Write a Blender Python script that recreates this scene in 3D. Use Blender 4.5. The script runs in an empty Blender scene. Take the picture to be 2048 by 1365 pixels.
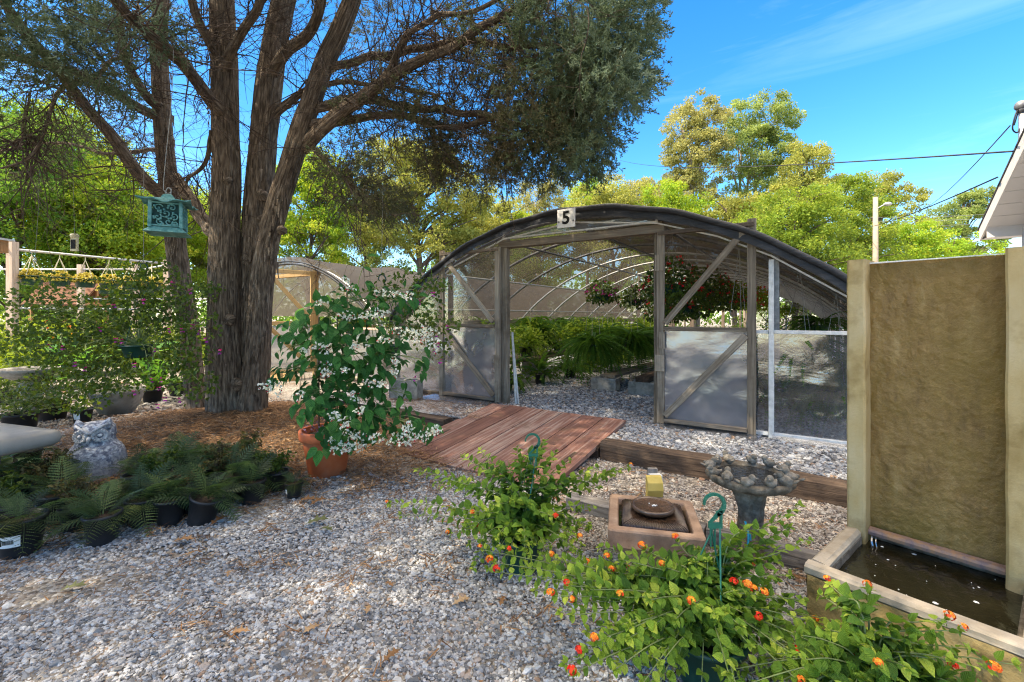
import bpy, math, random
import numpy as np
from mathutils import Vector, Matrix, noise

SC = bpy.context.scene
COL = SC.collection
RNG = np.random.default_rng(11)
random.seed(7)
PI = math.pi
F, HZ, CX, CH = 900.0, 632.0, 1024.0, 1.3

def P(px, py, Y):
    """World point seen at a photo pixel, at depth Y."""
    return np.array([(px-CX)/F*Y, Y, CH-(py-HZ)/F*Y])
def G(px, py, z=0.0):
    Y = (CH-z)*F/(py-HZ)
    return np.array([(px-CX)/F*Y, Y, z])
# greenhouse frame: t runs along the front wall (to the left), s runs back
GU = np.array([-0.84, 0.5426, 0]); GV = np.array([0.5426, 0.84, 0]); GP = np.array([1.55, 4.87, 0])
def gh(t, s, z=0.0, o=GP):
    return o + t*GU + s*GV + np.array([0, 0, z])
def ghinv(x, y):
    d = np.stack([np.asarray(x)-GP[0], np.asarray(y)-GP[1]], -1)
    return d@GU[:2], d@GV[:2]
def nrm(a):
    a = np.asarray(a, float); l = np.linalg.norm(a, axis=-1, keepdims=True); return a/np.maximum(l, 1e-9)

# ------------------------------------------------------------------ mesh builder
class MB:
    def __init__(s): s.v=[]; s.t=[]; s.q=[]; s.r=[]; s.l=[]; s.n=0; s.ng=[]
    def add(s, v, tris=None, quads=None, rnd=None, lc=None, ngons=None):
        v = np.asarray(v, float).reshape(-1, 3); k = len(v)
        if tris is not None and len(tris): s.t.append(np.asarray(tris, int).reshape(-1,3)+s.n)
        if quads is not None and len(quads): s.q.append(np.asarray(quads, int).reshape(-1,4)+s.n)
        if ngons is not None:
            for g in ngons: s.ng.append([i+s.n for i in g])
        s.v.append(v)
        if rnd is None: rnd = RNG.random()
        s.r.append(np.broadcast_to(np.asarray(rnd, float), (k,)))
        s.l.append(v if lc is None else np.asarray(lc, float).reshape(-1,3))
        s.n += k; return s
    def mesh(s, name, off=None, smooth=False):
        me = bpy.data.meshes.new(name)
        v = np.concatenate(s.v)
        if off is not None: v = v-np.asarray(off)
        T = np.concatenate(s.t) if s.t else np.zeros((0,3),int); Q = np.concatenate(s.q) if s.q else np.zeros((0,4),int)
        me.vertices.add(len(v)); me.vertices.foreach_set('co', v.astype(np.float32).ravel())
        ngl = [i for g in s.ng for i in g]
        li = np.concatenate([T.ravel(), Q.ravel(), np.array(ngl, int)])
        tot = np.concatenate([np.full(len(T),3), np.full(len(Q),4), np.array([len(g) for g in s.ng], int)])
        st = np.concatenate([[0], np.cumsum(tot)[:-1]]) if len(tot) else np.zeros(0)
        me.loops.add(len(li)); me.loops.foreach_set('vertex_index', li.astype(np.int32))
        me.polygons.add(len(tot)); me.polygons.foreach_set('loop_start', st.astype(np.int32))
        me.polygons.foreach_set('use_smooth', np.full(len(tot), smooth))
        me.update(calc_edges=True); me.validate()
        a = me.attributes.new('rnd', 'FLOAT', 'POINT'); a.data.foreach_set('value', np.concatenate(s.r).astype(np.float32))
        a = me.attributes.new('lc', 'FLOAT_VECTOR', 'POINT'); a.data.foreach_set('vector', np.concatenate(s.l).astype(np.float32).ravel())
        return me

def link(name, me, mat, parent=None):
    o = bpy.data.objects.new(name, me); COL.objects.link(o)
    if mat: me.materials.append(mat)
    if parent is not None: o.parent = parent
    return o
def thing(name, label, cat, loc=(0,0,0), rz=0, group=None):
    o = bpy.data.objects.new(name, None); COL.objects.link(o); o.empty_display_size = .1
    o.location = [float(c) for c in loc]; o.rotation_euler = (0,0,rz)
    return tag(o, label, cat, group)
def tag(o, label=None, cat=None, group=None, kind=None):
    if label: o['label'] = label
    if cat: o['category'] = cat
    if group: o['group'] = group
    if kind: o['kind'] = kind
    return o
def part(root, name, mb, mat, smooth=False, local=False, label=None):
    """A part of a thing. World-space vertices unless local; a sub-part's root is a part (same space)."""
    top = root
    while top.parent: top = top.parent
    o = link(name, mb.mesh(name, None if local else np.array(top.location), smooth), mat, root)
    if label: o['label'] = label
    return o
def single(name, mb, mat, label, cat, loc, smooth=False, group=None, kind=None):
    o = link(name, mb.mesh(name, loc, smooth), mat); o.location = [float(c) for c in loc]
    return tag(o, label, cat, group, kind)
def copy_tree(src, loc, rz=0, label=None, scale=1.0, group=None):
    r = src.copy(); COL.objects.link(r); r.location = [float(c) for c in loc]; r.rotation_euler = (0,0,rz)
    r.scale = (scale,)*3 if np.isscalar(scale) else scale
    if label: r['label'] = label
    if group: r['group'] = group
    for ch in list(src.children):
        c = ch.copy(); COL.objects.link(c); c.parent = r
        for g in list(ch.children):
            d = g.copy(); COL.objects.link(d); d.parent = c
    return r

# ------------------------------------------------------------------ shapes
def frame_of(d, up=(0,0,1)):
    d = nrm(d); up = np.asarray(up, float)
    if abs(d@up) > .98: up = np.array([1.,0,0])
    y = nrm(np.cross(up, d)); return d, y, np.cross(d, y)
def beam(mb, p0, p1, w, h, up=(0,0,1), ch=.004, rnd=None, wob=0.0):
    """Chamfered timber from p0 to p1; lc.x runs along the grain."""
    p0 = np.asarray(p0, float); p1 = np.asarray(p1, float); d, y, z = frame_of(p1-p0, up); L = np.linalg.norm(p1-p0)
    a, b = w/2, h/2; c = min(ch, a*.6, b*.6)
    prof = [(-a+c,-b),(a-c,-b),(a,-b+c),(a,b-c),(a-c,b),(-a+c,b),(-a,b-c),(-a,-b+c)]
    n = max(1, int(L/.25)) if wob else 1
    xs = np.linspace(0, L, n+1); o = RNG.random(3)*20; V=[]; lc=[]
    for x in xs:
        j = RNG.normal(0, wob, (8,2)) if wob else np.zeros((8,2))
        for (py, pz), (jy, jz) in zip(prof, j):
            V.append(p0+d*x+y*(py+jy)+z*(pz+jz)); lc.append((x+o[0], py+o[1], pz+o[2]))
    q = [(i*8+k, i*8+(k+1)%8, (i+1)*8+(k+1)%8, (i+1)*8+k) for i in range(n) for k in range(8)]
    mb.add(V, quads=q, rnd=rnd, lc=lc, ngons=[list(range(7,-1,-1)), [n*8+k for k in range(8)]])
def box(mb, c, size, rz=0, ch=.004, rnd=None):
    c = np.asarray(c, float); d = np.array([math.cos(rz), math.sin(rz), 0])*size[0]/2
    beam(mb, c-d, c+d, size[1], size[2], ch=ch, rnd=rnd)
def tube(mb, pts, rad, n=8, rnd=None, cap=True, ridge=0.0, rseed=0):
    pts = np.asarray(pts, float); m = len(pts); rad = np.broadcast_to(np.asarray(rad, float), (m,))
    T = nrm(np.gradient(pts, axis=0)); N = np.zeros_like(T)
    _, y, z = frame_of(T[0]); N[0] = y
    for i in range(1, m):
        v = N[i-1]-T[i]*(N[i-1]@T[i]); N[i] = nrm(v)
    B = np.cross(T, N); a = np.arange(n)/n*2*PI
    ln = np.concatenate([[0], np.cumsum(np.linalg.norm(np.diff(pts, axis=0), axis=1))])
    rr = np.ones((m, n))
    if ridge:
        for i in range(m):
            for k in range(n):
                q = Vector((math.cos(a[k])*3.2+rseed, math.sin(a[k])*3.2, ln[i]*.8))
                q2 = Vector((math.cos(a[k])*9+rseed, math.sin(a[k])*9, ln[i]*2.2))
                rr[i,k] += ridge*(noise.noise(q)*1.2+noise.noise(q2)*.7)
    V = pts[:,None]+rad[:,None,None]*rr[...,None]*(np.cos(a)[None,:,None]*N[:,None]+np.sin(a)[None,:,None]*B[:,None])
    lc = np.stack([np.broadcast_to(ln[:,None],(m,n)), np.broadcast_to(np.cos(a)*rad[0],(m,n)), np.broadcast_to(np.sin(a)*rad[0],(m,n))], -1)+RNG.random(3)*9
    i, k = np.meshgrid(np.arange(m-1), np.arange(n), indexing='ij'); k2 = (k+1)%n
    q = np.stack([i*n+k, i*n+k2, (i+1)*n+k2, (i+1)*n+k], -1).reshape(-1,4)
    mb.add(V, quads=q, rnd=rnd, lc=lc, ngons=[list(range(n-1,-1,-1)), [(m-1)*n+j for j in range(n)]] if cap else None)
def lathe(mb, prof, c=(0,0,0), n=32, rnd=None, fn=None, close=False):
    prof = np.asarray(prof, float); m = len(prof); a = np.arange(n)/n*2*PI
    r = np.broadcast_to(prof[:,0][:,None], (m,n)).copy(); zz = np.broadcast_to(prof[:,1][:,None], (m,n)).copy()
    if fn: r, zz = fn(r, zz, np.broadcast_to(a, (m,n)))
    V = np.stack([r*np.cos(a), r*np.sin(a), zz], -1)+np.asarray(c, float)
    i, k = np.meshgrid(np.arange(m-1), np.arange(n), indexing='ij'); k2 = (k+1)%n
    q = np.stack([i*n+k, i*n+k2, (i+1)*n+k2, (i+1)*n+k], -1).reshape(-1,4)
    mb.add(V, quads=q, rnd=rnd, ngons=None if not close else [list(range(n-1,-1,-1)), [(m-1)*n+j for j in range(n)]])
def grid(mb, fn, nu, nv, rnd=None, lc=None):
    """fn(u,v) arrays in 0..1 -> (..,3)"""
    u, v = np.meshgrid(np.linspace(0,1,nu), np.linspace(0,1,nv), indexing='ij')
    V = fn(u, v); i, k = np.meshgrid(np.arange(nu-1), np.arange(nv-1), indexing='ij')
    q = np.stack([i*nv+k, (i+1)*nv+k, (i+1)*nv+k+1, i*nv+k+1], -1).reshape(-1,4)
    mb.add(V.reshape(-1,3), quads=q, rnd=rnd, lc=lc)
def inst(mb, tv, tt, tq, pos, X, N, sc, rnd=None):
    """Copies of a small template (x along, y across, z normal) into one mesh."""
    pos = np.asarray(pos, float)
    if pos.ndim == 1: pos = np.broadcast_to(pos, (len(np.atleast_2d(X)), 3))
    n = len(pos)
    if n == 0: return
    X = nrm(np.broadcast_to(X, (n,3))); N = np.broadcast_to(np.asarray(N, float), (n,3))
    Y = np.cross(N, X); bad = np.linalg.norm(Y, axis=1) < 1e-4
    if bad.any(): Y = Y.copy(); Y[bad] = np.cross(np.array([.3,.7,.64]), X[bad])
    Y = nrm(Y); N = np.cross(X, Y)
    sc = np.asarray(sc, float)
    if sc.ndim < 2: sc = np.broadcast_to(sc, (n,))[:,None]*np.ones((1,3))
    tv = np.asarray(tv, float); k = len(tv)
    w = tv[None]*sc[:,None,:]
    V = pos[:,None]+w[...,0:1]*X[:,None]+w[...,1:2]*Y[:,None]+w[...,2:3]*N[:,None]
    off = (np.arange(n)*k)[:,None,None]
    t = (np.asarray(tt, int).reshape(1,-1,3)+off).reshape(-1,3) if tt is not None and len(tt) else None
    q = (np.asarray(tq, int).reshape(1,-1,4)+off).reshape(-1,4) if tq is not None and len(tq) else None
    if rnd is None: rnd = RNG.random(n)
    mb.add(V.reshape(-1,3), t, q, np.repeat(rnd, k), np.tile(tv, (n,1)))
def rdir(n): return nrm(RNG.normal(size=(n,3)))
def inball(n): return rdir(n)*RNG.random((n,1))**(1/3)
def bez(p, n=20):
    """Catmull-Rom through the points."""
    p = np.asarray(p, float); p = np.vstack([2*p[0]-p[1], p, 2*p[-1]-p[-2]]); m = len(p)-3; out=[]
    for s in np.linspace(0, m-1e-6, n):
        i = int(s); t = s-i; a,b,c,d = p[i:i+4]
        out.append(.5*((2*b)+(c-a)*t+(2*a-5*b+4*c-d)*t*t+(3*b-a-3*c+d)*t**3))
    return np.array(out)
# leaf templates
DIA = (np.array([(0,0,0),(.45,.28,.06),(1,0,-.04),(.45,-.28,.06)]), [(0,1,2),(0,2,3)], [])
def ovate(wid=.36, droop=.25, fold=.1, xs=(0,.12,.35,.65,.88,1), ws=(0,.6,1,.8,.32,0)):
    V=[]; R=[]
    for x, w in zip(xs, ws):
        z = -droop*x*x
        if w == 0: R.append([len(V)]); V.append((x,0,z))
        else:
            R.append([len(V), len(V)+1, len(V)+2]); V += [(x-.03,-w*wid,z+fold*w),(x,0,z),(x-.03,w*wid,z+fold*w)]
    T=[]; Q=[]
    for a, b in zip(R[:-1], R[1:]):
        if len(a)==1: T += [(a[0],b[1],b[0]),(a[0],b[2],b[1])]
        elif len(b)==1: T += [(a[0],a[1],b[0]),(a[1],a[2],b[0])]
        else: Q += [(a[0],a[1],b[1],b[0]),(a[1],a[2],b[2],b[1])]
    return np.array(V), T, Q
OV = ovate(); OVBIG = ovate(.33, .35, .07); LANCE = ovate(.13, .3, .03)
BLADE = (np.array([(0,.5,0),(0,-.5,0),(.6,-.35,.02),(1,0,0),(.6,.35,.02)]), [(2,3,4)], [(0,1,2,4)])
def frond_tpl(npairs=13, L=1.0, wid=.17, droop=.5, sub=False):
    """A fern frond: rachis and paired pinnae; x along."""
    V=[]; T=[]; Q=[]
    def pt(x): return np.array([x*(1-.12*droop*x), 0, .25*x*(1-x)*1.2-droop*.5*x*x])
    xs = np.linspace(.12, 1, npairs)
    for a, b in zip(np.linspace(0,1,7)[:-1], np.linspace(0,1,7)[1:]):
        p, q = pt(a), pt(b); w = .006*(1-a)+.002; k = len(V)
        V += [p+(0,w,0), p-(0,w,0), q-(0,w*.8,0), q+(0,w*.8,0)]; Q.append((k,k+1,k+2,k+3))
    for i, x in enumerate(xs):
        l = wid*(math.sin(PI*min(1, (x*.86+.1)))**.8)*(1.05 if x<.5 else 1)+.012
        for s in (-1, 1):
            b = pt(x); d = nrm(np.array([.35, s, -.12])); e = np.array([1,0,-.1])
            if not sub:
                w = .040; k = len(V); V += [b-e*w*.4, b+d*l*.5-e*w*.5+(0,0,.012), b+d*l+(.01,0,-.02), b+d*l*.5+e*w*.55+(0,0,.012), b+e*w*.4]
                T += [(k+1,k+2,k+3)]; Q += [(k,k+1,k+3,k+4)]
            else:
                for f in np.linspace(.16, 1, max(3, int(l/.030))):
                    c = b+d*l*f+np.array([0,0,-.03*f*f]); w = .026*(1.15-f)+.005
                    for s2 in (-1, 1):
                        k = len(V); V += [c-d*.016, c+e*s2*w*1.25+d*.016, c+d*.022]; T.append((k,k+1,k+2))
    return np.array(V), T, Q
FROND = [frond_tpl(12,wid=.19,droop=d) for d in (.35,.6,.95)]
FRONDS = [frond_tpl(13,wid=.24,droop=d,sub=True) for d in (.3,.55,.85)]
BOST = [frond_tpl(22,wid=.085,droop=d) for d in (.7,1.3,1.9)]
BOSTF = [frond_tpl(26,wid=.06,droop=d) for d in (1.1,1.8,2.6)]
# ------------------------------------------------------------------ materials
def nodes(name):
    m = bpy.data.materials.new(name); m.use_nodes = True; nt = m.node_tree; nt.nodes.clear()
    out = nt.nodes.new('ShaderNodeOutputMaterial')
    def N(t, **k):
        n = nt.nodes.new('ShaderNode'+t)
        for a, b in k.items():
            if a.startswith('i_'): n.inputs[a[2:].replace('_',' ')].default_value = b
            else: setattr(n, a, b)
        return n
    return m, nt, N, (lambda a, b: nt.links.new(a, b)), out
def c4(c): return (*c, 1) if len(c) == 3 else c
def ramp(N, stops):
    r = N('ValToRGB'); e = r.color_ramp.elements
    while len(e) < len(stops): e.new(.5)
    for x, (p, c) in zip(e, stops): x.position = p; x.color = c4(c)
    return r
def coords(N, L, kind, scale):
    mp = N('Mapping'); mp.inputs['Scale'].default_value = scale if not np.isscalar(scale) else (scale,)*3
    if kind in ('lc',): a = N('Attribute', attribute_name='lc'); L(a.outputs['Vector'], mp.inputs[0])
    else: a = N('TexCoord'); L(a.outputs[kind], mp.inputs[0])
    return mp.outputs[0]
def surf(name, stops, scale=8, rough=.8, bump=.3, bscale=None, kind='Object', detail=8, rndmix=0.0, spec=.3, bdist=.01, dirt=None, metal=0, nrough=.6, stain=None):
    """General weathered surface: noise colour, fine bump; stain = (colour, scale, low, high)."""
    m, nt, N, L, out = nodes(name); b = N('BsdfPrincipled')
    co = coords(N, L, kind, scale); n = N('TexNoise', i_Scale=1.0, i_Detail=detail, i_Roughness=nrough); L(co, n.inputs['Vector'])
    r = ramp(N, stops); fac = n.outputs['Fac']
    if rndmix:
        a = N('Attribute', attribute_name='rnd'); mx = N('Mix'); mx.inputs['Factor'].default_value = rndmix
        L(fac, mx.inputs['A']); L(a.outputs['Fac'], mx.inputs['B']); fac = mx.outputs['Result']
    L(fac, r.inputs[0]); col = r.outputs[0]
    if stain:
        n2 = N('TexNoise', i_Scale=stain[1], i_Detail=5.0, i_Roughness=.65); a = N('TexCoord'); L(a.outputs['Object'], n2.inputs['Vector'])
        mr = N('MapRange'); mr.inputs['From Min'].default_value = stain[2]; mr.inputs['From Max'].default_value = stain[3]; L(n2.outputs['Fac'], mr.inputs['Value'])
        mx = N('Mix', data_type='RGBA'); L(mr.outputs[0], mx.inputs['Factor']); L(col, mx.inputs['A']); mx.inputs['B'].default_value = c4(stain[0]); col = mx.outputs['Result']
    L(col, b.inputs['Base Color']); b.inputs['Roughness'].default_value = rough; b.inputs['Specular IOR Level'].default_value = spec; b.inputs['Metallic'].default_value = metal
    if bump:
        n3 = N('TexNoise', i_Scale=1.0, i_Detail=8.0, i_Roughness=.65); L(coords(N, L, kind, bscale or scale), n3.inputs['Vector'])
        bp = N('Bump', i_Strength=bump, i_Distance=bdist); L(n3.outputs['Fac'], bp.inputs['Height']); L(bp.outputs[0], b.inputs['Normal'])
    L(b.outputs[0], out.inputs[0]); return m
def leafm(name, stops, trans=.35, tcol=(.25,.42,.03), rough=.5, spec=.18, vein=0.0, tint=0.0):
    """Leaf: colour by leaf (rnd), light passing through from behind."""
    m, nt, N, L, out = nodes(name); b = N('BsdfPrincipled'); a = N('Attribute', attribute_name='rnd')
    r = ramp(N, stops); L(a.outputs['Fac'], r.inputs[0]); col = r.outputs[0]
    if tint:
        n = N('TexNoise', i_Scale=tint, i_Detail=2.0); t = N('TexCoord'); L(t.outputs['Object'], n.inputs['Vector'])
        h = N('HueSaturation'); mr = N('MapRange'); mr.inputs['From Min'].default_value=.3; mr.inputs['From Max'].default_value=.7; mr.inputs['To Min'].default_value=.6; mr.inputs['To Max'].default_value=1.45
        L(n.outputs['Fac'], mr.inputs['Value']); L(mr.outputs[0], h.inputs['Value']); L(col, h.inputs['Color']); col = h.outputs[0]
    L(col, b.inputs['Base Color']); b.inputs['Roughness'].default_value = rough; b.inputs['Specular IOR Level'].default_value = spec
    if vein:
        at = N('Attribute', attribute_name='lc'); sp = N('SeparateXYZ'); L(at.outputs['Vector'], sp.inputs[0])
        ab = N('Math', operation='ABSOLUTE'); L(sp.outputs['Y'], ab.inputs[0])
        ml = N('Math', operation='MULTIPLY_ADD'); L(ab.outputs[0], ml.inputs[0]); ml.inputs[1].default_value = -1.1; L(sp.outputs['X'], ml.inputs[2])
        w = N('Math', operation='MULTIPLY'); L(ml.outputs[0], w.inputs[0]); w.inputs[1].default_value = 44.
        sn = N('Math', operation='SINE'); L(w.outputs[0], sn.inputs[0])
        bp = N('Bump', i_Strength=vein, i_Distance=.004); L(sn.outputs[0], bp.inputs['Height']); L(bp.outputs[0], b.inputs['Normal'])
    t = N('BsdfTranslucent'); mc = N('Mix', data_type='RGBA', blend_type='MIX'); mc.inputs['Factor'].default_value = .55
    L(col, mc.inputs['A']); mc.inputs['B'].default_value = c4(tcol); L(mc.outputs['Result'], t.inputs['Color'])
    ms = N('MixShader'); ms.inputs[0].default_value = trans; L(b.outputs[0], ms.inputs[1]); L(t.outputs[0], ms.inputs[2]); L(ms.outputs[0], out.inputs[0])
    return m
def filmm(name, col=(.7,.74,.78), clear=.5, gloss=.25, rough=.12, wr=6, streak=.4):
    """Wrinkled polythene sheet."""
    m, nt, N, L, out = nodes(name)
    n = N('TexNoise', i_Scale=1.0, i_Detail=6.0, i_Roughness=.6, i_Distortion=1.2); L(coords(N, L, 'Object', (wr*.7,wr*.7,wr*1.6)), n.inputs['Vector'])
    bp = N('Bump', i_Strength=.3, i_Distance=.02); L(n.outputs['Fac'], bp.inputs['Height'])
    d = N('BsdfDiffuse', i_Color=c4(col)); t = N('BsdfTranslucent', i_Color=c4(col)); g = N('BsdfGlossy', i_Color=(.9,.93,1,1), i_Roughness=rough); tr = N('BsdfTransparent', i_Color=(.9,.92,.94,1))
    for x in (d, t, g): L(bp.outputs[0], x.inputs['Normal'])
    m1 = N('MixShader'); m1.inputs[0].default_value=.5; L(d.outputs[0], m1.inputs[1]); L(t.outputs[0], m1.inputs[2])
    n2 = N('TexNoise', i_Scale=1.0, i_Detail=3.0); L(coords(N, L, 'Object', (1.3,1.3,1.0)), n2.inputs['Vector'])
    mr = N('MapRange'); mr.inputs['From Min'].default_value=.35; mr.inputs['From Max'].default_value=.7; mr.inputs['To Min'].default_value=clear+streak*.35; mr.inputs['To Max'].default_value=max(0,clear-streak*.5); L(n2.outputs['Fac'], mr.inputs['Value'])
    m2 = N('MixShader'); L(mr.outputs[0], m2.inputs[0]); L(m1.outputs[0], m2.inputs[1]); L(tr.outputs[0], m2.inputs[2])
    fr = N('LayerWeight', i_Blend=.35); L(bp.outputs[0], fr.inputs['Normal']); mm = N('Math', operation='MULTIPLY_ADD'); L(fr.outputs['Fresnel'], mm.inputs[0]); mm.inputs[1].default_value=.5; mm.inputs[2].default_value=gloss*.35
    m3 = N('MixShader'); L(mm.outputs[0], m3.inputs[0]); L(m2.outputs[0], m3.inputs[1]); L(g.outputs[0], m3.inputs[2]); L(m3.outputs[0], out.inputs[0])
    return m
def clothm(name, col=(.09,.08,.075), tcol=(.3,.26,.22), clear=.33, sc=60):
    """Woven shade cloth: dark threads with open mesh."""
    m, nt, N, L, out = nodes(name)
    n = N('TexNoise', i_Scale=float(sc), i_Detail=3.0, i_Roughness=.7); tc = N('TexCoord'); L(tc.outputs['Object'], n.inputs['Vector'])
    n2 = N('TexNoise', i_Scale=1.6, i_Detail=4.0); L(tc.outputs['Object'], n2.inputs['Vector'])
    mr = N('MapRange'); mr.inputs['From Min'].default_value=.3; mr.inputs['From Max'].default_value=.7; mr.inputs['To Min'].default_value=max(0,clear-.08); mr.inputs['To Max'].default_value=clear+.10
    ad = N('Math', operation='MULTIPLY_ADD'); L(n2.outputs['Fac'], ad.inputs[0]); ad.inputs[1].default_value=.5; 
    sb = N('Math', operation='MULTIPLY_ADD'); L(n.outputs['Fac'], sb.inputs[0]); sb.inputs[1].default_value=1.0; sb.inputs[2].default_value=-.25; L(sb.outputs[0], ad.inputs[2])
    L(ad.outputs[0], mr.inputs['Value'])
    d = N('BsdfPrincipled', i_Roughness=.8); d.inputs['Specular IOR Level'].default_value=.1; d.inputs['Base Color'].default_value=c4(col); t = N('BsdfTranslucent', i_Color=c4(tcol)); tr = N('BsdfTransparent')
    m1 = N('MixShader'); m1.inputs[0].default_value=.5; L(d.outputs[0], m1.inputs[1]); L(t.outputs[0], m1.inputs[2])
    m2 = N('MixShader'); L(mr.outputs[0], m2.inputs[0]); L(m1.outputs[0], m2.inputs[1]); L(tr.outputs[0], m2.inputs[2]); L(m2.outputs[0], out.inputs[0])
    return m
def gravelm(name, stops, scale=55, soil=(.10,.065,.04), soilamt=(.5,.62), bump=.9):
    m, nt, N, L, out = nodes(name); b = N('BsdfPrincipled', i_Roughness=.85); tc = N('TexCoord')
    v = N('TexVoronoi', i_Scale=float(scale)); L(tc.outputs['Object'], v.inputs['Vector'])
    sp = N('SeparateColor'); L(v.outputs['Color'], sp.inputs[0]); r = ramp(N, stops); L(sp.outputs[0], r.inputs[0])
    n = N('TexNoise', i_Scale=1.7, i_Detail=9.0, i_Roughness=.72); L(tc.outputs['Object'], n.inputs['Vector'])
    mr = N('MapRange'); mr.inputs['From Min'].default_value=soilamt[0]; mr.inputs['From Max'].default_value=soilamt[1]; L(n.outputs['Fac'], mr.inputs['Value'])
    mx = N('Mix', data_type='RGBA'); L(mr.outputs[0], mx.inputs['Factor']); L(r.outputs[0], mx.inputs['A']); mx.inputs['B'].default_value=c4(soil); L(mx.outputs['Result'], b.inputs['Base Color'])
    iv = N('Math', operation='SUBTRACT'); iv.inputs[0].default_value=1.; L(v.outputs['Distance'], iv.inputs[1])
    bp = N('Bump', i_Strength=bump, i_Distance=.012); L(iv.outputs[0], bp.inputs['Height']); L(bp.outputs[0], b.inputs['Normal']); L(b.outputs[0], out.inputs[0])
    return m
def plain(name, col, rough=.6, spec=.4, metal=0, var=.12, scale=14, bump=.08):
    c = np.array(col); return surf(name, [(.3, tuple(c*(1-var))), (.7, tuple(np.minimum(1,c*(1+var))))], scale, rough, bump, scale*3, spec=spec, metal=metal)
def attrm(name, stops, rough=.8, spec=.3, noisev=.35, scale=60, bump=.0):
    """Colour from rnd with a little mottling."""
    m, nt, N, L, out = nodes(name); b = N('BsdfPrincipled', i_Roughness=rough); b.inputs['Specular IOR Level'].default_value=spec
    a = N('Attribute', attribute_name='rnd'); r = ramp(N, stops); L(a.outputs['Fac'], r.inputs[0])
    n = N('TexNoise', i_Scale=float(scale), i_Detail=4.0); t = N('TexCoord'); L(t.outputs['Object'], n.inputs['Vector'])
    mr = N('MapRange'); mr.inputs['From Min'].default_value=.3; mr.inputs['From Max'].default_value=.7; mr.inputs['To Min'].default_value=1-noisev; mr.inputs['To Max'].default_value=1+noisev; L(n.outputs['Fac'], mr.inputs['Value'])
    h = N('HueSaturation'); L(r.outputs[0], h.inputs['Color']); L(mr.outputs[0], h.inputs['Value']); L(h.outputs[0], b.inputs['Base Color'])
    if bump: bp = N('Bump', i_Strength=bump, i_Distance=.005); L(n.outputs['Fac'], bp.inputs['Height']); L(bp.outputs[0], b.inputs['Normal'])
    L(b.outputs[0], out.inputs[0]); return m

M = {}
M['bark'] = surf('juniper_bark', [(.28,(.034,.024,.017)),(.45,(.135,.10,.072)),(.6,(.29,.225,.165)),(.75,(.48,.395,.31))], (7,40,40), .9, 1.0, (5,62,62), 'lc', bdist=.045)
M['twig'] = surf('twig_bark', [(.3,(.035,.025,.02)),(.7,(.12,.085,.065))], 14, .9, .4)
M['barkpale'] = surf('pale_bark', [(.3,(.16,.12,.09)),(.7,(.40,.33,.26))], (2,8,8), .9, .5, None, 'lc')
M['barkdark'] = surf('grey_bark', [(.3,(.06,.045,.035)),(.7,(.17,.13,.10))], (2,8,8), .9, .5, None, 'lc')
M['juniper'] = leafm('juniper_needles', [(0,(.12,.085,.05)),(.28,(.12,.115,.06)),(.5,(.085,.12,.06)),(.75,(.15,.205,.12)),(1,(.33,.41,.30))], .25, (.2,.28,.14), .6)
M['wood'] = surf('weathered_wood', [(.25,(.07,.055,.04)),(.45,(.20,.165,.125)),(.6,(.31,.27,.215)),(.8,(.42,.39,.33))], (2.2,55,55), .85, .6, (3,110,110), 'lc', rndmix=.25, bdist=.006, stain=((.10,.075,.05),3.,.5,.75))
M['wooddark'] = surf('dark_weathered_wood', [(.25,(.04,.03,.022)),(.5,(.13,.10,.075)),(.8,(.26,.22,.17))], (2.2,55,55), .85, .6, (3,110,110), 'lc', rndmix=.25, bdist=.006)
M['woodwarm'] = surf('treated_pine', [(.25,(.25,.15,.06)),(.5,(.45,.30,.13)),(.8,(.58,.42,.21))], (2.2,45,45), .75, .4, (3,90,90), 'lc', rndmix=.25, bdist=.005)
M['woodpale'] = surf('pale_post_wood', [(.25,(.38,.26,.18)),(.5,(.55,.42,.32)),(.8,(.66,.54,.43))], (2.2,35,35), .8, .3, (3,70,70), 'lc', bdist=.005)
M['timber'] = surf('creosote_timber', [(.25,(.018,.013,.01)),(.45,(.06,.04,.028)),(.62,(.14,.095,.065)),(.8,(.27,.20,.145))], (1.6,26,26), .9, 1.0, (2.5,42,42), 'lc', bdist=.02, rndmix=.15)
M['timbergrey'] = surf('grey_timber', [(.25,(.05,.045,.042)),(.5,(.19,.175,.165)),(.8,(.36,.34,.33))], (1.6,30,30), .9, .9, (2.5,50,50), 'lc', bdist=.014)
M['redwood'] = surf('red_stained_board', [(.25,(.07,.033,.024)),(.42,(.165,.075,.055)),(.55,(.225,.115,.088)),(.68,(.35,.26,.22))], (2.0,34,34), .8, .7, (3,75,75), 'lc', rndmix=.22, bdist=.006, stain=((.15,.085,.055),4.,.56,.74))
M['whitestrip'] = surf('white_strip', [(.3,(.48,.48,.47)),(.7,(.74,.74,.73))], 20, .6, .15)
M['galv'] = surf('galvanised_pipe', [(.3,(.42,.42,.42)),(.7,(.62,.62,.61))], 25, .42, .1, metal=.55)
M['galvdark'] = surf('dark_pipe', [(.3,(.13,.13,.14)),(.7,(.27,.27,.27))], 25, .45, .1, metal=.4)
M['film'] = filmm('polythene_film', (.30,.31,.32), .45, .35, .14, 2.5)
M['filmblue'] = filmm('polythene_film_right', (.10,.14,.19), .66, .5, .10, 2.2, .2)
M['filmdoor'] = filmm('polythene_film_door', (.28,.30,.35), .34, .42, .16, 1.8, .35)
M['filmclear'] = filmm('clear_film', (.30,.30,.30), .95, .0, .1, 1.5, .04)
M['filmgnd'] = filmm('film_skirt', (.22,.23,.25), .45, .3, .2, 6, .3)
M['cloth'] = clothm('shade_cloth', (.016,.015,.015), (.05,.042,.034), .27)
M['clothdense'] = clothm('dense_shade_cloth', (.018,.016,.015), (.04,.032,.026), .07)
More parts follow.
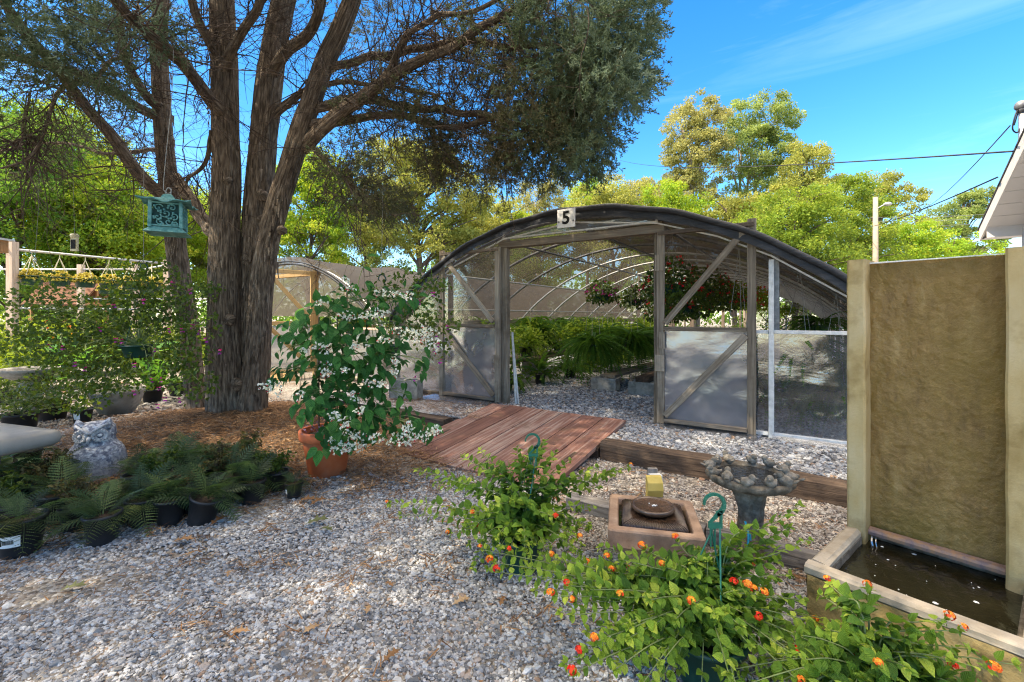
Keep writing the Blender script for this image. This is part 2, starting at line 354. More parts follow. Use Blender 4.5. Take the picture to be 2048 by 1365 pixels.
M['cloth2'] = clothm('shade_cloth_tan', (.105,.098,.094), (.115,.10,.088), .12, 45)
M['clothband'] = surf('black_cloth_hem', [(.3,(.012,.013,.015)),(.7,(.04,.042,.048))], (6,6,30), .55, .5, bdist=.02)
M['signwhite'] = surf('sign_board', [(.3,(.62,.62,.62)),(.7,(.78,.78,.78))], 9, .55, .05)
M['black'] = plain('black_plastic', (.018,.019,.022), .45, .4, scale=30)
M['blackpaint'] = plain('black_paint', (.008,.008,.008), .6, .2)
M['greenpot'] = plain('green_plastic', (.010,.055,.042), .38, .45)
M['greenhook'] = plain('green_hook_plastic', (.012,.13,.085), .4, .45)
M['terra'] = surf('terracotta', [(.3,(.36,.085,.03)),(.55,(.48,.125,.045)),(.75,(.52,.17,.075))], 7, .62, .12, 40, stain=((.36,.15,.09),5.,.58,.75))
M['soil'] = surf('potting_soil', [(.3,(.02,.013,.009)),(.7,(.07,.045,.03))], 40, .95, .9)
M['conc'] = surf('cast_concrete', [(.3,(.17,.155,.135)),(.55,(.32,.30,.265)),(.75,(.42,.395,.36))], 14, .9, .5, 70, stain=((.13,.115,.085),3.5,.52,.72))
M['concdark'] = surf('dark_cast_stone', [(.28,(.05,.04,.028)),(.5,(.145,.12,.088)),(.72,(.29,.25,.195))], 22, .8, .7, 60, bdist=.012)
M['bench'] = surf('grey_bench_stone', [(.3,(.23,.225,.21)),(.7,(.33,.32,.30))], 5, .7, .1, 60)
M['owl'] = surf('owl_stone', [(.36,(.12,.13,.17)),(.5,(.26,.27,.32)),(.60,(.58,.59,.62))], 34, .85, .8, 60, bdist=.01)
M['owlpale'] = surf('owl_pale_stone', [(.3,(.20,.21,.24)),(.6,(.52,.53,.55))], 45, .85, .6, 60)
M['pillar'] = surf('sand_cast_pillar', [(.25,(.28,.185,.055)),(.45,(.47,.345,.155)),(.7,(.57,.46,.27))], (5,5,2.2), .75, .35, 60, stain=((.20,.125,.03),3.2,.5,.70), detail=10)
M['slate'] = surf('wet_slate', [(.28,(.11,.062,.016)),(.45,(.225,.135,.036)),(.58,(.28,.175,.052)),(.72,(.36,.25,.10))], (16,16,4), .36, .9, 45, spec=.45, bdist=.012, stain=((.20,.128,.018),2.2,.42,.70), detail=12, nrough=.68)
M['troughrock'] = surf('trough_rock', [(.25,(.16,.10,.03)),(.45,(.34,.24,.09)),(.65,(.48,.37,.17)),(.8,(.55,.46,.28))], 7, .8, .7, 26, bdist=.02, stain=((.17,.14,.05),3.,.48,.68))
M['troughrim'] = surf('trough_rim', [(.3,(.34,.28,.20)),(.7,(.50,.43,.34))], 12, .8, .35, 70, stain=((.32,.25,.16),4.,.55,.75))
M['rust'] = surf('rusty_lip', [(.3,(.15,.11,.13)),(.5,(.30,.19,.14)),(.7,(.42,.22,.10))], (30,30,8), .5, .6)
M['foam'] = plain('foam', (.75,.76,.76), .6)
M['fountcast'] = surf('fountain_cast', [(.3,(.20,.125,.085)),(.55,(.31,.21,.15)),(.75,(.40,.29,.22))], 9, .7, .35, 60, stain=((.14,.10,.06),3.,.52,.7))
M['fountdark'] = surf('wet_bronze_stone', [(.3,(.028,.016,.010)),(.7,(.09,.055,.036))], 16, .18, .3, 40, spec=.6)
M['yellowbox'] = surf('yellow_cover', [(.3,(.50,.36,.07)),(.7,(.64,.50,.14))], 9, .5, .1)
M['verdigris'] = surf('verdigris', [(.28,(.035,.13,.14)),(.5,(.10,.27,.27)),(.72,(.22,.40,.39))], 26, .65, .35, 50)
M['verdark'] = plain('lantern_inside', (.015,.06,.06), .8)
M['cream'] = plain('cream_plastic', (.62,.55,.36), .5)
M['straw'] = attrm('juniper_litter', [(0,(.09,.045,.022)),(.4,(.20,.105,.05)),(.8,(.34,.19,.085)),(1,(.42,.28,.16))], .85, .2)
M['stones'] = attrm('gravel_stones', [(0,(.10,.10,.103)),(.25,(.205,.206,.213)),(.55,(.33,.331,.34)),(.84,(.475,.475,.48)),(.90,(.28,.19,.13)),(.93,(.30,.21,.15)),(.95,(.46,.45,.44)),(1,(.56,.55,.53))], .75, .35, .1, 90, .3)
M['stonestan'] = attrm('tan_gravel_stones', [(0,(.10,.085,.075)),(.3,(.22,.19,.165)),(.6,(.36,.325,.29)),(.85,(.48,.45,.41)),(1,(.26,.14,.08))], .8, .3, .2, 90, .3)
M['dryleaf'] = leafm('dry_oak_leaf', [(0,(.16,.075,.03)),(.5,(.34,.19,.09)),(1,(.44,.31,.18))], .1, (.4,.2,.05), .7)
M['greendryleaf'] = leafm('fading_oak_leaf', [(0,(.10,.11,.045)),(1,(.20,.20,.09))], .1, (.3,.3,.05), .7)
M['gravelbase'] = gravelm('ground_gravel', [(0,(.08,.07,.06)),(.4,(.19,.165,.14)),(.8,(.31,.28,.24)),(1,(.4,.37,.33))], 50, (.14,.09,.055), (.50,.64))
M['terrbase'] = gravelm('terrace_gravel', [(0,(.12,.115,.12)),(.4,(.27,.265,.275)),(.8,(.46,.46,.47)),(1,(.58,.57,.56))], 38, (.14,.10,.065), (.56,.70))
# foliage
M['clero'] = leafm('bleeding_heart_leaf', [(0,(.022,.085,.020)),(.5,(.036,.135,.030)),(.85,(.062,.20,.036)),(1,(.16,.34,.05))], .22, (.12,.30,.03), .55, .18, vein=.5)
M['white'] = leafm('white_bloom', [(0,(.62,.66,.50)),(1,(.80,.80,.74))], .3, (.8,.8,.6), .6)
M['redtip'] = plain('crimson_bloom', (.42,.012,.02), .5)
M['lantana'] = leafm('lantana_leaf', [(0,(.04,.10,.015)),(.35,(.11,.22,.025)),(.7,(.24,.39,.04)),(1,(.50,.60,.08))], .32, (.34,.50,.03), .5, .3, vein=.6)
M['lantanastem'] = plain('lantana_stem', (.16,.20,.07), .6)
M['lfl'] = attrm('lantana_bloom', [(0,(.62,.010,.006)),(.4,(.72,.06,.008)),(.7,(.80,.20,.012)),(1,(.88,.42,.03))], .55, .3, .1)
M['fuchsia'] = leafm('fuchsia_leaf', [(0,(.024,.052,.015)),(.5,(.045,.095,.02)),(1,(.11,.17,.03))], .35, (.30,.40,.03), .5)
M['pink'] = attrm('fuchsia_bloom', [(0,(.55,.02,.16)),(.5,(.50,.03,.28)),(1,(.30,.03,.32))], .5, .3, .1)
M['fern'] = leafm('fern_frond', [(0,(.022,.036,.018)),(.4,(.046,.076,.034)),(.7,(.08,.13,.055)),(.88,(.22,.25,.07)),(1,(.20,.12,.045))], .25, (.14,.26,.05), .5)
M['boston'] = leafm('boston_fern', [(0,(.020,.065,.015)),(.5,(.045,.125,.022)),(1,(.11,.21,.03))], .35, (.22,.42,.03), .5)
M['poletan'] = surf('pole_tan', [(.3,(.30,.23,.165)),(.7,(.44,.36,.27))], 4, .85, .3)
M['basket'] = leafm('yellow_basket_leaf', [(0,(.26,.24,.03)),(.5,(.46,.38,.06)),(1,(.60,.52,.15))], .4, (.75,.6,.08), .5)
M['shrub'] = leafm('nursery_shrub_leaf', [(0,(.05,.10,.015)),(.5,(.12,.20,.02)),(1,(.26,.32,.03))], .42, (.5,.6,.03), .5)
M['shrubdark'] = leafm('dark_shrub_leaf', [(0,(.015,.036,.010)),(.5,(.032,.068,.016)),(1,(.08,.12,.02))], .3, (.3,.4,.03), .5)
M['bright'] = leafm('sunlit_greenhouse_leaf', [(0,(.06,.14,.015)),(.5,(.16,.27,.025)),(1,(.34,.42,.05))], .4, (.4,.55,.04), .5)  # leaf colour raised to carry sunlight on the greenhouse plants
M['hosta'] = leafm('hosta_leaf', [(0,(.05,.15,.05)),(.6,(.12,.26,.09)),(1,(.45,.52,.26))], .3, (.4,.5,.1), .45, .4, vein=.8)
M['canna'] = leafm('canna_leaf', [(0,(.06,.19,.03)),(1,(.14,.32,.04))], .45, (.35,.65,.04), .4)
M['geran'] = leafm('begonia_leaf', [(0,(.022,.055,.018)),(.6,(.05,.11,.025)),(1,(.13,.19,.03))], .3, (.3,.35,.04), .45)
M['redfl'] = attrm('red_bloom', [(0,(.40,.006,.012)),(1,(.62,.02,.02))], .5, .3, .1)
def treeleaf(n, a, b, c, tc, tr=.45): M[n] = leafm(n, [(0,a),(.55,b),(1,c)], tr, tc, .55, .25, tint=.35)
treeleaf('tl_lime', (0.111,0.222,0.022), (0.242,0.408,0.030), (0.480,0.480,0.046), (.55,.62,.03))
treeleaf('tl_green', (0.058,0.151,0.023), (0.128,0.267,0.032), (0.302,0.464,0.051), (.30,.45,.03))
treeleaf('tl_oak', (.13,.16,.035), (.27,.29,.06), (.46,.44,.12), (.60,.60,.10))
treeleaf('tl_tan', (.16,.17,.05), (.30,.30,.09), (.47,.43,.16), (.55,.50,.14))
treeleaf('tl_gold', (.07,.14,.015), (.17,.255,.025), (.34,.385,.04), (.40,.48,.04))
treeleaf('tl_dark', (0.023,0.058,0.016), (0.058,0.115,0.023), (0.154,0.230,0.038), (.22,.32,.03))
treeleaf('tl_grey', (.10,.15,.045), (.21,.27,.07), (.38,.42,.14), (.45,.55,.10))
# water
def waterm(name, deep, rough=.03, sc=22):
    m, nt, N, L, out = nodes(name); b = N('BsdfPrincipled'); b.inputs['Base Color'].default_value = c4(deep); b.inputs['Roughness'].default_value = rough; b.inputs['Specular IOR Level'].default_value = .6
    n = N('TexNoise', i_Scale=float(sc), i_Detail=3.0, i_Distortion=.8); t = N('TexCoord'); L(t.outputs['Object'], n.inputs['Vector'])
    bp = N('Bump', i_Strength=.35, i_Distance=.012); L(n.outputs['Fac'], bp.inputs['Height']); L(bp.outputs[0], b.inputs['Normal']); L(b.outputs[0], out.inputs[0]); return m
M['water'] = waterm('dark_water', (.014,.012,.005))
M['waterclear'] = waterm('bath_water', (.03,.03,.03), .04, 30)
def runm():
    m, nt, N, L, out = nodes('falling_water'); g = N('BsdfGlossy', i_Roughness=.08); t = N('BsdfTransparent'); ms = N('MixShader'); ms.inputs[0].default_value=.35
    L(t.outputs[0], ms.inputs[1]); L(g.outputs[0], ms.inputs[2]); L(ms.outputs[0], out.inputs[0]); return m
M['runwater'] = runm()
M['shingle'] = surf('dark_shingle', [(.3,(.03,.027,.026)),(.7,(.09,.08,.075))], 30, .9, .4)
M['vinyl'] = surf('white_vinyl', [(.3,(.60,.55,.50)),(.7,(.68,.63,.58))], 3, .55, .05)
M['greywall'] = surf('grey_siding', [(.3,(.40,.41,.43)),(.7,(.52,.53,.54))], 3, .55, .05)
M['brownroof'] = surf('brown_roof', [(.3,(.09,.036,.018)),(.7,(.19,.085,.045))], 12, .8, .4)
M['cedarwood'] = surf('orange_cedar', [(.3,(.34,.15,.05)),(.7,(.56,.30,.13))], (3,30,30), .7, .3, None, 'lc')
M['wire'] = plain('black_wire', (.012,.012,.013), .5)
M['wiregrey'] = plain('grey_wire', (.30,.30,.29), .5)
M['bluecord'] = plain('blue_tag', (.02,.28,.45), .5)
M['paper'] = plain('paper_label', (.72,.74,.76), .6)
DENOISE = True
# ------------------------------------------------------------------ camera, light, sky
cam = bpy.data.cameras.new('camera'); co = bpy.data.objects.new('camera', cam); COL.objects.link(co)
co.location = (0,0,CH); co.rotation_euler = (PI/2,0,0); cam.sensor_width = 36; cam.lens = 36*F/2048
cam.shift_y = -(682.5-HZ)/2048; cam.clip_start = .05; cam.clip_end = 2000; SC.camera = co
EL = math.radians(47); AZ = math.radians(250)        # to-sun azimuth, clockwise from +Y
SUN = np.array([math.sin(AZ)*math.cos(EL), math.cos(AZ)*math.cos(EL), math.sin(EL)])
sl = bpy.data.lights.new('sun', 'SUN'); sl.energy = 3.2; sl.angle = math.radians(.5); sl.color = (1,.87,.66)
so = bpy.data.objects.new('sun', sl); COL.objects.link(so); so.rotation_euler = Vector(SUN).to_track_quat('Z','Y').to_euler()
w = bpy.data.worlds.new('World'); SC.world = w; w.use_nodes = True; nt = w.node_tree; nt.nodes.clear()
def WN(t, **k):
    n = nt.nodes.new('ShaderNode'+t)
    for a, b in k.items(): setattr(n, a, b)
    return n
WL = nt.links.new
sky = WN('TexSky', sky_type='NISHITA', sun_disc=False, sun_elevation=EL, sun_rotation=AZ, air_density=1.0, dust_density=.35, ozone_density=3.0)
hs = WN('HueSaturation'); hs.inputs['Saturation'].default_value = 1.36; hs.inputs['Value'].default_value = .82; WL(sky.outputs[0], hs.inputs['Color'])
tc = WN('TexCoord'); mp = WN('Mapping'); mp.inputs['Scale'].default_value = (1.0,1.3,10.0); mp.inputs['Rotation'].default_value = (-.05,.16,.3); WL(tc.outputs['Generated'], mp.inputs[0])
cn = WN('TexNoise'); cn.inputs['Scale'].default_value = 1.5; cn.inputs['Detail'].default_value = 7; cn.inputs['Roughness'].default_value = .62; cn.inputs['Distortion'].default_value = .6; WL(mp.outputs[0], cn.inputs['Vector'])
cr = WN('MapRange'); cr.inputs['From Min'].default_value = .52; cr.inputs['From Max'].default_value = .9; cr.inputs['To Max'].default_value = .085; WL(cn.outputs['Fac'], cr.inputs['Value'])
cm = WN('Mix', data_type='RGBA'); WL(cr.outputs[0], cm.inputs['Factor']); WL(hs.outputs[0], cm.inputs['A']); cm.inputs['B'].default_value = (7,8,9,1)
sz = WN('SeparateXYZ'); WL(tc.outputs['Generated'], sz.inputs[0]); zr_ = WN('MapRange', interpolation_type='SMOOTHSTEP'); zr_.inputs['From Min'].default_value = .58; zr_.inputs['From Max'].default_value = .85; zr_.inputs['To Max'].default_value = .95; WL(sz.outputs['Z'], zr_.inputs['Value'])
cz = WN('Mix', data_type='RGBA'); WL(zr_.outputs[0], cz.inputs['Factor']); WL(cm.outputs['Result'], cz.inputs['A']); cz.inputs['B'].default_value = (12.0,10.2,8.0,1); cm = cz      # warm white added overhead, out of view, to fill the shade
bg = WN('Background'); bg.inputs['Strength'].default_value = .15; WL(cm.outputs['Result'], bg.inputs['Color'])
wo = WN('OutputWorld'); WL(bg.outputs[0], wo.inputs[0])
vs = SC.view_settings; vs.view_transform = 'Standard'; vs.look = 'None'; vs.exposure = 1.68; vs.gamma = 1; vs.use_curve_mapping = False
SC.cycles.filter_width = 1.15; SC.cycles.use_denoising = DENOISE; SC.cycles.use_adaptive_sampling = False; SC.cycles.denoising_prefilter = 'NONE'; SC.cycles.max_bounces = 8; SC.cycles.transparent_max_bounces = 24; SC.cycles.diffuse_bounces = 4

# ------------------------------------------------------------------ ground
TREE = np.array([-3.1, 5.25])
TH = .13                                           # terrace height
def gheight(x, y):
    x = np.asarray(x, float); y = np.asarray(y, float)
    d2 = ((x+2.95)/1.55)**2+((y-5.0)/1.15)**2
    return .225*np.exp(-d2)
def nn(x, y, s=1.0, z=0.): return noise.noise(Vector((float(x)*s, float(y)*s, z)))
def axis(a): return np.unique(np.concatenate([np.linspace(-160,-12,14), np.linspace(-12,9,150), np.linspace(9,160,14)])) if a == 0 else np.unique(np.concatenate([np.linspace(-20,.5,8), np.linspace(.5,13,130), np.linspace(13,220,16)]))
xs, ys = axis(0), axis(1); X, Y = np.meshgrid(xs, ys, indexing='ij')
Z = gheight(X, Y)+np.vectorize(lambda x, y: .012*nn(x,y,2.1)+.006*nn(x,y,6,3))(X, Y)*((Y<13)&(Y>.5))
mb = MB(); i, k = np.meshgrid(np.arange(len(xs)-1), np.arange(len(ys)-1), indexing='ij'); n2 = len(ys)
mb.add(np.stack([X,Y,Z],-1).reshape(-1,3), quads=np.stack([i*n2+k,(i+1)*n2+k,(i+1)*n2+k+1,i*n2+k+1],-1).reshape(-1,4))
tag(link('ground', mb.mesh('ground', None, True), M['gravelbase']), kind='structure')
mb = MB()
def terr(u, v):
    t = 4.6-u*11.0; s = -1.0+(v**1.8)*29
    x = GP[0]+t*GU[0]+s*GV[0]; y = GP[1]+t*GU[1]+s*GV[1]
    return np.stack([x, y, TH-.075*np.clip((-.35-s)/.5,0,1)*(t>.0)*(t<2.1)+np.vectorize(lambda a,b:.012*nn(a,b,2.3,7))(x,y)], -1)
grid(mb, terr, 110, 90)
tag(link('terrace_ground', mb.mesh('terrace', None, True), M['terrbase']), kind='structure')

# ------------------------------------------------------------------ loose gravel, litter
def stone_tpl(seed):
    r = np.random.default_rng(seed); p = (1+5**.5)/2
    v = nrm(np.array([(-1,p,0),(1,p,0),(-1,-p,0),(1,-p,0),(0,-1,p),(0,1,p),(0,-1,-p),(0,1,-p),(p,0,-1),(p,0,1),(-p,0,-1),(-p,0,1)]))
    f = [(0,11,5),(0,5,1),(0,1,7),(0,7,10),(0,10,11),(1,5,9),(5,11,4),(11,10,2),(10,7,6),(7,1,8),(3,9,4),(3,4,2),(3,2,6),(3,6,8),(3,8,9),(4,9,5),(2,4,11),(6,2,10),(8,6,7),(9,8,1)]
    v = v*(1+r.normal(0,.17,(12,1))); v = v*np.array([1,.78,.5])*.5
    return v, f
ST = [stone_tpl(i) for i in range(8)]
def scatter_stones(mb, x, y, z, size):
    n = len(x); pos = np.stack([x,y,z],-1); k = RNG.integers(0,8,n)
    tilt = nrm(np.stack([RNG.normal(0,.42,n), RNG.normal(0,.42,n), np.ones(n)],-1)); a = RNG.random(n)*2*PI
    d = np.stack([np.cos(a), np.sin(a), RNG.normal(0,.25,n)],-1); sc = size*np.exp(RNG.normal(0,.36,n))
    for j in range(8):
        m = k==j; inst(mb, ST[j][0], ST[j][1], None, pos[m], d[m], tilt[m], sc[m])
def litter(x, y):
    """0 bare gravel .. 1 all juniper litter."""
    d = np.sqrt(((x+2.7)/2.15)**2+((y-4.75)/1.75)**2)
    e = np.array([nn(a,b,1.6) for a,b in zip(x,y)])*.35+np.array([nn(a,b,5,2) for a,b in zip(x,y)])*.15
    near = np.exp(-(((x+.75)/.55)**2+((y-4.3)/.75)**2))*.7
    return np.clip((1.12-d+e)*3, 0, 1)+near
mb = MB(); mt = MB()
def zone(n, y0, y1, size, pw=1.0):
    y = np.sqrt(RNG.uniform(y0*y0, y1*y1, n)); x = RNG.uniform(-1.2,1.2,n)*y
    t, s = ghinv(x, y); lit = litter(x, y)
    keep = (s < -1.08) & (RNG.random(n) > np.clip(lit*1.25,0,.985))
    keep &= RNG.random(n) < np.clip(1.05+np.array([nn(a,b,1.9,5) for a,b in zip(x,y)])*.9+np.array([nn(a,b,7,1) for a,b in zip(x,y)])*.7, .28, 1)
    x, y = x[keep], y[keep]; z = gheight(x,y)+size*RNG.uniform(.0,.32,len(x))
    tan = ((x > .3) & (y > 2.25+(1.2-x)*.3)) | (y > 5.0+RNG.normal(0,.25,len(x)))
    scatter_stones(mb, x[~tan], y[~tan], z[~tan], size); scatter_stones(mt, x[tan], y[tan], z[tan], size)
zone(50000, 1.45, 2.3, .0155); zone(84000, 2.3, 3.4, .0162); zone(66000, 3.4, 5.6, .021); zone(10000, 5.6, 9, .05)
tag(link('loose_gravel', mb.mesh('loose_gravel'), M['stones']), label='loose grey and white crushed stone gravel covering the yard', cat='gravel', kind='stuff')
tag(link('tan_gravel', mt.mesh('tan_gravel'), M['stonestan']), label='tan brown crushed stone gravel behind the fountains', cat='gravel', kind='stuff')
mb = MB(); n = 52000
t = RNG.uniform(-2.2, 2.4, n); s = -.95+RNG.random(n)**1.5*7.5; kk = ~((t > .22) & (t < 1.92) & (s < -.27)); t, s = t[kk], s[kk]; n = len(t); p = GP[:2]+t[:,None]*GU[:2]+s[:,None]*GV[:2]
scatter_stones(mb, p[:,0], p[:,1], TH+RNG.uniform(.0,.012,n), .028*(1+.12*s))
tag(link('terrace_gravel', mb.mesh('terrace_gravel'), M['stones']), label='pale grey gravel floor inside and before the greenhouse', cat='gravel', kind='stuff')
# juniper litter: fine brown needles
mb = MB(); n = 85000
x = RNG.normal(-2.7,1.5,n); y = RNG.normal(4.6,1.2,n)
m2 = 22000; x = np.concatenate([x, RNG.uniform(-3.5,2.2,m2)]); y = np.concatenate([y, RNG.uniform(1.5,5,m2)])
lit = litter(x,y); tt, ss = ghinv(x,y); n = len(x)
cl = np.array([nn(a,b,4.5,9) for a,b in zip(x,y)])
keep = (RNG.random(n) < np.maximum(np.clip(lit*1.2,0,1), np.clip((cl-.10)*2.0,0,.6))) & (ss < -1.1) & (y > 1.4)
x, y = x[keep], y[keep]; n = len(x); a = RNG.random(n)*2*PI
inst(mb, BLADE[0]*np.array([1,.075,1]), BLADE[1], BLADE[2], np.stack([x,y,gheight(x,y)+RNG.uniform(.008,.035,n)],-1), np.stack([np.cos(a),np.sin(a),RNG.normal(0,.16,n)],-1), np.stack([RNG.normal(0,.4,n),RNG.normal(0,.4,n),np.ones(n)],-1), RNG.uniform(.03,.095,n))
n = 5000; t = RNG.uniform(1.7,4.2,n); s = RNG.uniform(-.95,-.05,n); p = GP[:2]+t[:,None]*GU[:2]+s[:,None]*GV[:2]; a = RNG.random(n)*2*PI
inst(mb, BLADE[0]*np.array([1,.07,1]), BLADE[1], BLADE[2], np.stack([p[:,0],p[:,1],TH+RNG.uniform(.008,.03,n)],-1), np.stack([np.cos(a),np.sin(a),RNG.normal(0,.15,n)],-1), np.array([0,0,1.]), RNG.uniform(.03,.08,n))
tag(link('juniper_litter', mb.mesh('juniper_litter'), M['straw']), label='brown fallen juniper needles spread round the tree', cat='needles', kind='stuff')

# fallen oak leaves, each one lifted by hand
def oak_tpl():
    pts = [(0,.02),(.12,.05),(.2,.22),(.27,.08),(.4,.11),(.5,.34),(.56,.12),(.68,.12),(.8,.27),(.83,.1),(1,0)]
    V=[]; 
    for px, w in pts: V += [(px,-w,abs(w)*.35+.10*math.sin(px*3)),(px,0,.10*math.sin(px*3)),(px,w,abs(w)*.3+.10*math.sin(px*3))]
    Q=[]
    for i in range(len(pts)-1): a=i*3; Q += [(a,a+3,a+4,a+1),(a+1,a+4,a+5,a+2)]
    return np.array(V), [], Q
OAK = oak_tpl()
def oak_leaf(px, py, size, label, mat='dryleaf', a=None, z=.02):
    p = G(px, py, z); p[2] = gheight(p[0],p[1])+z; b = MB(); a = RNG.random()*6 if a is None else a
    inst(b, OAK[0]*np.array([1,.95,1.]), None, OAK[2], [p], np.array([[math.cos(a),math.sin(a),.05]]), np.array([[.1,-.1,1]]), size, np.array([RNG.random()]))
    single('fallen_leaf', b, M[mat], label, 'fallen leaf', p, group='fallen oak leaves')
oak_leaf(905,1210,.085,'tan lobed oak leaf lying alone on the gravel left of the lantana',a=.5)
oak_leaf(595,1005,.13,'curled rusty brown oak leaf against the small pot by the terracotta pot',a=.1)
oak_leaf(620,1012,.12,'pale tan oak leaf overlapping the rusty curled one on gravel',a=.9)
oak_leaf(610,1050,.14,'large olive green fading oak leaf on gravel',mat='greendryleaf',a=.4)
oak_leaf(640,1058,.10,'smaller olive oak leaf touching the large olive one',mat='greendryleaf',a=-.4)
oak_leaf(120,1182,.10,'long green oak leaf flat on gravel below the barcode pot',mat='greendryleaf',a=.35)
oak_leaf(455,1155,.06,'small orange tan leaf alone on the open gravel',a=2)
oak_leaf(345,1085,.11,'brown oak leaf at the front edge of the fern bed',a=.2)
oak_leaf(420,1052,.12,'dark brown crumpled leaf below the fern pots',a=1.2)
oak_leaf(1560,990+60,.05,'small brown leaf on tan gravel beside the bird-rimmed bath',a=1)
for px, py in ((1665,995),(1685,1003),(1650,1003)): oak_leaf(px,py,.09,'orange dry leaf drifted against the dark timber by the wall fountain')
for px, py in ((770,1165),(740,1210),(960,1360),(1000,1212),(500,1262),(640,1250),(765,1325),(860,1290),(300,1200),(690,1130),(560,1110))[:7]: oak_leaf(px,py,.05+.03*RNG.random(),'small brown leaf scrap scattered on the open gravel')
# ------------------------------------------------------------------ the big juniper
def pp(l): return np.array([P(*a) for a in l])
juniper = thing('juniper_tree', 'large multi-stemmed juniper with shaggy bark and blue-grey drooping foliage', 'tree', (TREE[0],TREE[1],.15))
tb = MB()
def stem(l, r, n=60, seg=56, ridge=.13, seed=0): 
    p = bez(pp(l), n); rr = np.interp(np.linspace(0,1,n), np.linspace(0,1,len(r)), r); tube(tb, p, rr, seg, ridge=ridge, rseed=seed)
pxm = 5.2/900
stem([(462,862,5.15),(453,740,5.15),(450,620,5.15),(450,500,5.15),(452,400,5.15),(454,330,5.15),(452,240,5.15),(449,120,5.15),(442,-60,5.1),(430,-300,5.0)], [0.237,0.185,0.163,0.155,0.148,0.142,0.133,0.127,0.116,0.086], 110, 84, .12, 0)
stem([(490,850,5.3),(500,720,5.32),(506,600,5.33),(512,480,5.33),(518,380,5.32),(523,310,5.3),(535,190,5.25),(553,70,5.2),(585,-80,5.1),(620,-300,4.9)], [0.202,0.168,0.153,0.148,0.144,0.142,0.138,0.127,0.107,0.069], 110, 84, .12, 11)
stem([(500,845,5.1),(514,720,5.1),(521,610,5.1),(532,500,5.1),(553,420,5.08),(576,345,5.05),(604,255,5.0),(626,195,4.95),(650,125,4.9),(682,55,4.8),(710,-20,4.7),(740,-150,4.5)], [0.159,0.129,0.117,0.114,0.112,0.110,0.107,0.103,0.096,0.090,0.082,0.052], 110, 76, .12, 23)
stem([(398,838,5.75),(386,740,5.75),(376,640,5.75),(358,540,5.75),(347,450,5.75),(337,360,5.75),(329,290,5.7),(322,190,5.65),(318,90,5.6),(322,0,5.5),(330,-200,5.3)], [0.133,0.112,0.103,0.105,0.105,0.101,0.096,0.093,0.086,0.077,0.052], 90, 64, .12, 37)
# knots, burls and peeling strips of bark
for (px,py,Y,r) in ((455,640,4.97,.05),(432,700,4.98,.045),(490,520,5.16,.05),(522,440,5.16,.045),(470,770,4.95,.055),(560,460,4.95,.04),(452,360,5.0,.04),(512,700,5.13,.05),(520,390,5.14,.05)):
    p = P(px,py,Y); q = bez([p+(0,.05,0),p+(0,.0,.0),p+(.005,-.02,-.01)],5); tube(tb,q,np.array([1.3,1.25,1.0,.7,.25])*r,14,ridge=.25,rseed=px*.01)
stripb = MB()
for (x0,y0,y1,rad,Y) in ((450,840,20,.165,5.15),(508,830,40,.15,5.31),(540,830,200,.114,5.07),(360,800,100,.103,5.75)):
    for _ in range(150):
        f = RNG.random(); py = y0+(y1-y0)*f
        xx = {450:np.interp(py,[0,330,620,860],[449,454,450,462]),508:np.interp(py,[0,310,600,850],[560,523,506,490]),540:np.interp(py,[125,345,610,845],[650,576,521,500]),360:np.interp(py,[0,360,640,838],[322,337,376,398])}[x0]
        a = RNG.uniform(PI*1.05,PI*1.95); rr_ = rad*(1+.25*max(0,(py-700)/150)); p = P(xx,py,Y)+np.array([math.cos(a),math.sin(a),0])*rr_*1.0; o = np.array([math.cos(a),math.sin(a),0]); L = RNG.uniform(.06,.22); w = RNG.uniform(.008,.02); t_ = np.cross(o,(0,0,1))
        V=[]; 
        for k in range(4): V += [p+np.array([0,0,-L*k/3])+o*(.004+.018*(k/3)**2*RNG.random())-t_*w*(1-.2*k), p+np.array([0,0,-L*k/3])+o*(.004+.018*(k/3)**2)+t_*w*(1-.2*k)]
        lc_ = [(k//2*L/3+f*9, k%2*w*2+f*5, f*3) for k in range(8)]; stripb.add(V,quads=[(0,1,3,2),(2,3,5,4),(4,5,7,6)],lc=lc_)
tag(part(juniper,'bark_strips',stripb,M['bark']),kind='stuff')
part(juniper, 'trunk', tb, M['bark'], True)
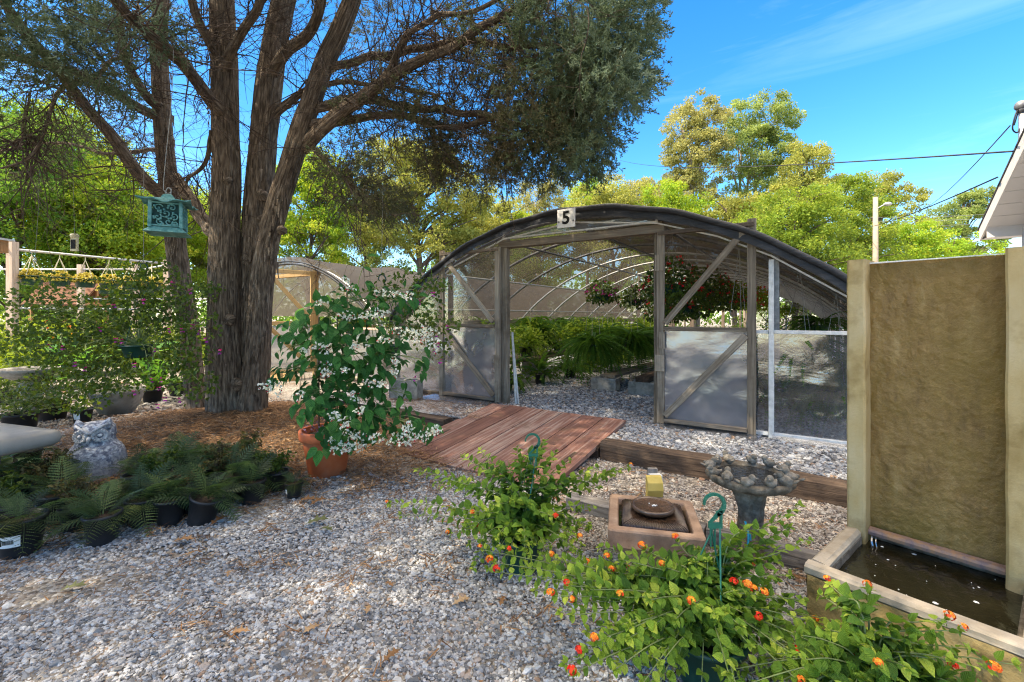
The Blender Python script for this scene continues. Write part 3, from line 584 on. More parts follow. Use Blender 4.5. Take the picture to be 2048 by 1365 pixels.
LIMBS = [
 ([(340,408,5.7),(284,353,5.5),(219,267,5.2),(154,192,4.9),(103,127,4.6),(68,85,4.4),(20,20,4.1),(-40,-60,3.8)], .085, .03),
 ([(432,470,5.1),(411,445,5.25),(372,390,5.5),(352,355,5.65)], .09, .075),
 ([(325,235,5.65),(291,219,5.5),(205,171,5.1),(154,144,4.8),(103,133,4.5),(0,106,4.0),(-90,90,3.6)], .07, .025),
 ([(440,225,5.05),(425,205,4.9),(387,150,4.5),(342,106,3.9),(295,68,3.6),(260,34,3.4),(200,-40,3.0)], .085, .03),
 ([(440,120,5.1),(421,89,5.0),(394,31,4.8),(370,-60,4.5)], .075, .04),
 ([(322,215,5.6),(298,195,5.5),(262,140,5.3),(247,100,5.1),(243,40,4.9),(250,-60,4.7)], .065, .035),
 ([(604,298,5.05),(662,242,4.8),(724,197,4.6),(781,152,4.4),(847,119,4.3),(929,82,4.1),(995,37,4.0),(1060,10,3.9),(1150,-20,3.8)], .085, .022),
 ([(612,250,5.0),(695,242,4.9),(785,230,4.7),(859,246,4.5),(929,248,4.4),(1003,230,4.2),(1073,221,4.1),(1150,235,4.0)], .06, .015),
 ([(620,220,5.0),(724,201,4.8),(814,213,4.6),(909,221,4.4),(991,234,4.2),(1093,262,4.0),(1180,290,3.9)], .06, .015),
 ([(650,150,4.95),(675,131,4.9),(765,115,4.7),(850,92,4.5),(929,85,4.3),(1052,94,4.1),(1134,92,3.9),(1230,100,3.8)], .06, .018),
 ([(720,200,4.6),(777,143,4.5),(800,95,4.4),(822,61,4.3),(872,33,4.2),(929,27,4.1),(1010,-10,4.0)], .045, .02),
 ([(600,290,5.1),(640,310,5.0),(666,340,4.9),(690,360,4.8),(720,385,4.7),(760,402,4.7)], .035, .012),
 ([(545,150,5.2),(575,110,5.0),(620,60,4.8),(640,10,4.6),(650,-60,4.4)], .08, .05),
 ([(530,250,5.3),(565,215,5.2),(600,190,5.15),(640,170,5.1),(700,165,5.3),(780,180,5.6),(880,190,5.8)], .06, .02),
 ([(318,300,5.7),(280,300,5.9),(220,310,6.1),(150,290,6.3),(60,285,6.5),(0,300,6.6)], .035, .012),
 ([(444,150,5.1),(470,90,4.9),(500,40,4.7),(520,-20,4.5),(540,-100,4.3)], .06, .04),
 ([(250,110,5.1),(180,150,4.7),(110,187,4.4),(95,250,4.3),(60,310,4.2),(0,338,4.1)], .026, .010),
 ([(60,185,4.3),(50,260,4.3),(30,285,4.2),(0,275,4.1)], .012, .007),
 ([(565,480,5.05),(560,470,4.6),(600,300,4.2)], .01, .006),
 ([(424,262,5.05),(410,330,5.2),(375,355,5.3),(365,375,5.3)], .03, .015)]
LP = []
for l, r0, r1 in LIMBS:
    if len(l) < 4 and r0 < .02: continue
    lb = MB(); n = max(14, len(l)*5); p = bez(pp(l), n)
    for i in range(2, n): p[i] += np.array([nn(p[i][0]*3,p[i][2]*3,1,j) for j in (1,2,3)])*.045
    rr = np.linspace(r0*.85, r1*.9, n); tube(lb, p, rr, 14, ridge=.18, rseed=len(LP)*3.1); part(juniper, 'limb', lb, M['bark'], True); LP.append((p, rr))
# bare dead twigs off the limbs
tw = MB()
def twig(p0, d, L, r, depth):
    n = 6; p = [np.array(p0)]; d = nrm(d)
    for i in range(n):
        d = nrm(d+RNG.normal(0,.16,3)+np.array([0,0,-.03])); p.append(p[-1]+d*L/n)
    tube(tw, p, np.linspace(r, r*.3, n+1), 4 if r < .006 else 5, cap=False)
    if depth:
        for _ in range(RNG.integers(3,7)):
            i = RNG.integers(1, n+1); twig(p[i], d+RNG.normal(0,.7,3), L*RNG.uniform(.3,.65), r*.5, depth-1)
for p, rr in LP:
    m = len(p)
    for i in range(int(m*.12), int(m*.84)):
        for _ in range(2 if RNG.random() < .7 else 1):
            t = nrm(p[min(i+1,m-1)]-p[i-1]); d = t*.55+RNG.normal(0,.62,3); twig(p[i], d, RNG.uniform(.35,1.15), RNG.uniform(.004,.009), 2 if RNG.random()<.3 else 1)
tag(part(juniper, 'twigs', tw, M['twig']), kind='stuff')
# foliage sprays: feathery sprigs gathered in drooping clumps
def sprig_tpl(seed, nb=13, bl=.26):
    r = np.random.default_rng(seed); V=[]; T=[]
    def blade(a, b, w):
        d = b-a; s = nrm(np.cross(d, r.normal(size=3)))*w; k = len(V); V.extend([a-s, a+s, b]); T.append((k,k+1,k+2))
    def ax(x): return np.array([x, .10*math.sin(x*3+seed), -.22*x*x])
    for a, b in zip(np.linspace(0,1,5)[:-1], np.linspace(0,1,5)[1:]): blade(ax(a), ax(b)+0*r.normal(size=3), .012)
    for i in range(nb):
        x = r.uniform(.08,1); b = ax(x); d = nrm(np.array([.75, r.normal(0,.7), r.normal(.05,.55)])); l = bl*r.uniform(.6,1.2)*(1.15-x*.55)
        e = b+d*l; blade(b, e, .017)
        for j in range(3):
            f = r.uniform(.25,.9); d2 = nrm(d+r.normal(0,.6,3)); blade(b+d*l*f, b+d*l*f+d2*l*.5, .020)
    return np.array(V), T
SPR = [sprig_tpl(i) for i in range(5)]
def foliage(mb, c, r, n, size, tint=(0,1), droop=.5, out=None):
    c = np.asarray(c, float); r = np.asarray(r, float); k = max(3, n//15); tc_ = inball(k); tc_ = nrm(tc_)*(np.linalg.norm(tc_,axis=1,keepdims=True)**.6); ti = RNG.integers(0,k,n)
    off = inball(n)*.30; q = tc_[ti]+off; toff = RNG.normal(0,.20,k)[ti]
    pos = c+q*r; pos += np.array([[nn(a[0],a[2],2.2,k) for k in (1,2,3)] for a in pos])*.36*r.mean()
    d = q*.6+off*2.6+RNG.normal(0,.35,(n,3))+np.array([0,0,-droop*.5])
    if out is not None: d = d+np.asarray(out)
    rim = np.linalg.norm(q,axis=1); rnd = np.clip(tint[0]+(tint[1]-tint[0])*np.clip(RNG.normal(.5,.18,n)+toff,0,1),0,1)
    for j in range(5):
        m = (np.arange(n)%5)==j; inst(mb, SPR[j][0], SPR[j][1], None, pos[m], d[m], RNG.normal(size=(m.sum(),3)), size*RNG.uniform(.7,1.3,m.sum()), rnd[m])
fm = MB()
# (px, py, half width px, half height px, depth, sprigs, tint low, tint high)
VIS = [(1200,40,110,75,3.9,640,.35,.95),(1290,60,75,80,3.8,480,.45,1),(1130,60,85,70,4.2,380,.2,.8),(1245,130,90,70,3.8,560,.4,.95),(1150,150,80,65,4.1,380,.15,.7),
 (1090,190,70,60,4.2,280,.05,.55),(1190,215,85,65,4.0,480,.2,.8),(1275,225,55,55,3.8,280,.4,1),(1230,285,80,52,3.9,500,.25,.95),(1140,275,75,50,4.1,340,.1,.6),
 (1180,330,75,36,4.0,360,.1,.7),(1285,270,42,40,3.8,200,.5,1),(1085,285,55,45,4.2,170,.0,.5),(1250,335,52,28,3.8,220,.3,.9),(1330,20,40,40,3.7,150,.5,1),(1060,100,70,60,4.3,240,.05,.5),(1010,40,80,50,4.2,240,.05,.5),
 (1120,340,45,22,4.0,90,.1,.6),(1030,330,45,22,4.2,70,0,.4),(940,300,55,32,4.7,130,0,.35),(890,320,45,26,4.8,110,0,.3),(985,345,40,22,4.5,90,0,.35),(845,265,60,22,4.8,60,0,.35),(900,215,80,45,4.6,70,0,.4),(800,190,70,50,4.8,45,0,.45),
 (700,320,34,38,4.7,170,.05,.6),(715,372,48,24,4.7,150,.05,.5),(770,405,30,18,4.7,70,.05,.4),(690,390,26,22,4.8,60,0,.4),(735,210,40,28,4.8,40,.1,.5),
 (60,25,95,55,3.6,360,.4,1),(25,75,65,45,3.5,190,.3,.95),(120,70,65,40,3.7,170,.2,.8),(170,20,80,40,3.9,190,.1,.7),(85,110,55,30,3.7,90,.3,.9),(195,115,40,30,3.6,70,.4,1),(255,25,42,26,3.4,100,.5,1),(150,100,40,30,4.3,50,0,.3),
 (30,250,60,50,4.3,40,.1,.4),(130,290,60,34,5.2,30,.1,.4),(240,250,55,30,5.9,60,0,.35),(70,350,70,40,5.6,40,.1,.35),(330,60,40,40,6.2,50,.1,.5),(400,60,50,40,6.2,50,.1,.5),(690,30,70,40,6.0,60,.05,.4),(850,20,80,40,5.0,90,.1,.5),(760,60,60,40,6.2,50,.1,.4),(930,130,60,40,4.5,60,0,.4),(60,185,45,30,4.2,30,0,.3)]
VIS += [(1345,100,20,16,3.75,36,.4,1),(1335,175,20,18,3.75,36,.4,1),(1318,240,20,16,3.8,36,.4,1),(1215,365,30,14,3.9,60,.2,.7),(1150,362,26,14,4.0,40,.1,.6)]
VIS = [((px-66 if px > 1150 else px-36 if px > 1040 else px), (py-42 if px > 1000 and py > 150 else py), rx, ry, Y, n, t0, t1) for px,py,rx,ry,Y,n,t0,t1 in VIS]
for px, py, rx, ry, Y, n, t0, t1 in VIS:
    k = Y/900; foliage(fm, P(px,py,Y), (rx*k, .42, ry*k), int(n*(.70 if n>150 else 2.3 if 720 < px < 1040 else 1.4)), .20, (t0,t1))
# unseen crown added over and beside the viewer, clumps placed to shade the yard
def sungap(x, y): return ((x+2.2)/1.0)**2+((y-4.25)/.55)**2 < 1 or (x-1.75)**2+(y-2.9)**2 < .25 or (x-.6)**2+(y-6.1)**2 < .3 or (x+.6)**2+(y-4.9)**2 < .12 or (x-1.5)**2+(y-1.5)**2 < .16 
n = 0; cr = MB()
while n < 90:
    a = RNG.random()*2*PI; rad = 1.0+5.6*RNG.random()**.6; h = 3.2+RNG.random()*4.6-.18*max(0,rad-4)
    x, y, z = TREE[0]+rad*math.cos(a), TREE[1]+rad*math.sin(a), h
    if y > -.2 and abs(x) < 1.2*y+1.3 and z < 1.3+.71*y+1.15: continue
    if y > 7.5: continue
    # gaps that let sun reach the ground at a few places
    kk = z/SUN[2]; gx, gy = x-SUN[0]*kk, y-SUN[1]*kk
    if sungap(gx,gy): continue
    foliage(cr, (x,y,z), (.75,.75,.42), 85, .34, (.1,.9)); n += 1
def shade(p):
    for _ in range(14):
        h = RNG.uniform(2.4,6.8); x, y, z = np.asarray(p)+SUN*h/SUN[2]
        if math.hypot(x-TREE[0],y-TREE[1]) > 7.6 or (y > .0 and abs(x) < 1.2*y+1.0 and z < 1.3+.71*y+1.0): continue
        foliage(cr, (x,y,z), (.4,.4,.25), 34, .34, (.1,.9)); break
for f in np.linspace(0,1,6):
    for z in np.linspace(.35,1.6,7): shade(np.array([1.60+.32*f,2.16-.40*f,z]))  # added unseen clumps that keep the wall panel in shade
for gx in np.arange(-5.4,4.7,.42):
    for gy in np.arange(.8,7.4,.42):
        if (gx < 0 and gy < .8*abs(gx)-.9) or (gx > 3.4 and gy > 4.5) or RNG.random() < .10: continue
        if sungap(gx,gy): continue
        for _ in range(12):
            h = RNG.uniform(3.0,7.8); x, y, z = np.array([gx,gy,0])+SUN*h/SUN[2]+RNG.normal(0,.12,3)
            if math.hypot(x-TREE[0],y-TREE[1]) > 7.4: continue
            if y > .0 and abs(x) < 1.2*y+1.0 and z < 1.3+.71*y+1.0: continue
            foliage(cr, (x,y,z), (.5,.5,.3), 34, .36, (.1,.9)); break
part(juniper, 'foliage', fm, M['juniper']); part(juniper, 'unseen_shade_foliage', cr, M['juniper'])

# ------------------------------------------------------------------ woodland trees behind
def tree(name, label, base, H, crowns, leaf, n, ls, bark='barkdark', tr=.16, trunks=1, dens=.55, group='trees beyond the greenhouses'):
    """crowns: (dx, dy, z, rx, ry, rz) ellipsoids relative to the base."""
    base = np.asarray(base, float); T = thing(name, label, 'tree', base, group=group); b = MB(); lf = MB()
    cr = np.array(crowns, float); vol = np.prod(cr[:,3:],1)**.8; vol /= vol.sum(); C=[]
    for c, f in zip(cr, vol):
        k = max(4, int(f*n*1.25/55)); q = inball(k); q = nrm(q)*np.linalg.norm(q,axis=1,keepdims=True)**.6
        C.append(base+c[:3]+q*c[3:])
    C = np.concatenate(C); top = base+np.array([cr[:,0].mean()*.5, cr[:,1].mean()*.5, H*.86])
    stems = []
    for t in range(trunks):
        o = np.array([(t-(trunks-1)/2)*.55, .2*t, 0]); p = bez([base+o*.5+(0,0,-.2), base+o+(RNG.normal(0,.12),0,H*.3), base+o*1.5+(RNG.normal(0,.25),0,H*.6), top+o*2.2+(RNG.normal(0,.3),0,0)], 14)
        tube(b, p, np.linspace(tr, tr*.22, 14), 9, ridge=.08, rseed=t); stems.append(p)
    for c in C[RNG.permutation(len(C))[:min(len(C), 46)]]:
        s = stems[RNG.integers(0, trunks)]; j = np.argmin(np.linalg.norm(s-(c-np.array([0,0,H*.16])),axis=1)); j = min(j, 12)
        m = (s[j]+c)/2+np.array([0,0,H*.03])+RNG.normal(0,.15,3); tube(b, bez([s[j], m, c], 7), np.linspace(tr*.34, tr*.07, 7), 5, cap=False)
    k = 150; ls = ls*.56; rr = np.array([max(.35, .30*cr[:,3:].min())]); 
    for c in C:
        m = int(k*RNG.uniform(.6,1.4)); q = inball(m); sz = rr*RNG.uniform(.6,1.5)
        pos = c+q*sz*np.array([1.3,1.3,.82]); nd = RNG.normal(size=(m,3))+np.array([0,0,.55]); d = rdir(m)+q*.6+np.array([0,0,-.35])
        inst(lf, DIA[0], DIA[1], None, pos, d, nd, ls*RNG.uniform(.6,1.35,m), np.clip(RNG.normal(RNG.uniform(.25,.75),.22,m),0,1))
    part(T, 'trunk', b, M[bark], True); part(T, 'crown', lf, M[leaf]); return T
def Z(Y, py): return CH-(py-HZ)/F*Y
def tp(px, Y): return np.array([(px-CX)/F*Y, Y, 0.])
def span(px0, px1, Y): return (px1-px0)/F*Y/2
def simple(name, label, px, Y, top, w, leaf, n, ls, low=560, **k):
    H = Z(Y,top); r = w/F*Y/2; zl = max(.2, Z(Y,low)); h = H-zl
    cr = [(0,0,zl+h*.42,r,r*.9,h*.44),(-r*.35,.2,zl+h*.62,r*.7,r*.7,h*.36),(r*.3,-.2,zl+h*.70,r*.62,r*.6,h*.30),(r*.05,0,zl+h*.84,r*.42,r*.4,h*.17)]
    return tree(name, label, tp(px,Y), H, cr, leaf, n, ls, **k)
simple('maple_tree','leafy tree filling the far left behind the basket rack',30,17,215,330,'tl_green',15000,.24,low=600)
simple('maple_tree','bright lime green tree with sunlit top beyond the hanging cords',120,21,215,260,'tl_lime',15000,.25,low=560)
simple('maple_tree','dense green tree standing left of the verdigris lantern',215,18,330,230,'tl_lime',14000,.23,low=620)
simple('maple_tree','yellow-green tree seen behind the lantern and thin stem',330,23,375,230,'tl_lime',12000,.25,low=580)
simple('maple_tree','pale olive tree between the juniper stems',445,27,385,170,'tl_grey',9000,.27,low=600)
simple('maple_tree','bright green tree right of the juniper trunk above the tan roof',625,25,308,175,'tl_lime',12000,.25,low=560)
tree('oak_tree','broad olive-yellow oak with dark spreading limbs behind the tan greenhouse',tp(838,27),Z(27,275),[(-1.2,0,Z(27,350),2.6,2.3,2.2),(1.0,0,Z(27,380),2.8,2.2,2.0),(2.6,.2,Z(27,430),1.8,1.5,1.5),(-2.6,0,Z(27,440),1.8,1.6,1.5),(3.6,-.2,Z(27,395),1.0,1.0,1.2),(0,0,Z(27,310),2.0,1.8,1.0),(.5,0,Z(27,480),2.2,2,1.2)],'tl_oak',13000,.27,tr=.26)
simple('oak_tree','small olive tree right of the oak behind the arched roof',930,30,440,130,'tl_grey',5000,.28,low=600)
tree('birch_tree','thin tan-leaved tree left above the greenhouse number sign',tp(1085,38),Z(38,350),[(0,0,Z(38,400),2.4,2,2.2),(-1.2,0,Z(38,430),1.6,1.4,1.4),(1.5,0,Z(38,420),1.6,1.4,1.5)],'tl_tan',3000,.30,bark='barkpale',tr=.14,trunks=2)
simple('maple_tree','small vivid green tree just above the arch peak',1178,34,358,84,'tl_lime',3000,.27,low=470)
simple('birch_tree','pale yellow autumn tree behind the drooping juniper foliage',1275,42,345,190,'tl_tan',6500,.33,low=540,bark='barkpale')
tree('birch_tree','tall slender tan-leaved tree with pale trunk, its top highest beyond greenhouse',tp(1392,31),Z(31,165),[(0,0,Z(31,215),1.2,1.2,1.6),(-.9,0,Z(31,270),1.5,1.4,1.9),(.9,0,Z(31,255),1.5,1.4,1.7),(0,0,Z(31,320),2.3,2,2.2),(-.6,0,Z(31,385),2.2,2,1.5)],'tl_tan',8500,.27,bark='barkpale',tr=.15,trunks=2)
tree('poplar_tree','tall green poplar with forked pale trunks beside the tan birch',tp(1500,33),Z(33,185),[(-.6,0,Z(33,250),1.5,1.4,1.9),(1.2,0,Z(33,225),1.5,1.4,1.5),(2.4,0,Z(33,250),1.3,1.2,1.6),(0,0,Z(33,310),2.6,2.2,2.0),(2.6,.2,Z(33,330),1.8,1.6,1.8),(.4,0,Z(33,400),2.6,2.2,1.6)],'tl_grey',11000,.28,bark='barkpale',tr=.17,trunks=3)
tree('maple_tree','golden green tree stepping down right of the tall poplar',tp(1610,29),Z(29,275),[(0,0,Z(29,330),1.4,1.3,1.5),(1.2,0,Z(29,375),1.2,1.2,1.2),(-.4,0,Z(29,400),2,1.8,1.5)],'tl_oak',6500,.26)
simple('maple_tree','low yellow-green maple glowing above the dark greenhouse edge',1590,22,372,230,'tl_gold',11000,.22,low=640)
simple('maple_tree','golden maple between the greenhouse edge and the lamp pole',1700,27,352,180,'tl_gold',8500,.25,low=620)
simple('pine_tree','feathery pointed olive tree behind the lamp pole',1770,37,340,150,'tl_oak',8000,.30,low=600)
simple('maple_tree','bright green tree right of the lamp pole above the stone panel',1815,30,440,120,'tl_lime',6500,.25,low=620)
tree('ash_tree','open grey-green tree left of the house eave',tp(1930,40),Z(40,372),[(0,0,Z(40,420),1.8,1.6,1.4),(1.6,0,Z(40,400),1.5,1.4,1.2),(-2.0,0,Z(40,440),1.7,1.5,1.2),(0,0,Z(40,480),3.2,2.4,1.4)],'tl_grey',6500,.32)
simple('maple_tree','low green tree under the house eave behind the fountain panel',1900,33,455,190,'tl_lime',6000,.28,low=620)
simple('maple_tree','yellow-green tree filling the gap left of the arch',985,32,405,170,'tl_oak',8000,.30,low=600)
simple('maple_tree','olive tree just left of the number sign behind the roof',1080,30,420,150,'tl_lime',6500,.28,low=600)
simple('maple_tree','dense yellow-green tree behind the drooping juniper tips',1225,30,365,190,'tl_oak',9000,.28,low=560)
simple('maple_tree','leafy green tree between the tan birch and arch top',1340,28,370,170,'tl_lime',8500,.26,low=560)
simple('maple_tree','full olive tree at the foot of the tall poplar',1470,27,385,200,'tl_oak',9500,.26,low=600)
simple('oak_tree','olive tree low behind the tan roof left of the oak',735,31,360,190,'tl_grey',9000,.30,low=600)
mb = MB(); C = np.stack([RNG.uniform(-62,62,900), RNG.uniform(46,56,900), RNG.uniform(.2,6.2,900)],-1); C = np.concatenate([C, np.stack([RNG.uniform(-62,-52,600), RNG.uniform(-30,46,600), RNG.uniform(.2,7,600)],-1)])  # second belt, unseen at left, added for the film to reflect
for c in C:
    m = 34; q = inball(m); inst(mb, DIA[0], DIA[1], None, c+q*np.array([1.6,1.2,1.0]), rdir(m), RNG.normal(size=(m,3)), .55*RNG.uniform(.6,1.3,m), np.clip(RNG.normal(.45,.25,m),0,1))
tag(link('far_woods', mb.mesh('far_woods'), M['tl_green']), label='far belt of mixed green woods closing the view', cat='woods', kind='stuff')
# ------------------------------------------------------------------ greenhouse with the number board
TC, HW, R0, ZP = .99, 3.05, 4.2, 2.505     # centre, half width, arc radius, peak height
LEN = 22.0
def arcz(d): return ZP-(R0-np.sqrt(np.maximum(R0*R0-np.asarray(d,float)**2, 0)))
EZ = float(arcz(HW))
house = thing('greenhouse', 'arched greenhouse with black shade cloth, open timber doors and number board', 'greenhouse', gh(TC,0,TH))
def bow_pts(s, dz=0, n=26, o=GP, tc=TC, zb=TH):
    d = np.linspace(-HW, HW, n); pts = [gh(tc-HW, s, zb, o)]+[gh(tc+x, s, float(arcz(x))+dz, o) for x in d]+[gh(tc+HW, s, zb, o)]
    return np.array(pts)
for i, s in enumerate(np.arange(.05, LEN, 1.22)):
    b = MB(); tube(b, bow_pts(s, -.03), .021, 8); part(house, 'bow', b, M['galvdark'] if i < 3 else M['galv'], True)
for d in (-2.0, -1.0, .05, 1.05, 2.05, 2.75):
    b = MB(); z = float(arcz(d))-.075; tube(b, [gh(TC+d,s,z) for s in np.linspace(.05,LEN-.8,10)], .016, 6); part(house, 'purlin', b, M['galv'] if d > 1.5 else M['galvdark'], True)
# covers
def cover(d0, d1, s0, s1, dz, nu, nv, wav=.012, seed=0):
    def f(u, v):
        d = d0+(d1-d0)*u; s = s0+(s1-s0)*v
        w = np.vectorize(lambda a,b: nn(a,b,2.2,seed))(d, s)*wav-np.abs(np.sin(s*PI/1.22))*wav*1.1
        return GP+(TC+d)[...,None]*GU+s[...,None]*GV+np.stack([0*d,0*d,arcz(d)+dz+w],-1)
    return f
b = MB(); grid(b, cover(-HW,HW,-.10,LEN-.8,.02,0,0), 44, 130); part(house, 'shade_cloth', b, M['cloth'], True)
b = MB(); grid(b, cover(-HW,.35,-.06,LEN-.8,.05,0,0), 26, 110); part(house, 'added_dark_cloth', b, M['clothdense'], True)  # extra layer added to darken the right roof slope
# black hem of the cloth hanging over the front edge
b = MB()
def hem(u, v):
    d = -HW+2*HW*u; drop = .045+.12*v+np.vectorize(lambda a,b: nn(a,b,3.5,4))(d*2, v*2)*.014*v
    s = -.105+.012*np.sin(d*13)*v-.015*v
    return GP+(TC+d)[...,None]*GU+s[...,None]*GV+np.stack([0*d,0*d,arcz(d)+.055-drop*.9+.03],-1)
grid(b, hem, 90, 5); tube(b, [gh(TC+d,-.11,float(arcz(d))+.045+.008*math.sin(d*9)) for d in np.linspace(-HW,HW,60)], .032, 8)
part(house, 'cloth_hem', b, M['clothband'], True)
# end wall: posts, header, white battens
def gb(t0,s0,z0,t1,s1,z1,w,h,root,name,mat,up=None,wob=0.0,label=None):
    b = MB(); beam(b, gh(t0,s0,z0), gh(t1,s1,z1), w, h, up=GV if up is None else up, wob=wob); return part(root, name, b, M[mat], label=label)
for t in (-.03, 1.98): gb(t,.045,TH-.05,t,.045,float(arcz(t-TC))-.06,.095,.085,house,'door_post','wood',wob=.002)
gb(-.10,.04,2.235,2.05,.04,2.235,.085,.11,house,'header_beam','wooddark',wob=.002)
gb(-.02,-.012,2.315,1.97,-.012,2.315,.018,.028,house,'batten','whitestrip')
for t in (1.0,): gb(t,.5,2.2,t,.5,1.75,.03,.03,house,'hanging_bracket','galvdark') if False else None
b = MB(); seg = [(3.55,1.78),(2.85,2.16),(1.98,2.44),(.975,2.52),(-.02,2.47),(-.62,2.34),(-1.09,2.13),(-1.7,1.79),(-2.05,1.52)]
for (a,z0),(c,z1) in zip(seg[:-1], seg[1:]):
    dz = [float(arcz(a-TC))-.085, float(arcz(c-TC))-.085]; beam(b, gh(a,-.018,min(z0,dz[0])), gh(c,-.018,min(z1,dz[1])), .016, .026, up=GV)
part(house, 'arch_batten', b, M['whitestrip'])
for t in (-.02, 1.97): gb(t,-.016,2.30,t,-.016,2.39,.026,.016,house,'batten','whitestrip')
b = MB(); gb(-1.09,.0,TH,-1.09,.0,float(arcz(-1.09-TC))-.12,.045,.04,house,'white_stud','whitestrip')
gb(-2.05,.0,TH,-2.05,.0,EZ+.1,.045,.04,house,'white_stud','whitestrip')
for z, n in ((1.147,'mid_rail'),(.175,'base_rail')):
    gb(-1.115,-.003,z,-2.05,-.003,z,.035,.04,house,n,'whitestrip'); gb(-.10,.01,z,-1.065,.01,z,.035,.04,house,n,'whitestrip')
gb(-1.13,.09,.75,-1.13,.09,1.9,.05,.06,house,'support_post','galvdark')
gb(2.05,.01,1.147,4.02,.01,1.147,.035,.05,house,'mid_rail','wooddark'); gb(2.05,.01,.16,4.02,.01,.16,.06,.05,house,'base_rail','wooddark')
gb(4.02,.02,TH,4.02,.02,EZ+.05,.07,.07,house,'side_post','wood')
# sheets of film on the end wall
def sheet(name, mat, corners, nu=26, nv=22, amp=.014, seed=0, label=None):
    c = [np.asarray(x,float) for x in corners]; b = MB()
    def f(u, v):
        p = c[0]*((1-u)*(1-v))[...,None]+c[1]*(u*(1-v))[...,None]+c[2]*(u*v)[...,None]+c[3]*((1-u)*v)[...,None]
        e = np.sin(u*PI)*np.sin(v*PI); w = np.vectorize(lambda a,b: nn(a*3+seed,b*5,1,seed)+.5*nn(a*9,b*14,1,seed+3))(u+.35*v, v)
        return p+GV*(w*amp*(.25+e))[...,None]
    grid(b, f, nu, nv); return part(house, name, b, M[mat], True, label=label)
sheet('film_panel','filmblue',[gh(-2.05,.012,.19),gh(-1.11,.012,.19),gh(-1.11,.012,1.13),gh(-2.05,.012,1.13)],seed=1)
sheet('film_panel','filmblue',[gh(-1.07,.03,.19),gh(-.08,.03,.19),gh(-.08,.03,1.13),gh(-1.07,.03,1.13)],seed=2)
sheet('film_panel','film',[gh(2.04,.03,.19),gh(4.0,.03,.19),gh(4.0,.03,1.13),gh(2.04,.03,1.13)],seed=3)
sheet('transom_film','film',[gh(0,.0,2.30),gh(1.96,.0,2.30),gh(1.96,.0,2.40),gh(0,.0,2.40)],nv=6,amp=.006,seed=4)
b = MB()
def clr(u, v):
    d = 1.07+1.95*u; z1 = arcz(d)-.13; z = 1.17+(z1-1.17)*v
    return GP+(TC+d)[...,None]*GU+.035*GV+np.stack([0*d,0*d,z],-1)
grid(b, clr, 20, 12); part(house, 'clear_film', b, M['filmclear'], True)
# skirts of spare film lying on the ground
for c, sd in (([gh(-.02,-.05,.17),gh(-1.02,-.05,.17),gh(-.98,-.20,.137),gh(-.1,-.16,.137)],5),([gh(2.0,-.05,.17),gh(3.15,-.05,.17),gh(3.25,-.36,.145),gh(2.05,-.26,.145)],6)):
    sheet('film_skirt','filmgnd',c,18,8,.012,sd)
sheet('base_film','filmgnd',[gh(-1.1,-.02,.175),gh(-2.05,-.02,.175),gh(-2.07,-.07,.139),gh(-1.1,-.07,.139)],18,6,.006,9)
# number board
b = MB(); beam(b, gh(1.087,-.185,2.435), gh(.861,-.185,2.435), .012, .215, up=(0,0,1), ch=.002); sg = part(house, 'number_sign', b, M['signwhite'], label='white number board on the arch')
cu = bpy.data.curves.new('digit_text', 'FONT'); cu.body = '5'; cu.size = .205; cu.extrude = .0015; cu.offset = .0055; cu.align_x = 'CENTER'; cu.align_y = 'CENTER'
to = bpy.data.objects.new('digit_text', cu); COL.objects.link(to); bpy.context.view_layer.update()
me = bpy.data.meshes.new_from_object(to.evaluated_get(bpy.context.evaluated_depsgraph_get())); COL.objects.unlink(to); bpy.data.objects.remove(to)
A = Matrix((( -GU[0], 0, -GV[0], 0),( -GU[1], 0, -GV[1], 0),(0,1,0,0),(0,0,0,1)))
me.transform(A); base = gh(.974,-.1935,2.435)-np.array(house.location); me.transform(Matrix.Translation([float(x) for x in base]))
dg = link('digit', me, M['blackpaint'], sg)
b = MB()
for t in (1.075,.91): lathe(b, [(.0,0),(.011,0),(.011,.006),(0,.006)], (0,0,0), 10)
v = []
for mbv, t in zip(b.v, (1.068,.88)):
    w = np.stack([mbv[:,0]*-GU[0], mbv[:,0]*-GU[1], mbv[:,1]],-1)-GV*mbv[:,2:3]; v.append(w+gh(t,-.191,2.40))
b.v = v; part(sg, 'bolt', b, M['galvdark'])
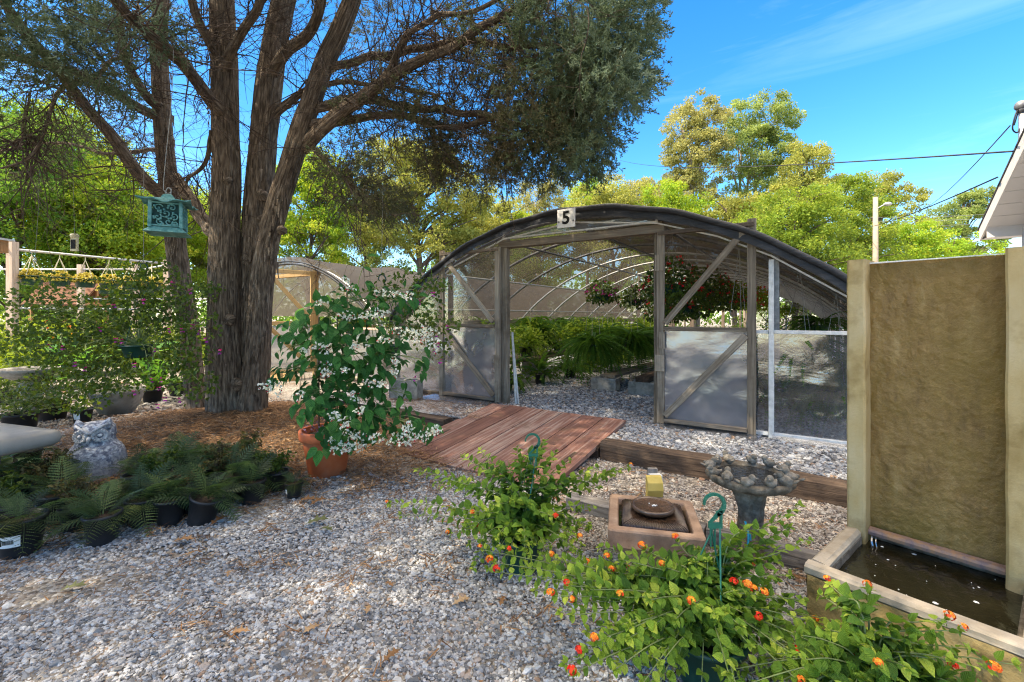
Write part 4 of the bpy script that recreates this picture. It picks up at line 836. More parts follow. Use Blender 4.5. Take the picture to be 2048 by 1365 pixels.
# door leaves, both swung flat against the wall
def door(t0, t1, s, label, hinge):
    T = part(house, 'door', (lambda b: (beam(b, gh(t0,s,.165), gh(t0,s,2.20), .075,.042,up=GV,wob=.0012), beam(b, gh(t1,s,.165), gh(t1,s,2.23), .075,.042,up=GV,wob=.0012), b)[-1])(MB()), M['wood'], label=label)
    a, c = min(t0,t1)+.04, max(t0,t1)-.04
    for z, n in ((2.175,'top_rail'),(1.165,'middle_rail'),(.20,'bottom_rail')):
        gb(a-(.06 if z>2 else 0),s-.006,z,c+(.06 if z>2 else 0),s-.006,z,.04,.07,T,n,'wooddark' if z != 1.165 else 'wood',wob=.0012)
    hz, fz = (t0, t1)
    sg_ = 1 if fz > hz else -1
    gb(fz-sg_*.05,s-.03,2.13,hz+sg_*.05,s-.03,1.22,.062,.035,T,'brace','wood',wob=.001); gb(fz-sg_*.05,s-.03,1.11,hz+sg_*.05,s-.03,.25,.062,.035,T,'brace','wood',wob=.001)
    c4_ = [gh(a,s,.22),gh(c,s,.22),gh(c,s,1.14),gh(a,s,1.14)]; b = MB()
    def f(u, v):
        p = c4_[0]*((1-u)*(1-v))[...,None]+c4_[1]*(u*(1-v))[...,None]+c4_[2]*(u*v)[...,None]+c4_[3]*((1-u)*v)[...,None]
        return p+GV*(np.vectorize(lambda x,y: nn(x*3,y*4,1,t0*5)+.5*nn(x*8+y*4,y*9,1,2))(u,v)*.011)[...,None]
    grid(b, f, 24, 22); part(T, 'film', b, M['filmdoor'], True)
    for z in (1.86,.80,1.04) if hinge else (.70,):
        b = MB(); k = hz-sg_*(.005 if z != 1.04 else -.02); beam(b, gh(k,s-.028,z-.085), gh(k,s-.028,z+.085), .095 if z != 1.04 else .06,.022,up=GV); part(T,'hinge_block',b,M['wood'])
door(-.075, -.93, -.06, 'right timber door with wide diagonal braces', True)
door(2.03, 3.0, -.06, 'left timber door with two diagonal braces', False)
b = MB()
for z in (.16,): pass
# eave boards and far end wall
for tt in (TC-HW, TC+HW):
    gb(tt,0,EZ-.05,tt,LEN-.8,EZ-.05,.04,.14,house,'side_board','wood',up=(0,0,1))
for s in np.arange(1.2, LEN, 2.44):
    for tt in (TC-HW, TC+HW): gb(tt,s,TH,tt,s,EZ,.08,.08,house,'side_post','wooddark')
sheet('side_film','film',[gh(TC+HW,.1,TH),gh(TC+HW,9.5,TH),gh(TC+HW,9.5,.85),gh(TC+HW,.1,.85)],20,8,.02,12)
for s in (6.5,11.5,16.5): gb(TC-.1,s,TH,TC-.1,s,float(arcz(-.1))-.08,.09,.09,house,'king_post','woodpale')
# hanging things along the right bench line of the roof
def hooks(pts, root):
    for p in pts:
        b = MB(); tube(b, [p+(0,0,0), p-(0,0,.32)], .0025, 4); part(root,'wire_hook',b,M['wiregrey'])
hooks([gh(TC+d,s,float(arcz(d))-.08) for d in (1.05,.05,-1.0,-2.0) for s in np.arange(2.2,15,.85)], house)

# ------------------------------------------------------------------ the tan greenhouse on the left
GO = GP+8.38*GU+.81*GV-TC*GU; GO[2] = 0
tan = thing('greenhouse', 'second greenhouse with tan shade cloth roof and warm pine doors', 'greenhouse', gh(TC,0,0,GO))
for i, s in enumerate(np.arange(.05, 15, 1.22)):
    b = MB(); tube(b, bow_pts(s,-.04,o=GO,zb=0), .022, 7); part(tan, 'bow', b, M['galv'], True)
b = MB()
def cov2(u, v):
    d = -HW+2*HW*u; s = -.08+15.4*v; w = np.vectorize(lambda a,b: nn(a,b,1.4,5))(d,s)*.05-np.abs(np.sin(s*PI/1.22/2.2))*.10*(1-.8*u)
    return GO+(TC+d)[...,None]*GU+s[...,None]*GV+np.stack([0*d,0*d,arcz(d)+.10+w],-1)
grid(b, cov2, 40, 90); part(tan, 'shade_cloth', b, M['cloth2'], True)
b = MB(); 
for z0 in (-.005,-.06): tube(b, [gh(TC+d,-.1,float(arcz(d))+z0,GO) for d in np.linspace(-HW,HW,40)], .022, 6)
part(tan, 'cloth_hem', b, M['clothband'], True)
def g2(t0,s0,z0,t1,s1,z1,w,h,name,mat,up=None,root=None): b = MB(); beam(b, gh(t0,s0,z0,GO), gh(t1,s1,z1,GO), w,h,up=GV if up is None else up); return part(root or tan,name,b,M[mat])
for t in (0,1.95): g2(t,.05,0,t,.05,2.35,.09,.09,'door_post','woodwarm')
g2(-.1,.05,2.2,2.05,.05,2.2,.08,.1,'header_beam','woodwarm')
for t in (-1.05,-2.05,3.1,4.02): g2(t,.03,0,t,.03,float(arcz(t-TC))-.04,.05,.05,'wall_stud','wood')
for a,c in ((-.05,-2.05),(2.0,4.0)):
    for z in (.08,1.05): g2(a,.02,z,c,.02,z,.04,.08,'wall_rail','woodpale')
b = MB(); grid(b, lambda u,v: GO+(-.03-2.0*u)[...,None]*GU+.05*GV+np.stack([0*u,0*u,.1+.94*v],-1)+GV*(np.vectorize(lambda x,y: nn(x*4,y*5,1,8))(u,v)*.03)[...,None], 16, 12); part(tan,'film_panel',b,M['film'],True)
# its two doors stand open towards us
def leaf2(th, sw, label):
    h = gh(th,0,0,GO); d = nrm(sw)
    def q(x, z): return h+d*x+np.array([0,0,z])
    b = MB(); 
    for x in (.03,.93): beam(b, q(x,.12), q(x,2.24), .09,.045,up=np.cross(d,(0,0,1)))
    T = part(tan,'door',b,M['woodwarm'],label=label); up = np.cross(d,(0,0,1))
    for z in (.16,1.15,2.2):
        b = MB(); beam(b, q(.075,z), q(.885,z), .04,.08,up=(0,0,1)); part(T,'rail',b,M['woodwarm'])
    for (x0,z0,x1,z1) in ((.07,.22,.88,1.08),(.07,1.22,.88,2.14)):
        b = MB(); beam(b, q(x0,z0)-up*.03, q(x1,z1)-up*.03, .08,.03,up=up); part(T,'brace',b,M['woodwarm'])
    b = MB(); grid(b, lambda u,v: h+d*(.07+.82*u)[...,None]+np.stack([0*u,0*u,.2+.9*v],-1)+up*(np.vectorize(lambda x,y: nn(x*4,y*5,1,3))(u,v)*.02)[...,None], 14, 14); part(T,'film',b,M['film'],True)
leaf2(-.02, P(612,700,9.6)*0+np.array([-.72,-.69,0]), 'right pine door swung out')
leaf2(1.97, np.array([-.32,-.95,0]), 'left pine door swung out')
b = MB(); beam(b, gh(-.2,-.6,.10,GO), gh(2.4,-.6,.10,GO), .16,.2,up=(0,0,1)); single('sill_timber', b, M['woodwarm'], 'warm brown sill timber before the tan greenhouse doorway', 'timber', gh(1,-.6,.1,GO))

# ------------------------------------------------------------------ plants hanging and standing inside
def wires(top, ring, r, root, mat='wiregrey', n=3, hook=None):
    b = MB()
    for k in range(n):
        a = 2*PI*k/n+.3; tube(b, [top, np.asarray(ring)+np.array([math.cos(a)*r, math.sin(a)*r, 0])], .0028, 4)
    return part(root, 'hanger', b, M[mat])
def pot_prof(r, h, lip=.012): return [(0,0),(r*.74,0),(r*.76,.01),(r*.96,h*.9),(r+lip,h*.9),(r+lip,h),(r*.93,h),(r*.9,h*.86),(0,h*.85)]
def hang_pot(name, label, cat, p, r, top, leaf, fl=None, group=None, style='boston', n=70, L=.45, spread=1.0, potmat='greenpot'):
    """p: centre of the pot rim."""
    p = np.asarray(p,float); T = thing(name, label, cat, p-(0,0,r*.75), group=group); b = MB(); lathe(b, pot_prof(r, r*.75), p-(0,0,r*.75), 20); part(T,'pot',b,M[potmat],True)
    wires(np.array([p[0],p[1],top]), p, r, T); f = MB()
    if style == 'boston':
        a = RNG.random(n)*2*PI; el = RNG.uniform(-.5,1.0,n); d = np.stack([np.cos(a)*np.cos(el), np.sin(a)*np.cos(el), np.sin(el)],-1)
        for j in range(3):
            m = np.arange(n)%3==j; tv,tt,tq = BOSTF[j]; inst(f, tv,tt,tq, p+d[m]*[[r*.5,r*.5,.02]], d[m], np.array([0,0,1.])+RNG.normal(0,.15,(m.sum(),3)), L*RNG.uniform(.65,1.15,m.sum()), np.clip(RNG.normal(.45,.2,m.sum()),0,1))
    else:
        k = n; q = inball(k); pos = p+q*np.array([L*spread,L*spread,L*.72])+np.array([0,0,L*.2]); pos[:,2] -= .45*np.maximum(0, np.linalg.norm((pos-p)[:,:2],axis=1)-L*.4)
        inst(f, OV[0], OV[1], OV[2], pos, rdir(k)+q*.8+np.array([0,0,-.3]), RNG.normal(0,.6,(k,3))+[[0,0,1]], RNG.uniform(.035,.07,k)*(1 if L > .22 else .8))
        s = MB()
        for i in range(26):
            e = p+q[i]*np.array([L*spread,L*spread,L*.7])+np.array([0,0,L*.15]); tube(s, bez([p, (p+e)/2+np.array([0,0,.08]), e],6), .003, 4)
        part(T,'stems',s,M['lantanastem'])
    part(T,'fronds' if style=='boston' else 'leaves',f,M[leaf])
    if fl:
        b = MB(); k = fl[1]; q = rdir(k); q[:,2] = np.abs(q[:,2])*RNG.choice([-.3,1,1],k); pos = p+q*np.array([L*spread,L*spread,L*.8])*RNG.uniform(.8,1.06,(k,1))+np.array([0,0,L*.15]); pos[:,2] -= .4*np.maximum(0, np.linalg.norm((pos-p)[:,:2],axis=1)-L*.4)
        for c in range(5): inst(b, DIA[0]*[1,1.6,1], DIA[1], None, pos+RNG.normal(0,.012,(k,3)), rdir(k), RNG.normal(size=(k,3)), RNG.uniform(.025,.045,k))
        part(T,'blossoms',b,M[fl[0]])
    return T
def mixed(name,lab,p,n1,L,n2,r,h,lm,fm_,grp,pr=.13):
    T = thing(name,lab,'potted plant',p,group=grp); b = MB(); lathe(b,pot_prof(pr,.18),p,14); part(T,'pot',b,M['black'],True); f = MB()
    a = RNG.random(n1)*2*PI; el = RNG.uniform(-.3,1.3,n1); d = np.stack([np.cos(a)*np.cos(el),np.sin(a)*np.cos(el),np.sin(el)],-1)
    for j in range(3): m = np.arange(n1)%3==j; inst(f,*BOST[j],p+np.array([0,0,.17])+d[m]*.06,d[m],np.array([0,0,1.])+RNG.normal(0,.25,(m.sum(),3)),L*RNG.uniform(.5,1.2,m.sum()),np.clip(RNG.normal(.55,.25,m.sum()),0,1))
    part(T,'fronds',f,M[fm_]); f = MB(); q = inball(n2); q[:,2] = np.abs(q[:,2])-.25; inst(f,*OV,p+np.array([0,0,.2])+q*np.array([r,r,h]),rdir(n2)+q,np.array([0,0,.8])+RNG.normal(0,.5,(n2,3)),.06*RNG.uniform(.6,1.4,n2)); part(T,'leaves',f,M[lm])
rz = lambda p: float(arcz(ghinv(p[0],p[1])[0]-TC))-.08
def at(px,py,Y,*a,**k): p = P(px,py,Y); return p, rz(p)
G1 = 'hanging fern baskets in the greenhouse'
for px,py,Y,r,lab in ((1185,690,7.6,.16,'big dark green fern basket hanging nearest the open doorway, lower left'),(1262,680,8.1,.16,'dark fern basket just right of the big doorway fern'),(1215,668,9.6,.15,'fern basket behind the two big doorway ferns'),(1300,672,9.2,.15,'fern basket half hidden by the right door post')):
    p, t = at(px,py,Y); hang_pot('fern_basket',lab,'hanging basket',p,r,t,'boston',group=G1,n=230,L=.50)
for i,(px,py,Y) in enumerate(((1062,655,9.5),(1103,654,10.6),(1138,652,11.8),(1170,650,13.2),(1196,648,14.8))):
    p, t = at(px,py,Y); hang_pot('fern_basket',['small hanging basket with reddish leaves just right of left door post','second fern basket along the left roof rail','middle fern basket along the left roof rail','fourth fern basket along the left roof rail','farthest fern basket along the left roof rail'][i],'hanging basket',p,.15,t,'boston',group='fern baskets on the left rail',n=140,L=.55)
p, t = at(1205,590,7.4); hang_pot('fuchsia_basket','dark fuchsia basket hanging high inside the doorway','hanging basket',p,.13,t,'fuchsia',('pink',14),style='leafy',n=420,L=.27)
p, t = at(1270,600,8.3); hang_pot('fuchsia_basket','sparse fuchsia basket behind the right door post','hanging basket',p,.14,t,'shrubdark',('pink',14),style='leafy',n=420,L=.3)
for i,(px,py,Y,fl,le) in enumerate(((1345,570,5.9,40,'geran'),(1375,610,6.6,36,'geran'),(1415,580,7.2,44,'geran'),(1445,600,8.4,44,'geran'),(1478,598,9.4,60,'shrub'),(1512,604,10.4,90,'shrub'),(1335,620,7.6,20,'geran'))):
    p, t = at(px,py,Y); hang_pot('begonia_basket',['red flowered basket nearest the right door hinge','low red basket below the brace of the right door','red flowered basket under the upper brace','dark leafy red basket right of the upper brace','sunlit red basket left of the door stile','brightest red flowered basket beside the white stud','leafy red basket lowest behind the hinge post'][i],'hanging basket',p,.15,t,le,('redfl',fl),group='red flowered baskets behind the right door',style='leafy',n=900,L=.40)
p, t = at(1640,650,6.0); hang_pot('fern_basket','yellow-green fern basket hanging near the right eave','hanging basket',p,.14,t,'boston',n=90,L=.42)
# big ferns pressed behind the film of the right end wall
for i,(t_,s_,z_) in enumerate(((-1.32,.50,.98),(-1.62,.55,.58),(-1.88,.50,.80),(-.75,.60,.66))):
    p = gh(t_,s_,z_); hang_pot('fern_basket',['large fern behind the right film panel, upper','large fern low behind the right film panel','fern nearest the stone panel behind the film','fern behind the narrow film strip beside the door'][i],'hanging basket',p,.17,rz(p),'boston',group='ferns behind the right film panels',n=110,L=.43)
for i,(t_,s_) in enumerate(((-1.3,1.7),(-1.95,1.6),(-.6,1.9),(-1.6,2.6))): mixed('floor_plant','leafy dark plant on the floor behind the right film panels',gh(t_,s_,TH),40,.5,500,.42,.75,'shrubdark','fern','floor plants behind the right film panels',.14)
# benches of ferns along the left side
G2 = 'bench plants along the left side'
for i in range(14):
    s_ = .6+i*.80; p = gh(3.25-.15*(i%3),s_,.55+.14*(i%2)); mixed('bench_plant','green leafy plant in a dark pot crowded along the left greenhouse wall',p,46,.46,420,.42,.5,'bright','bright' if i%3 else 'boston',G2)
b = MB()
for i in range(2): beam(b, gh(3.1+.35*i,.3,.47), gh(3.1+.35*i,11,.47), .3,.04, up=(0,0,1))
T = thing('plant_bench','low wooden bench under the ferns along the left wall','bench',gh(3.2,1,TH)); part(T,'bench_top',b,M['wooddark'])
for s_ in (.6,3,6,9):
    b = MB(); box(b, gh(3.25,s_,TH+.16), (.5,.2,.32)); part(T,'leg',b,M['conc'])
GS = 'leafy floor plants down the left aisle'
for i in range(10):
    s_ = .85+i*.95; p = gh(2.4-.05*(i%3)+.1*RNG.random(),s_,TH); mixed('floor_plant','leafy green plant on the gravel along the left aisle',p,40,.42,180,.30,.45,'fuchsia' if i<3 else 'bright','boston' if i<3 else 'bright',GS,.1)
for i in range(5): mixed('floor_plant','yellow-green plants standing at the sunny far end of the greenhouse',gh(-1.2+.95*i,13.5+RNG.random(),TH),30,.5,700,.6,1.3,'bright','bright','plants at the far end of the greenhouse',.14)
# hollow blocks and planks
def block(p, rzz, label, mat='conc', lw=(.40,.2,.2), up=False, grp=None):
    T = MB(); l,w_,h = lw; t = .032; c = np.array([0,0,h/2])
    for y in (-w_/2+t/2, w_/2-t/2): box(T,(0,y,h/2),(l,t,h))
    for x in (-l/2+t/2, 0, l/2-t/2): box(T,(x,0,h/2),(t,w_-2*t-.001,h-.002))
    o = link('concrete_block', T.mesh('concrete_block'), M[mat]); o.location = [float(x) for x in p]; o.rotation_euler = (PI/2 if up else 0, 0, rzz); return tag(o,label,'concrete block',grp)
ga = math.atan2(GU[1],GU[0])
block(G(1211,781,TH),ga,'hollow block under the near end of the mossy plank',grp='blocks on the greenhouse floor'); p = G(1287,790,TH); block(p,ga+.1,'hollow block nearest the right door post under the short plank',grp='blocks on the greenhouse floor')
p0 = G(1215,781,TH); b = MB(); beam(b, p0+(0,0,.222), p0+GV*2.3+GU*-.12+(0,0,.222), .24,.045, wob=.002); single('plank', b, M['wooddark'], 'long mossy plank seat resting on the hollow block in the doorway', 'plank', p0+(0,0,.2)); q = p0+GV*2.1-GU*.12; block(q,ga,'hollow block under the far end of the mossy plank',grp='blocks on the greenhouse floor')
p = G(1287,790,TH); b = MB(); beam(b, p+(-.05,-.1,.235), p+GV*1.6+(0,0,.235), .2,.07, wob=.002); single('plank', b, M['timber'], 'short dark plank on the block beside the right door post', 'plank', p+(0,0,.22))
p = G(808,803,0.12); block(p+np.array([.0,.12,.03]),ga+.35,'grey hollow block standing by the left greenhouse corner',lw=(.42,.2,.26),grp=None)
b = MB(); p = gh(1.86,.12,TH); tube(b,[p, p+GV*.05+GU*.09+(0,0,.95)],.016,8); tube(b,[p-GU*.04, p+GV*.05+GU*.075+(0,0,.8)],.012,8); single('white_pipe', b, M['whitestrip'], 'white pipe offcuts leaning inside the left door post', 'pipe', p)
# retaining timbers and the ramp
def timber(t0,t1,s0,s1,z0,z1,label,mat='timber',w=.16,grp='timbers edging the terrace'):
    b = MB(); beam(b, gh(t0,s0,(z0+z1)/2), gh(t1,s1,(z0+z1)/2), w, z1-z0, ch=.014, wob=.005); single('edging_timber', b, M[mat], label, 'timber', gh((t0+t1)/2,(s0+s1)/2,(z0+z1)/2), group=grp)
timber(.19,-.98,-1.02,-1.05,.0,.165,'dark cracked edging timber between the ramp and the bird-rimmed bath')
timber(-1.0,-2.6,-1.06,-1.10,-.02,.15,'dark edging timber running behind the bird-rimmed bath to the stone panel')
timber(.42,.21,-1.02,-1.02,.0,.10,'short dark timber stub tucked under the red ramp')
timber(2.02,3.3,-1.06,-1.04,-.02,.14,'dark edging timber left of the red ramp behind the flowering vine')
for (a,c,lab) in (((1138,1000),(1411,1066),'grey weathered landscape timber behind the square fountain'),((1415,1067),(1640,1125),'grey landscape timber behind the bird-rimmed bath leading to the trough')):
    p, q = G(*a,.05), G(*c,.05); b = MB(); beam(b, p+(0,0,-.005), q+(0,0,-.005), .1,.09, ch=.012, wob=.004); single('landscape_timber', b, M['timbergrey'], lab, 'timber', p, group='low grey timbers')
walkramp = thing('ramp', 'red stained plank ramp sloping up to the greenhouse doorway', 'ramp', gh(1.05,-1.1,0))
for i in range(7):
    t0 = 1.95-.247*i; b = MB(); o0 = RNG.normal(0,.006); 
    def f(s): return .195-.165*((-s-.28)/1.72)
    c0 = .236; ss = np.array([-.28,-.5,-.75,-.95,-1.08,-1.25,-1.5,-1.75,-2.0])+o0
    for a, e in zip(ss[:-1], ss[1:]): pass
    V=[]; lc=[]; oo = RNG.random()*20
    for s in ss:
        for (dt,dz) in ((0,0),(-c0,0),(-c0,-.038),(0,-.038)): V.append(gh(t0+dt,s,float(f(s))+dz+.003*nn(t0*7,s*2))); lc.append((s+oo,t0+dt+oo,dz))
    q = [(j*4+k,j*4+(k+1)%4,(j+1)*4+(k+1)%4,(j+1)*4+k) for j in range(8) for k in range(4)]
    b.add(V,quads=[x[::-1] for x in q],lc=lc,ngons=[[0,1,2,3],[35,34,33,32]]); part(walkramp,'plank',b,M['redwood'])
for t in (1.8,.34):
    b = MB(); beam(b, gh(t,-.4,.09), gh(t,-1.55,.055), .04,.07); part(walkramp,'joist',b,M['timber'])
b = MB(); tube(b, bez([G(712,872,.03), G(745,888,.015), G(780,900,.012), G(800,907,.012)],10), .008, 6); single('white_pipe', b, M['whitestrip'], 'thin white water pipe on the litter running to the ramp', 'pipe', G(745,888))
# ------------------------------------------------------------------ wall fountain
FA = np.array([1.185, 1.80, 0.]); FD = np.array([.63,-.777,0]); FE = np.array([.777,.63,0])
def ft(a, b, z=0.): return FA+a*FD+b*FE+np.array([0,0,z])
fount = thing('wall_fountain', 'tall stone wall fountain with wet slate panel above a water trough', 'fountain', ft(.35,.3,0))
TL, TW, THt = .635, .70, .305
def rough_sheet(c0, c1, c2, c3, nu, nv, amp, sc, nrmv, seed=0):
    b = MB(); c = [np.asarray(x,float) for x in (c0,c1,c2,c3)]
    def f(u, v):
        p = c[0]*((1-u)*(1-v))[...,None]+c[1]*(u*(1-v))[...,None]+c[2]*(u*v)[...,None]+c[3]*((1-u)*v)[...,None]
        def h(x,y,z):
            q = Vector((x*sc,y*sc,z*sc+seed)); return noise.ridged_multi_fractal(q,1.0,2.1,4,1.0,2.0)*.35+noise.noise(q*.6)*.6+abs(noise.noise(q*1.7))*.5
        return p+nrmv*(np.vectorize(h)(p[...,0],p[...,1],p[...,2])*amp)[...,None]
    grid(b, f, nu, nv); return b
nf = -FE; nl = -FD
b = rough_sheet(ft(0,.0,-.02),ft(TL,.0,-.02),ft(TL,.0,THt-.035),ft(0,.0,THt-.035),90,44,.016,7,nf); part(fount,'trough_front',b,M['troughrock'],True)
b = rough_sheet(ft(0,TW,-.02),ft(0,0,-.02),ft(0,0,THt-.035),ft(0,TW,THt-.035),60,40,.010,7,nl,3); part(fount,'trough_side',b,M['troughrock'],True)
b = MB(); rim = .062
beam(b, ft(-.012,rim/2-.008,THt-.02), ft(TL,rim/2-.008,THt-.02), rim,.045, ch=.012, wob=.0012); beam(b, ft(rim/2-.012,rim-.006,THt-.0205), ft(rim/2-.012,TW,THt-.0205), rim,.044, ch=.012, wob=.0012); beam(b, ft(TL-.05,rim-.006,THt-.02), ft(TL-.05,TW,THt-.02), .04,.044, ch=.006)
part(fount,'trough_rim',b,M['troughrim'])
b = MB()
for a0,b0,a1,b1 in ((.045,rim-.012,TL-.07,rim-.012),(.046,TW-.02,TL-.07,TW-.02)): beam(b, ft(a0,b0,.16), ft(a1,b1,.16), .02,.24)
for a0 in (.045,TL-.075): beam(b, ft(a0,rim,.16), ft(a0,TW-.03,.16), .018,.24)
part(fount,'trough_lining',b,M['concdark'])
b = MB(); grid(b, lambda u,v: FA+(.05+(TL-.12)*u)[...,None]*FD+(rim-.004+(TW-rim-.02)*v)[...,None]*FE+np.stack([0*u,0*u,.245+.002*np.sin(u*40+v*23)],-1), 40, 24); wt = part(fount,'water',b,M['water'],True)
b = MB()
for _ in range(20):
    u, v, r = RNG.uniform(.09,TL-.1), RNG.uniform(rim+.03,TW-.1), .002+.011*RNG.random()**2.2; k = 12; o = ft(u,v,.2465); a = np.arange(k)/k*2*PI; rr = r*(1+RNG.normal(0,.12,k))
    V = [o+(0,0,.0035)]+[o+np.array([math.cos(x)*q,math.sin(x)*q,.0008]) for x,q in zip(a,rr)]; b.add(V,tris=[(0,1+i,1+(i+1)%k) for i in range(k)])
tag(part(wt,'foam',b,M['foam'],True),kind='stuff')
PT = 1.562; BACK = .60
def colm(a0,a1,b0,b1,name):
    b = MB(); c0 = [(a0,b0),(a1,b0),(a1,b1),(a0,b1)]; n = 26; V=[]
    ch = .008
    for z in np.linspace(.20,PT,n):
        for (x,y,sx,sy) in ((a0+ch,b0,0,0),(a1-ch,b0,0,0),(a1,b0+ch,0,0),(a1,b1,0,0),(a0,b1,0,0),(a0,b0+ch,0,0)): V.append(ft(x+.0025*nn(x*9,z*6,1),y+.003*nn(y*9,z*6,1,4),z))
    q = [(j*6+k,j*6+(k+1)%6,(j+1)*6+(k+1)%6,(j+1)*6+k) for j in range(n-1) for k in range(6)]
    b.add(V,quads=q,ngons=[list(range(5,-1,-1)),[(n-1)*6+k for k in range(6)]]); part(fount,name,b,M['pillar'])
colm(-.005,.066,BACK-.085,BACK+.10,'pillar'); colm(.502,.605,BACK-.085,BACK+.10,'pillar')
# the panel, rough and running with water
b = rough_sheet(ft(.063,BACK+.005,.30),ft(.505,BACK+.005,.30),ft(.505,BACK+.005,PT-.018),ft(.063,BACK+.005,PT-.018),150,300,.009,15,nf,9); pn = part(fount,'panel',b,M['slate'],True)
b = MB(); beam(b, ft(.063,BACK+.068,.9-.01), ft(.505,BACK+.068,.9-.01), .10, 1.29, ch=.004); part(fount,'panel_back',b,M['concdark'])
b = MB(); beam(b, ft(.068,BACK-.012,PT-.016), ft(.500,BACK-.012,PT-.016), .012,.006, ch=.002, wob=.0015); part(pn,'pale_top_strip',b,M['whitestrip'])  # thin white strip along the top edge of the panel
b = MB()
V=[]
for j, (yy,zz) in enumerate(((.015,.312),(-.008,.306),(-.014,.296),(-.012,.282),(.015,.276))):
    for k in range(24): x=.068+.432*k/23; V.append(ft(x,BACK+yy-.03+.003*nn(k,j),zz+.002*nn(k*.8,j,1,2)))
b.add(V,quads=[(j*24+k,j*24+k+1,(j+1)*24+k+1,(j+1)*24+k) for j in range(4) for k in range(23)]); part(fount,'spill_lip',b,M['rust'])
b = MB()
for x, r in ((.085,.006),(.10,.003)): tube(b, bez([ft(x,BACK-.055,.285),ft(x+.003,BACK-.075,.265),ft(x+.008,BACK-.08,.245)],6), [r*.6,r*.8,r,r,r*1.1,r*1.4], 6)
for k in range(0): tube(b, [ft(.2+.02*k,BACK-.052,.277),ft(.2+.02*k,BACK-.056,.247)], .0012+.0006*RNG.random(), 4)
part(fount,'falling_water',b,M['runwater'],True)

# ------------------------------------------------------------------ square fountain
SF = np.array([.716, 2.29, 0]); ra = -.235
sq = thing('square_fountain', 'square brown tapered fountain with round bubbling disc on ribbed top', 'fountain', SF)
def rloop(h, r, z, n=6):
    pts=[]
    for (sx,sy,a0) in ((1,1,0),(-1,1,PI/2),(-1,-1,PI),(1,-1,1.5*PI)):
        for k in range(n): a=a0+PI/2*k/(n-1); pts.append((sx*(h-r)+r*math.cos(a), sy*(h-r)+r*math.sin(a), z))
    P_ = np.array(pts); c,s = math.cos(ra), math.sin(ra); return np.stack([P_[:,0]*c-P_[:,1]*s, P_[:,0]*s+P_[:,1]*c, P_[:,2]],-1)+SF
def lofts(b, loops, cap=(False,False)):
    k = len(loops[0]); V = np.concatenate(loops); q = [(j*k+i,j*k+(i+1)%k,(j+1)*k+(i+1)%k,(j+1)*k+i) for j in range(len(loops)-1) for i in range(k)]
    ng=[]
    if cap[0]: ng.append(list(range(k-1,-1,-1)))
    if cap[1]: ng.append([(len(loops)-1)*k+i for i in range(k)])
    b.add(V,quads=q,ngons=ng or None)
b = MB(); lofts(b,[rloop(*x) for x in ((.150,.02,-.01),(.158,.02,.02),(.218,.03,.205),(.222,.03,.206),(.252,.03,.209),(.256,.032,.214),(.258,.03,.29),(.252,.03,.298),(.205,.012,.298),(.200,.012,.292),(.196,.01,.22))],(True,True)); bs = part(sq,'basin',b,M['fountcast'])
b = MB(); lofts(b,[rloop(*x) for x in ((.196,.008,.262),(.01,.005,.262))],(False,True)); part(sq,'water',b,M['water'])
b = MB(); lofts(b,[rloop(*x) for x in ((.178,.006,.245),(.174,.006,.292),(.165,.006,.300),(.05,.006,.318))],(False,True))
c,s = math.cos(ra), math.sin(ra)
for side in range(4):
    for k in np.linspace(-.165,.165,23):
        l = lambda x,y,z: SF+np.array([(x*c-y*s),(x*s+y*c),z]); qx = [(k,-.176),(k,.176),(-.176,k),(.176,k)][side]; qi=[(k*.45,-.08),(k*.45,.08),(-.08,k*.45),(.08,k*.45)][side]
        tube(b,[l(*qx,.243),l(*qx,.293),l(qx[0]*.96,qx[1]*.96,.301),l(*qi,.315)],.0045,5)
part(sq,'ribbed_block',b,M['fountdark'],True)
b = MB(); prof = [(0,.312),(.085,.312),(.118,.322),(.128,.335),(.126,.345),(.118,.349)]+[(r,.347-.004*((i%2))-.006*(1-r/.118)) for i,r in enumerate(np.linspace(.112,.02,12))]+[(0,.341)]
lathe(b, prof, SF, 48); dk = part(sq,'disc',b,M['fountdark'],True)
b = MB(); 
for _ in range(9):
    p = SF+np.array([RNG.normal(0,.010),RNG.normal(0,.010),.341]); lathe(b,[(0,0),(.004,.001),(.003,.004),(0,.005)],p,8)
part(dk,'bubble',b,M['foam'],True)

sq.scale = (.85,.85,.98)
# ------------------------------------------------------------------ outlet post
op = P(1305,1000,2.95); op[2]=0
T = thing('outlet_post', 'yellow weatherproof outlet cover on a short grey post behind the square fountain', 'outlet', op)
b = MB(); beam(b, op, op+(0,0,.30), .035,.06, ch=.004); 
beam(b, op+(.045,.02,0), op+(.045,.02,.262), .05,.035, ch=.003); part(T,'post',b,M['timbergrey'])
b = MB(); box(b, op+(.005,-.04,.215),(.075,.05,.12),.15); part(T,'box',b,M['whitestrip'])
b = MB(); V=[]
for z,y0 in ((.145,-.065),(.155,-.11),(.20,-.125),(.245,-.115),(.275,-.085),(.28,-.066)):
    for x in (-.055,.04): V.append(op+np.array([x-.01,y0-.002,z]))
for z in (.145,.28):
    pass
k=len(V); b.add(V,quads=[(2*i,2*i+1,2*i+3,2*i+2) for i in range(5)])
b.add([V[0]]+[V[2*i] for i in range(1,6)],ngons=[list(range(6))]); b.add([V[1]]+[V[2*i+1] for i in range(1,6)],ngons=[list(range(5,-1,-1))]); part(T,'cover',b,M['yellowbox'])

M['birdstone'] = surf('bird_stone', [(.3,(.10,.085,.065)),(.5,(.20,.175,.14)),(.7,(.34,.30,.25))], 30, .8, .4, 80)
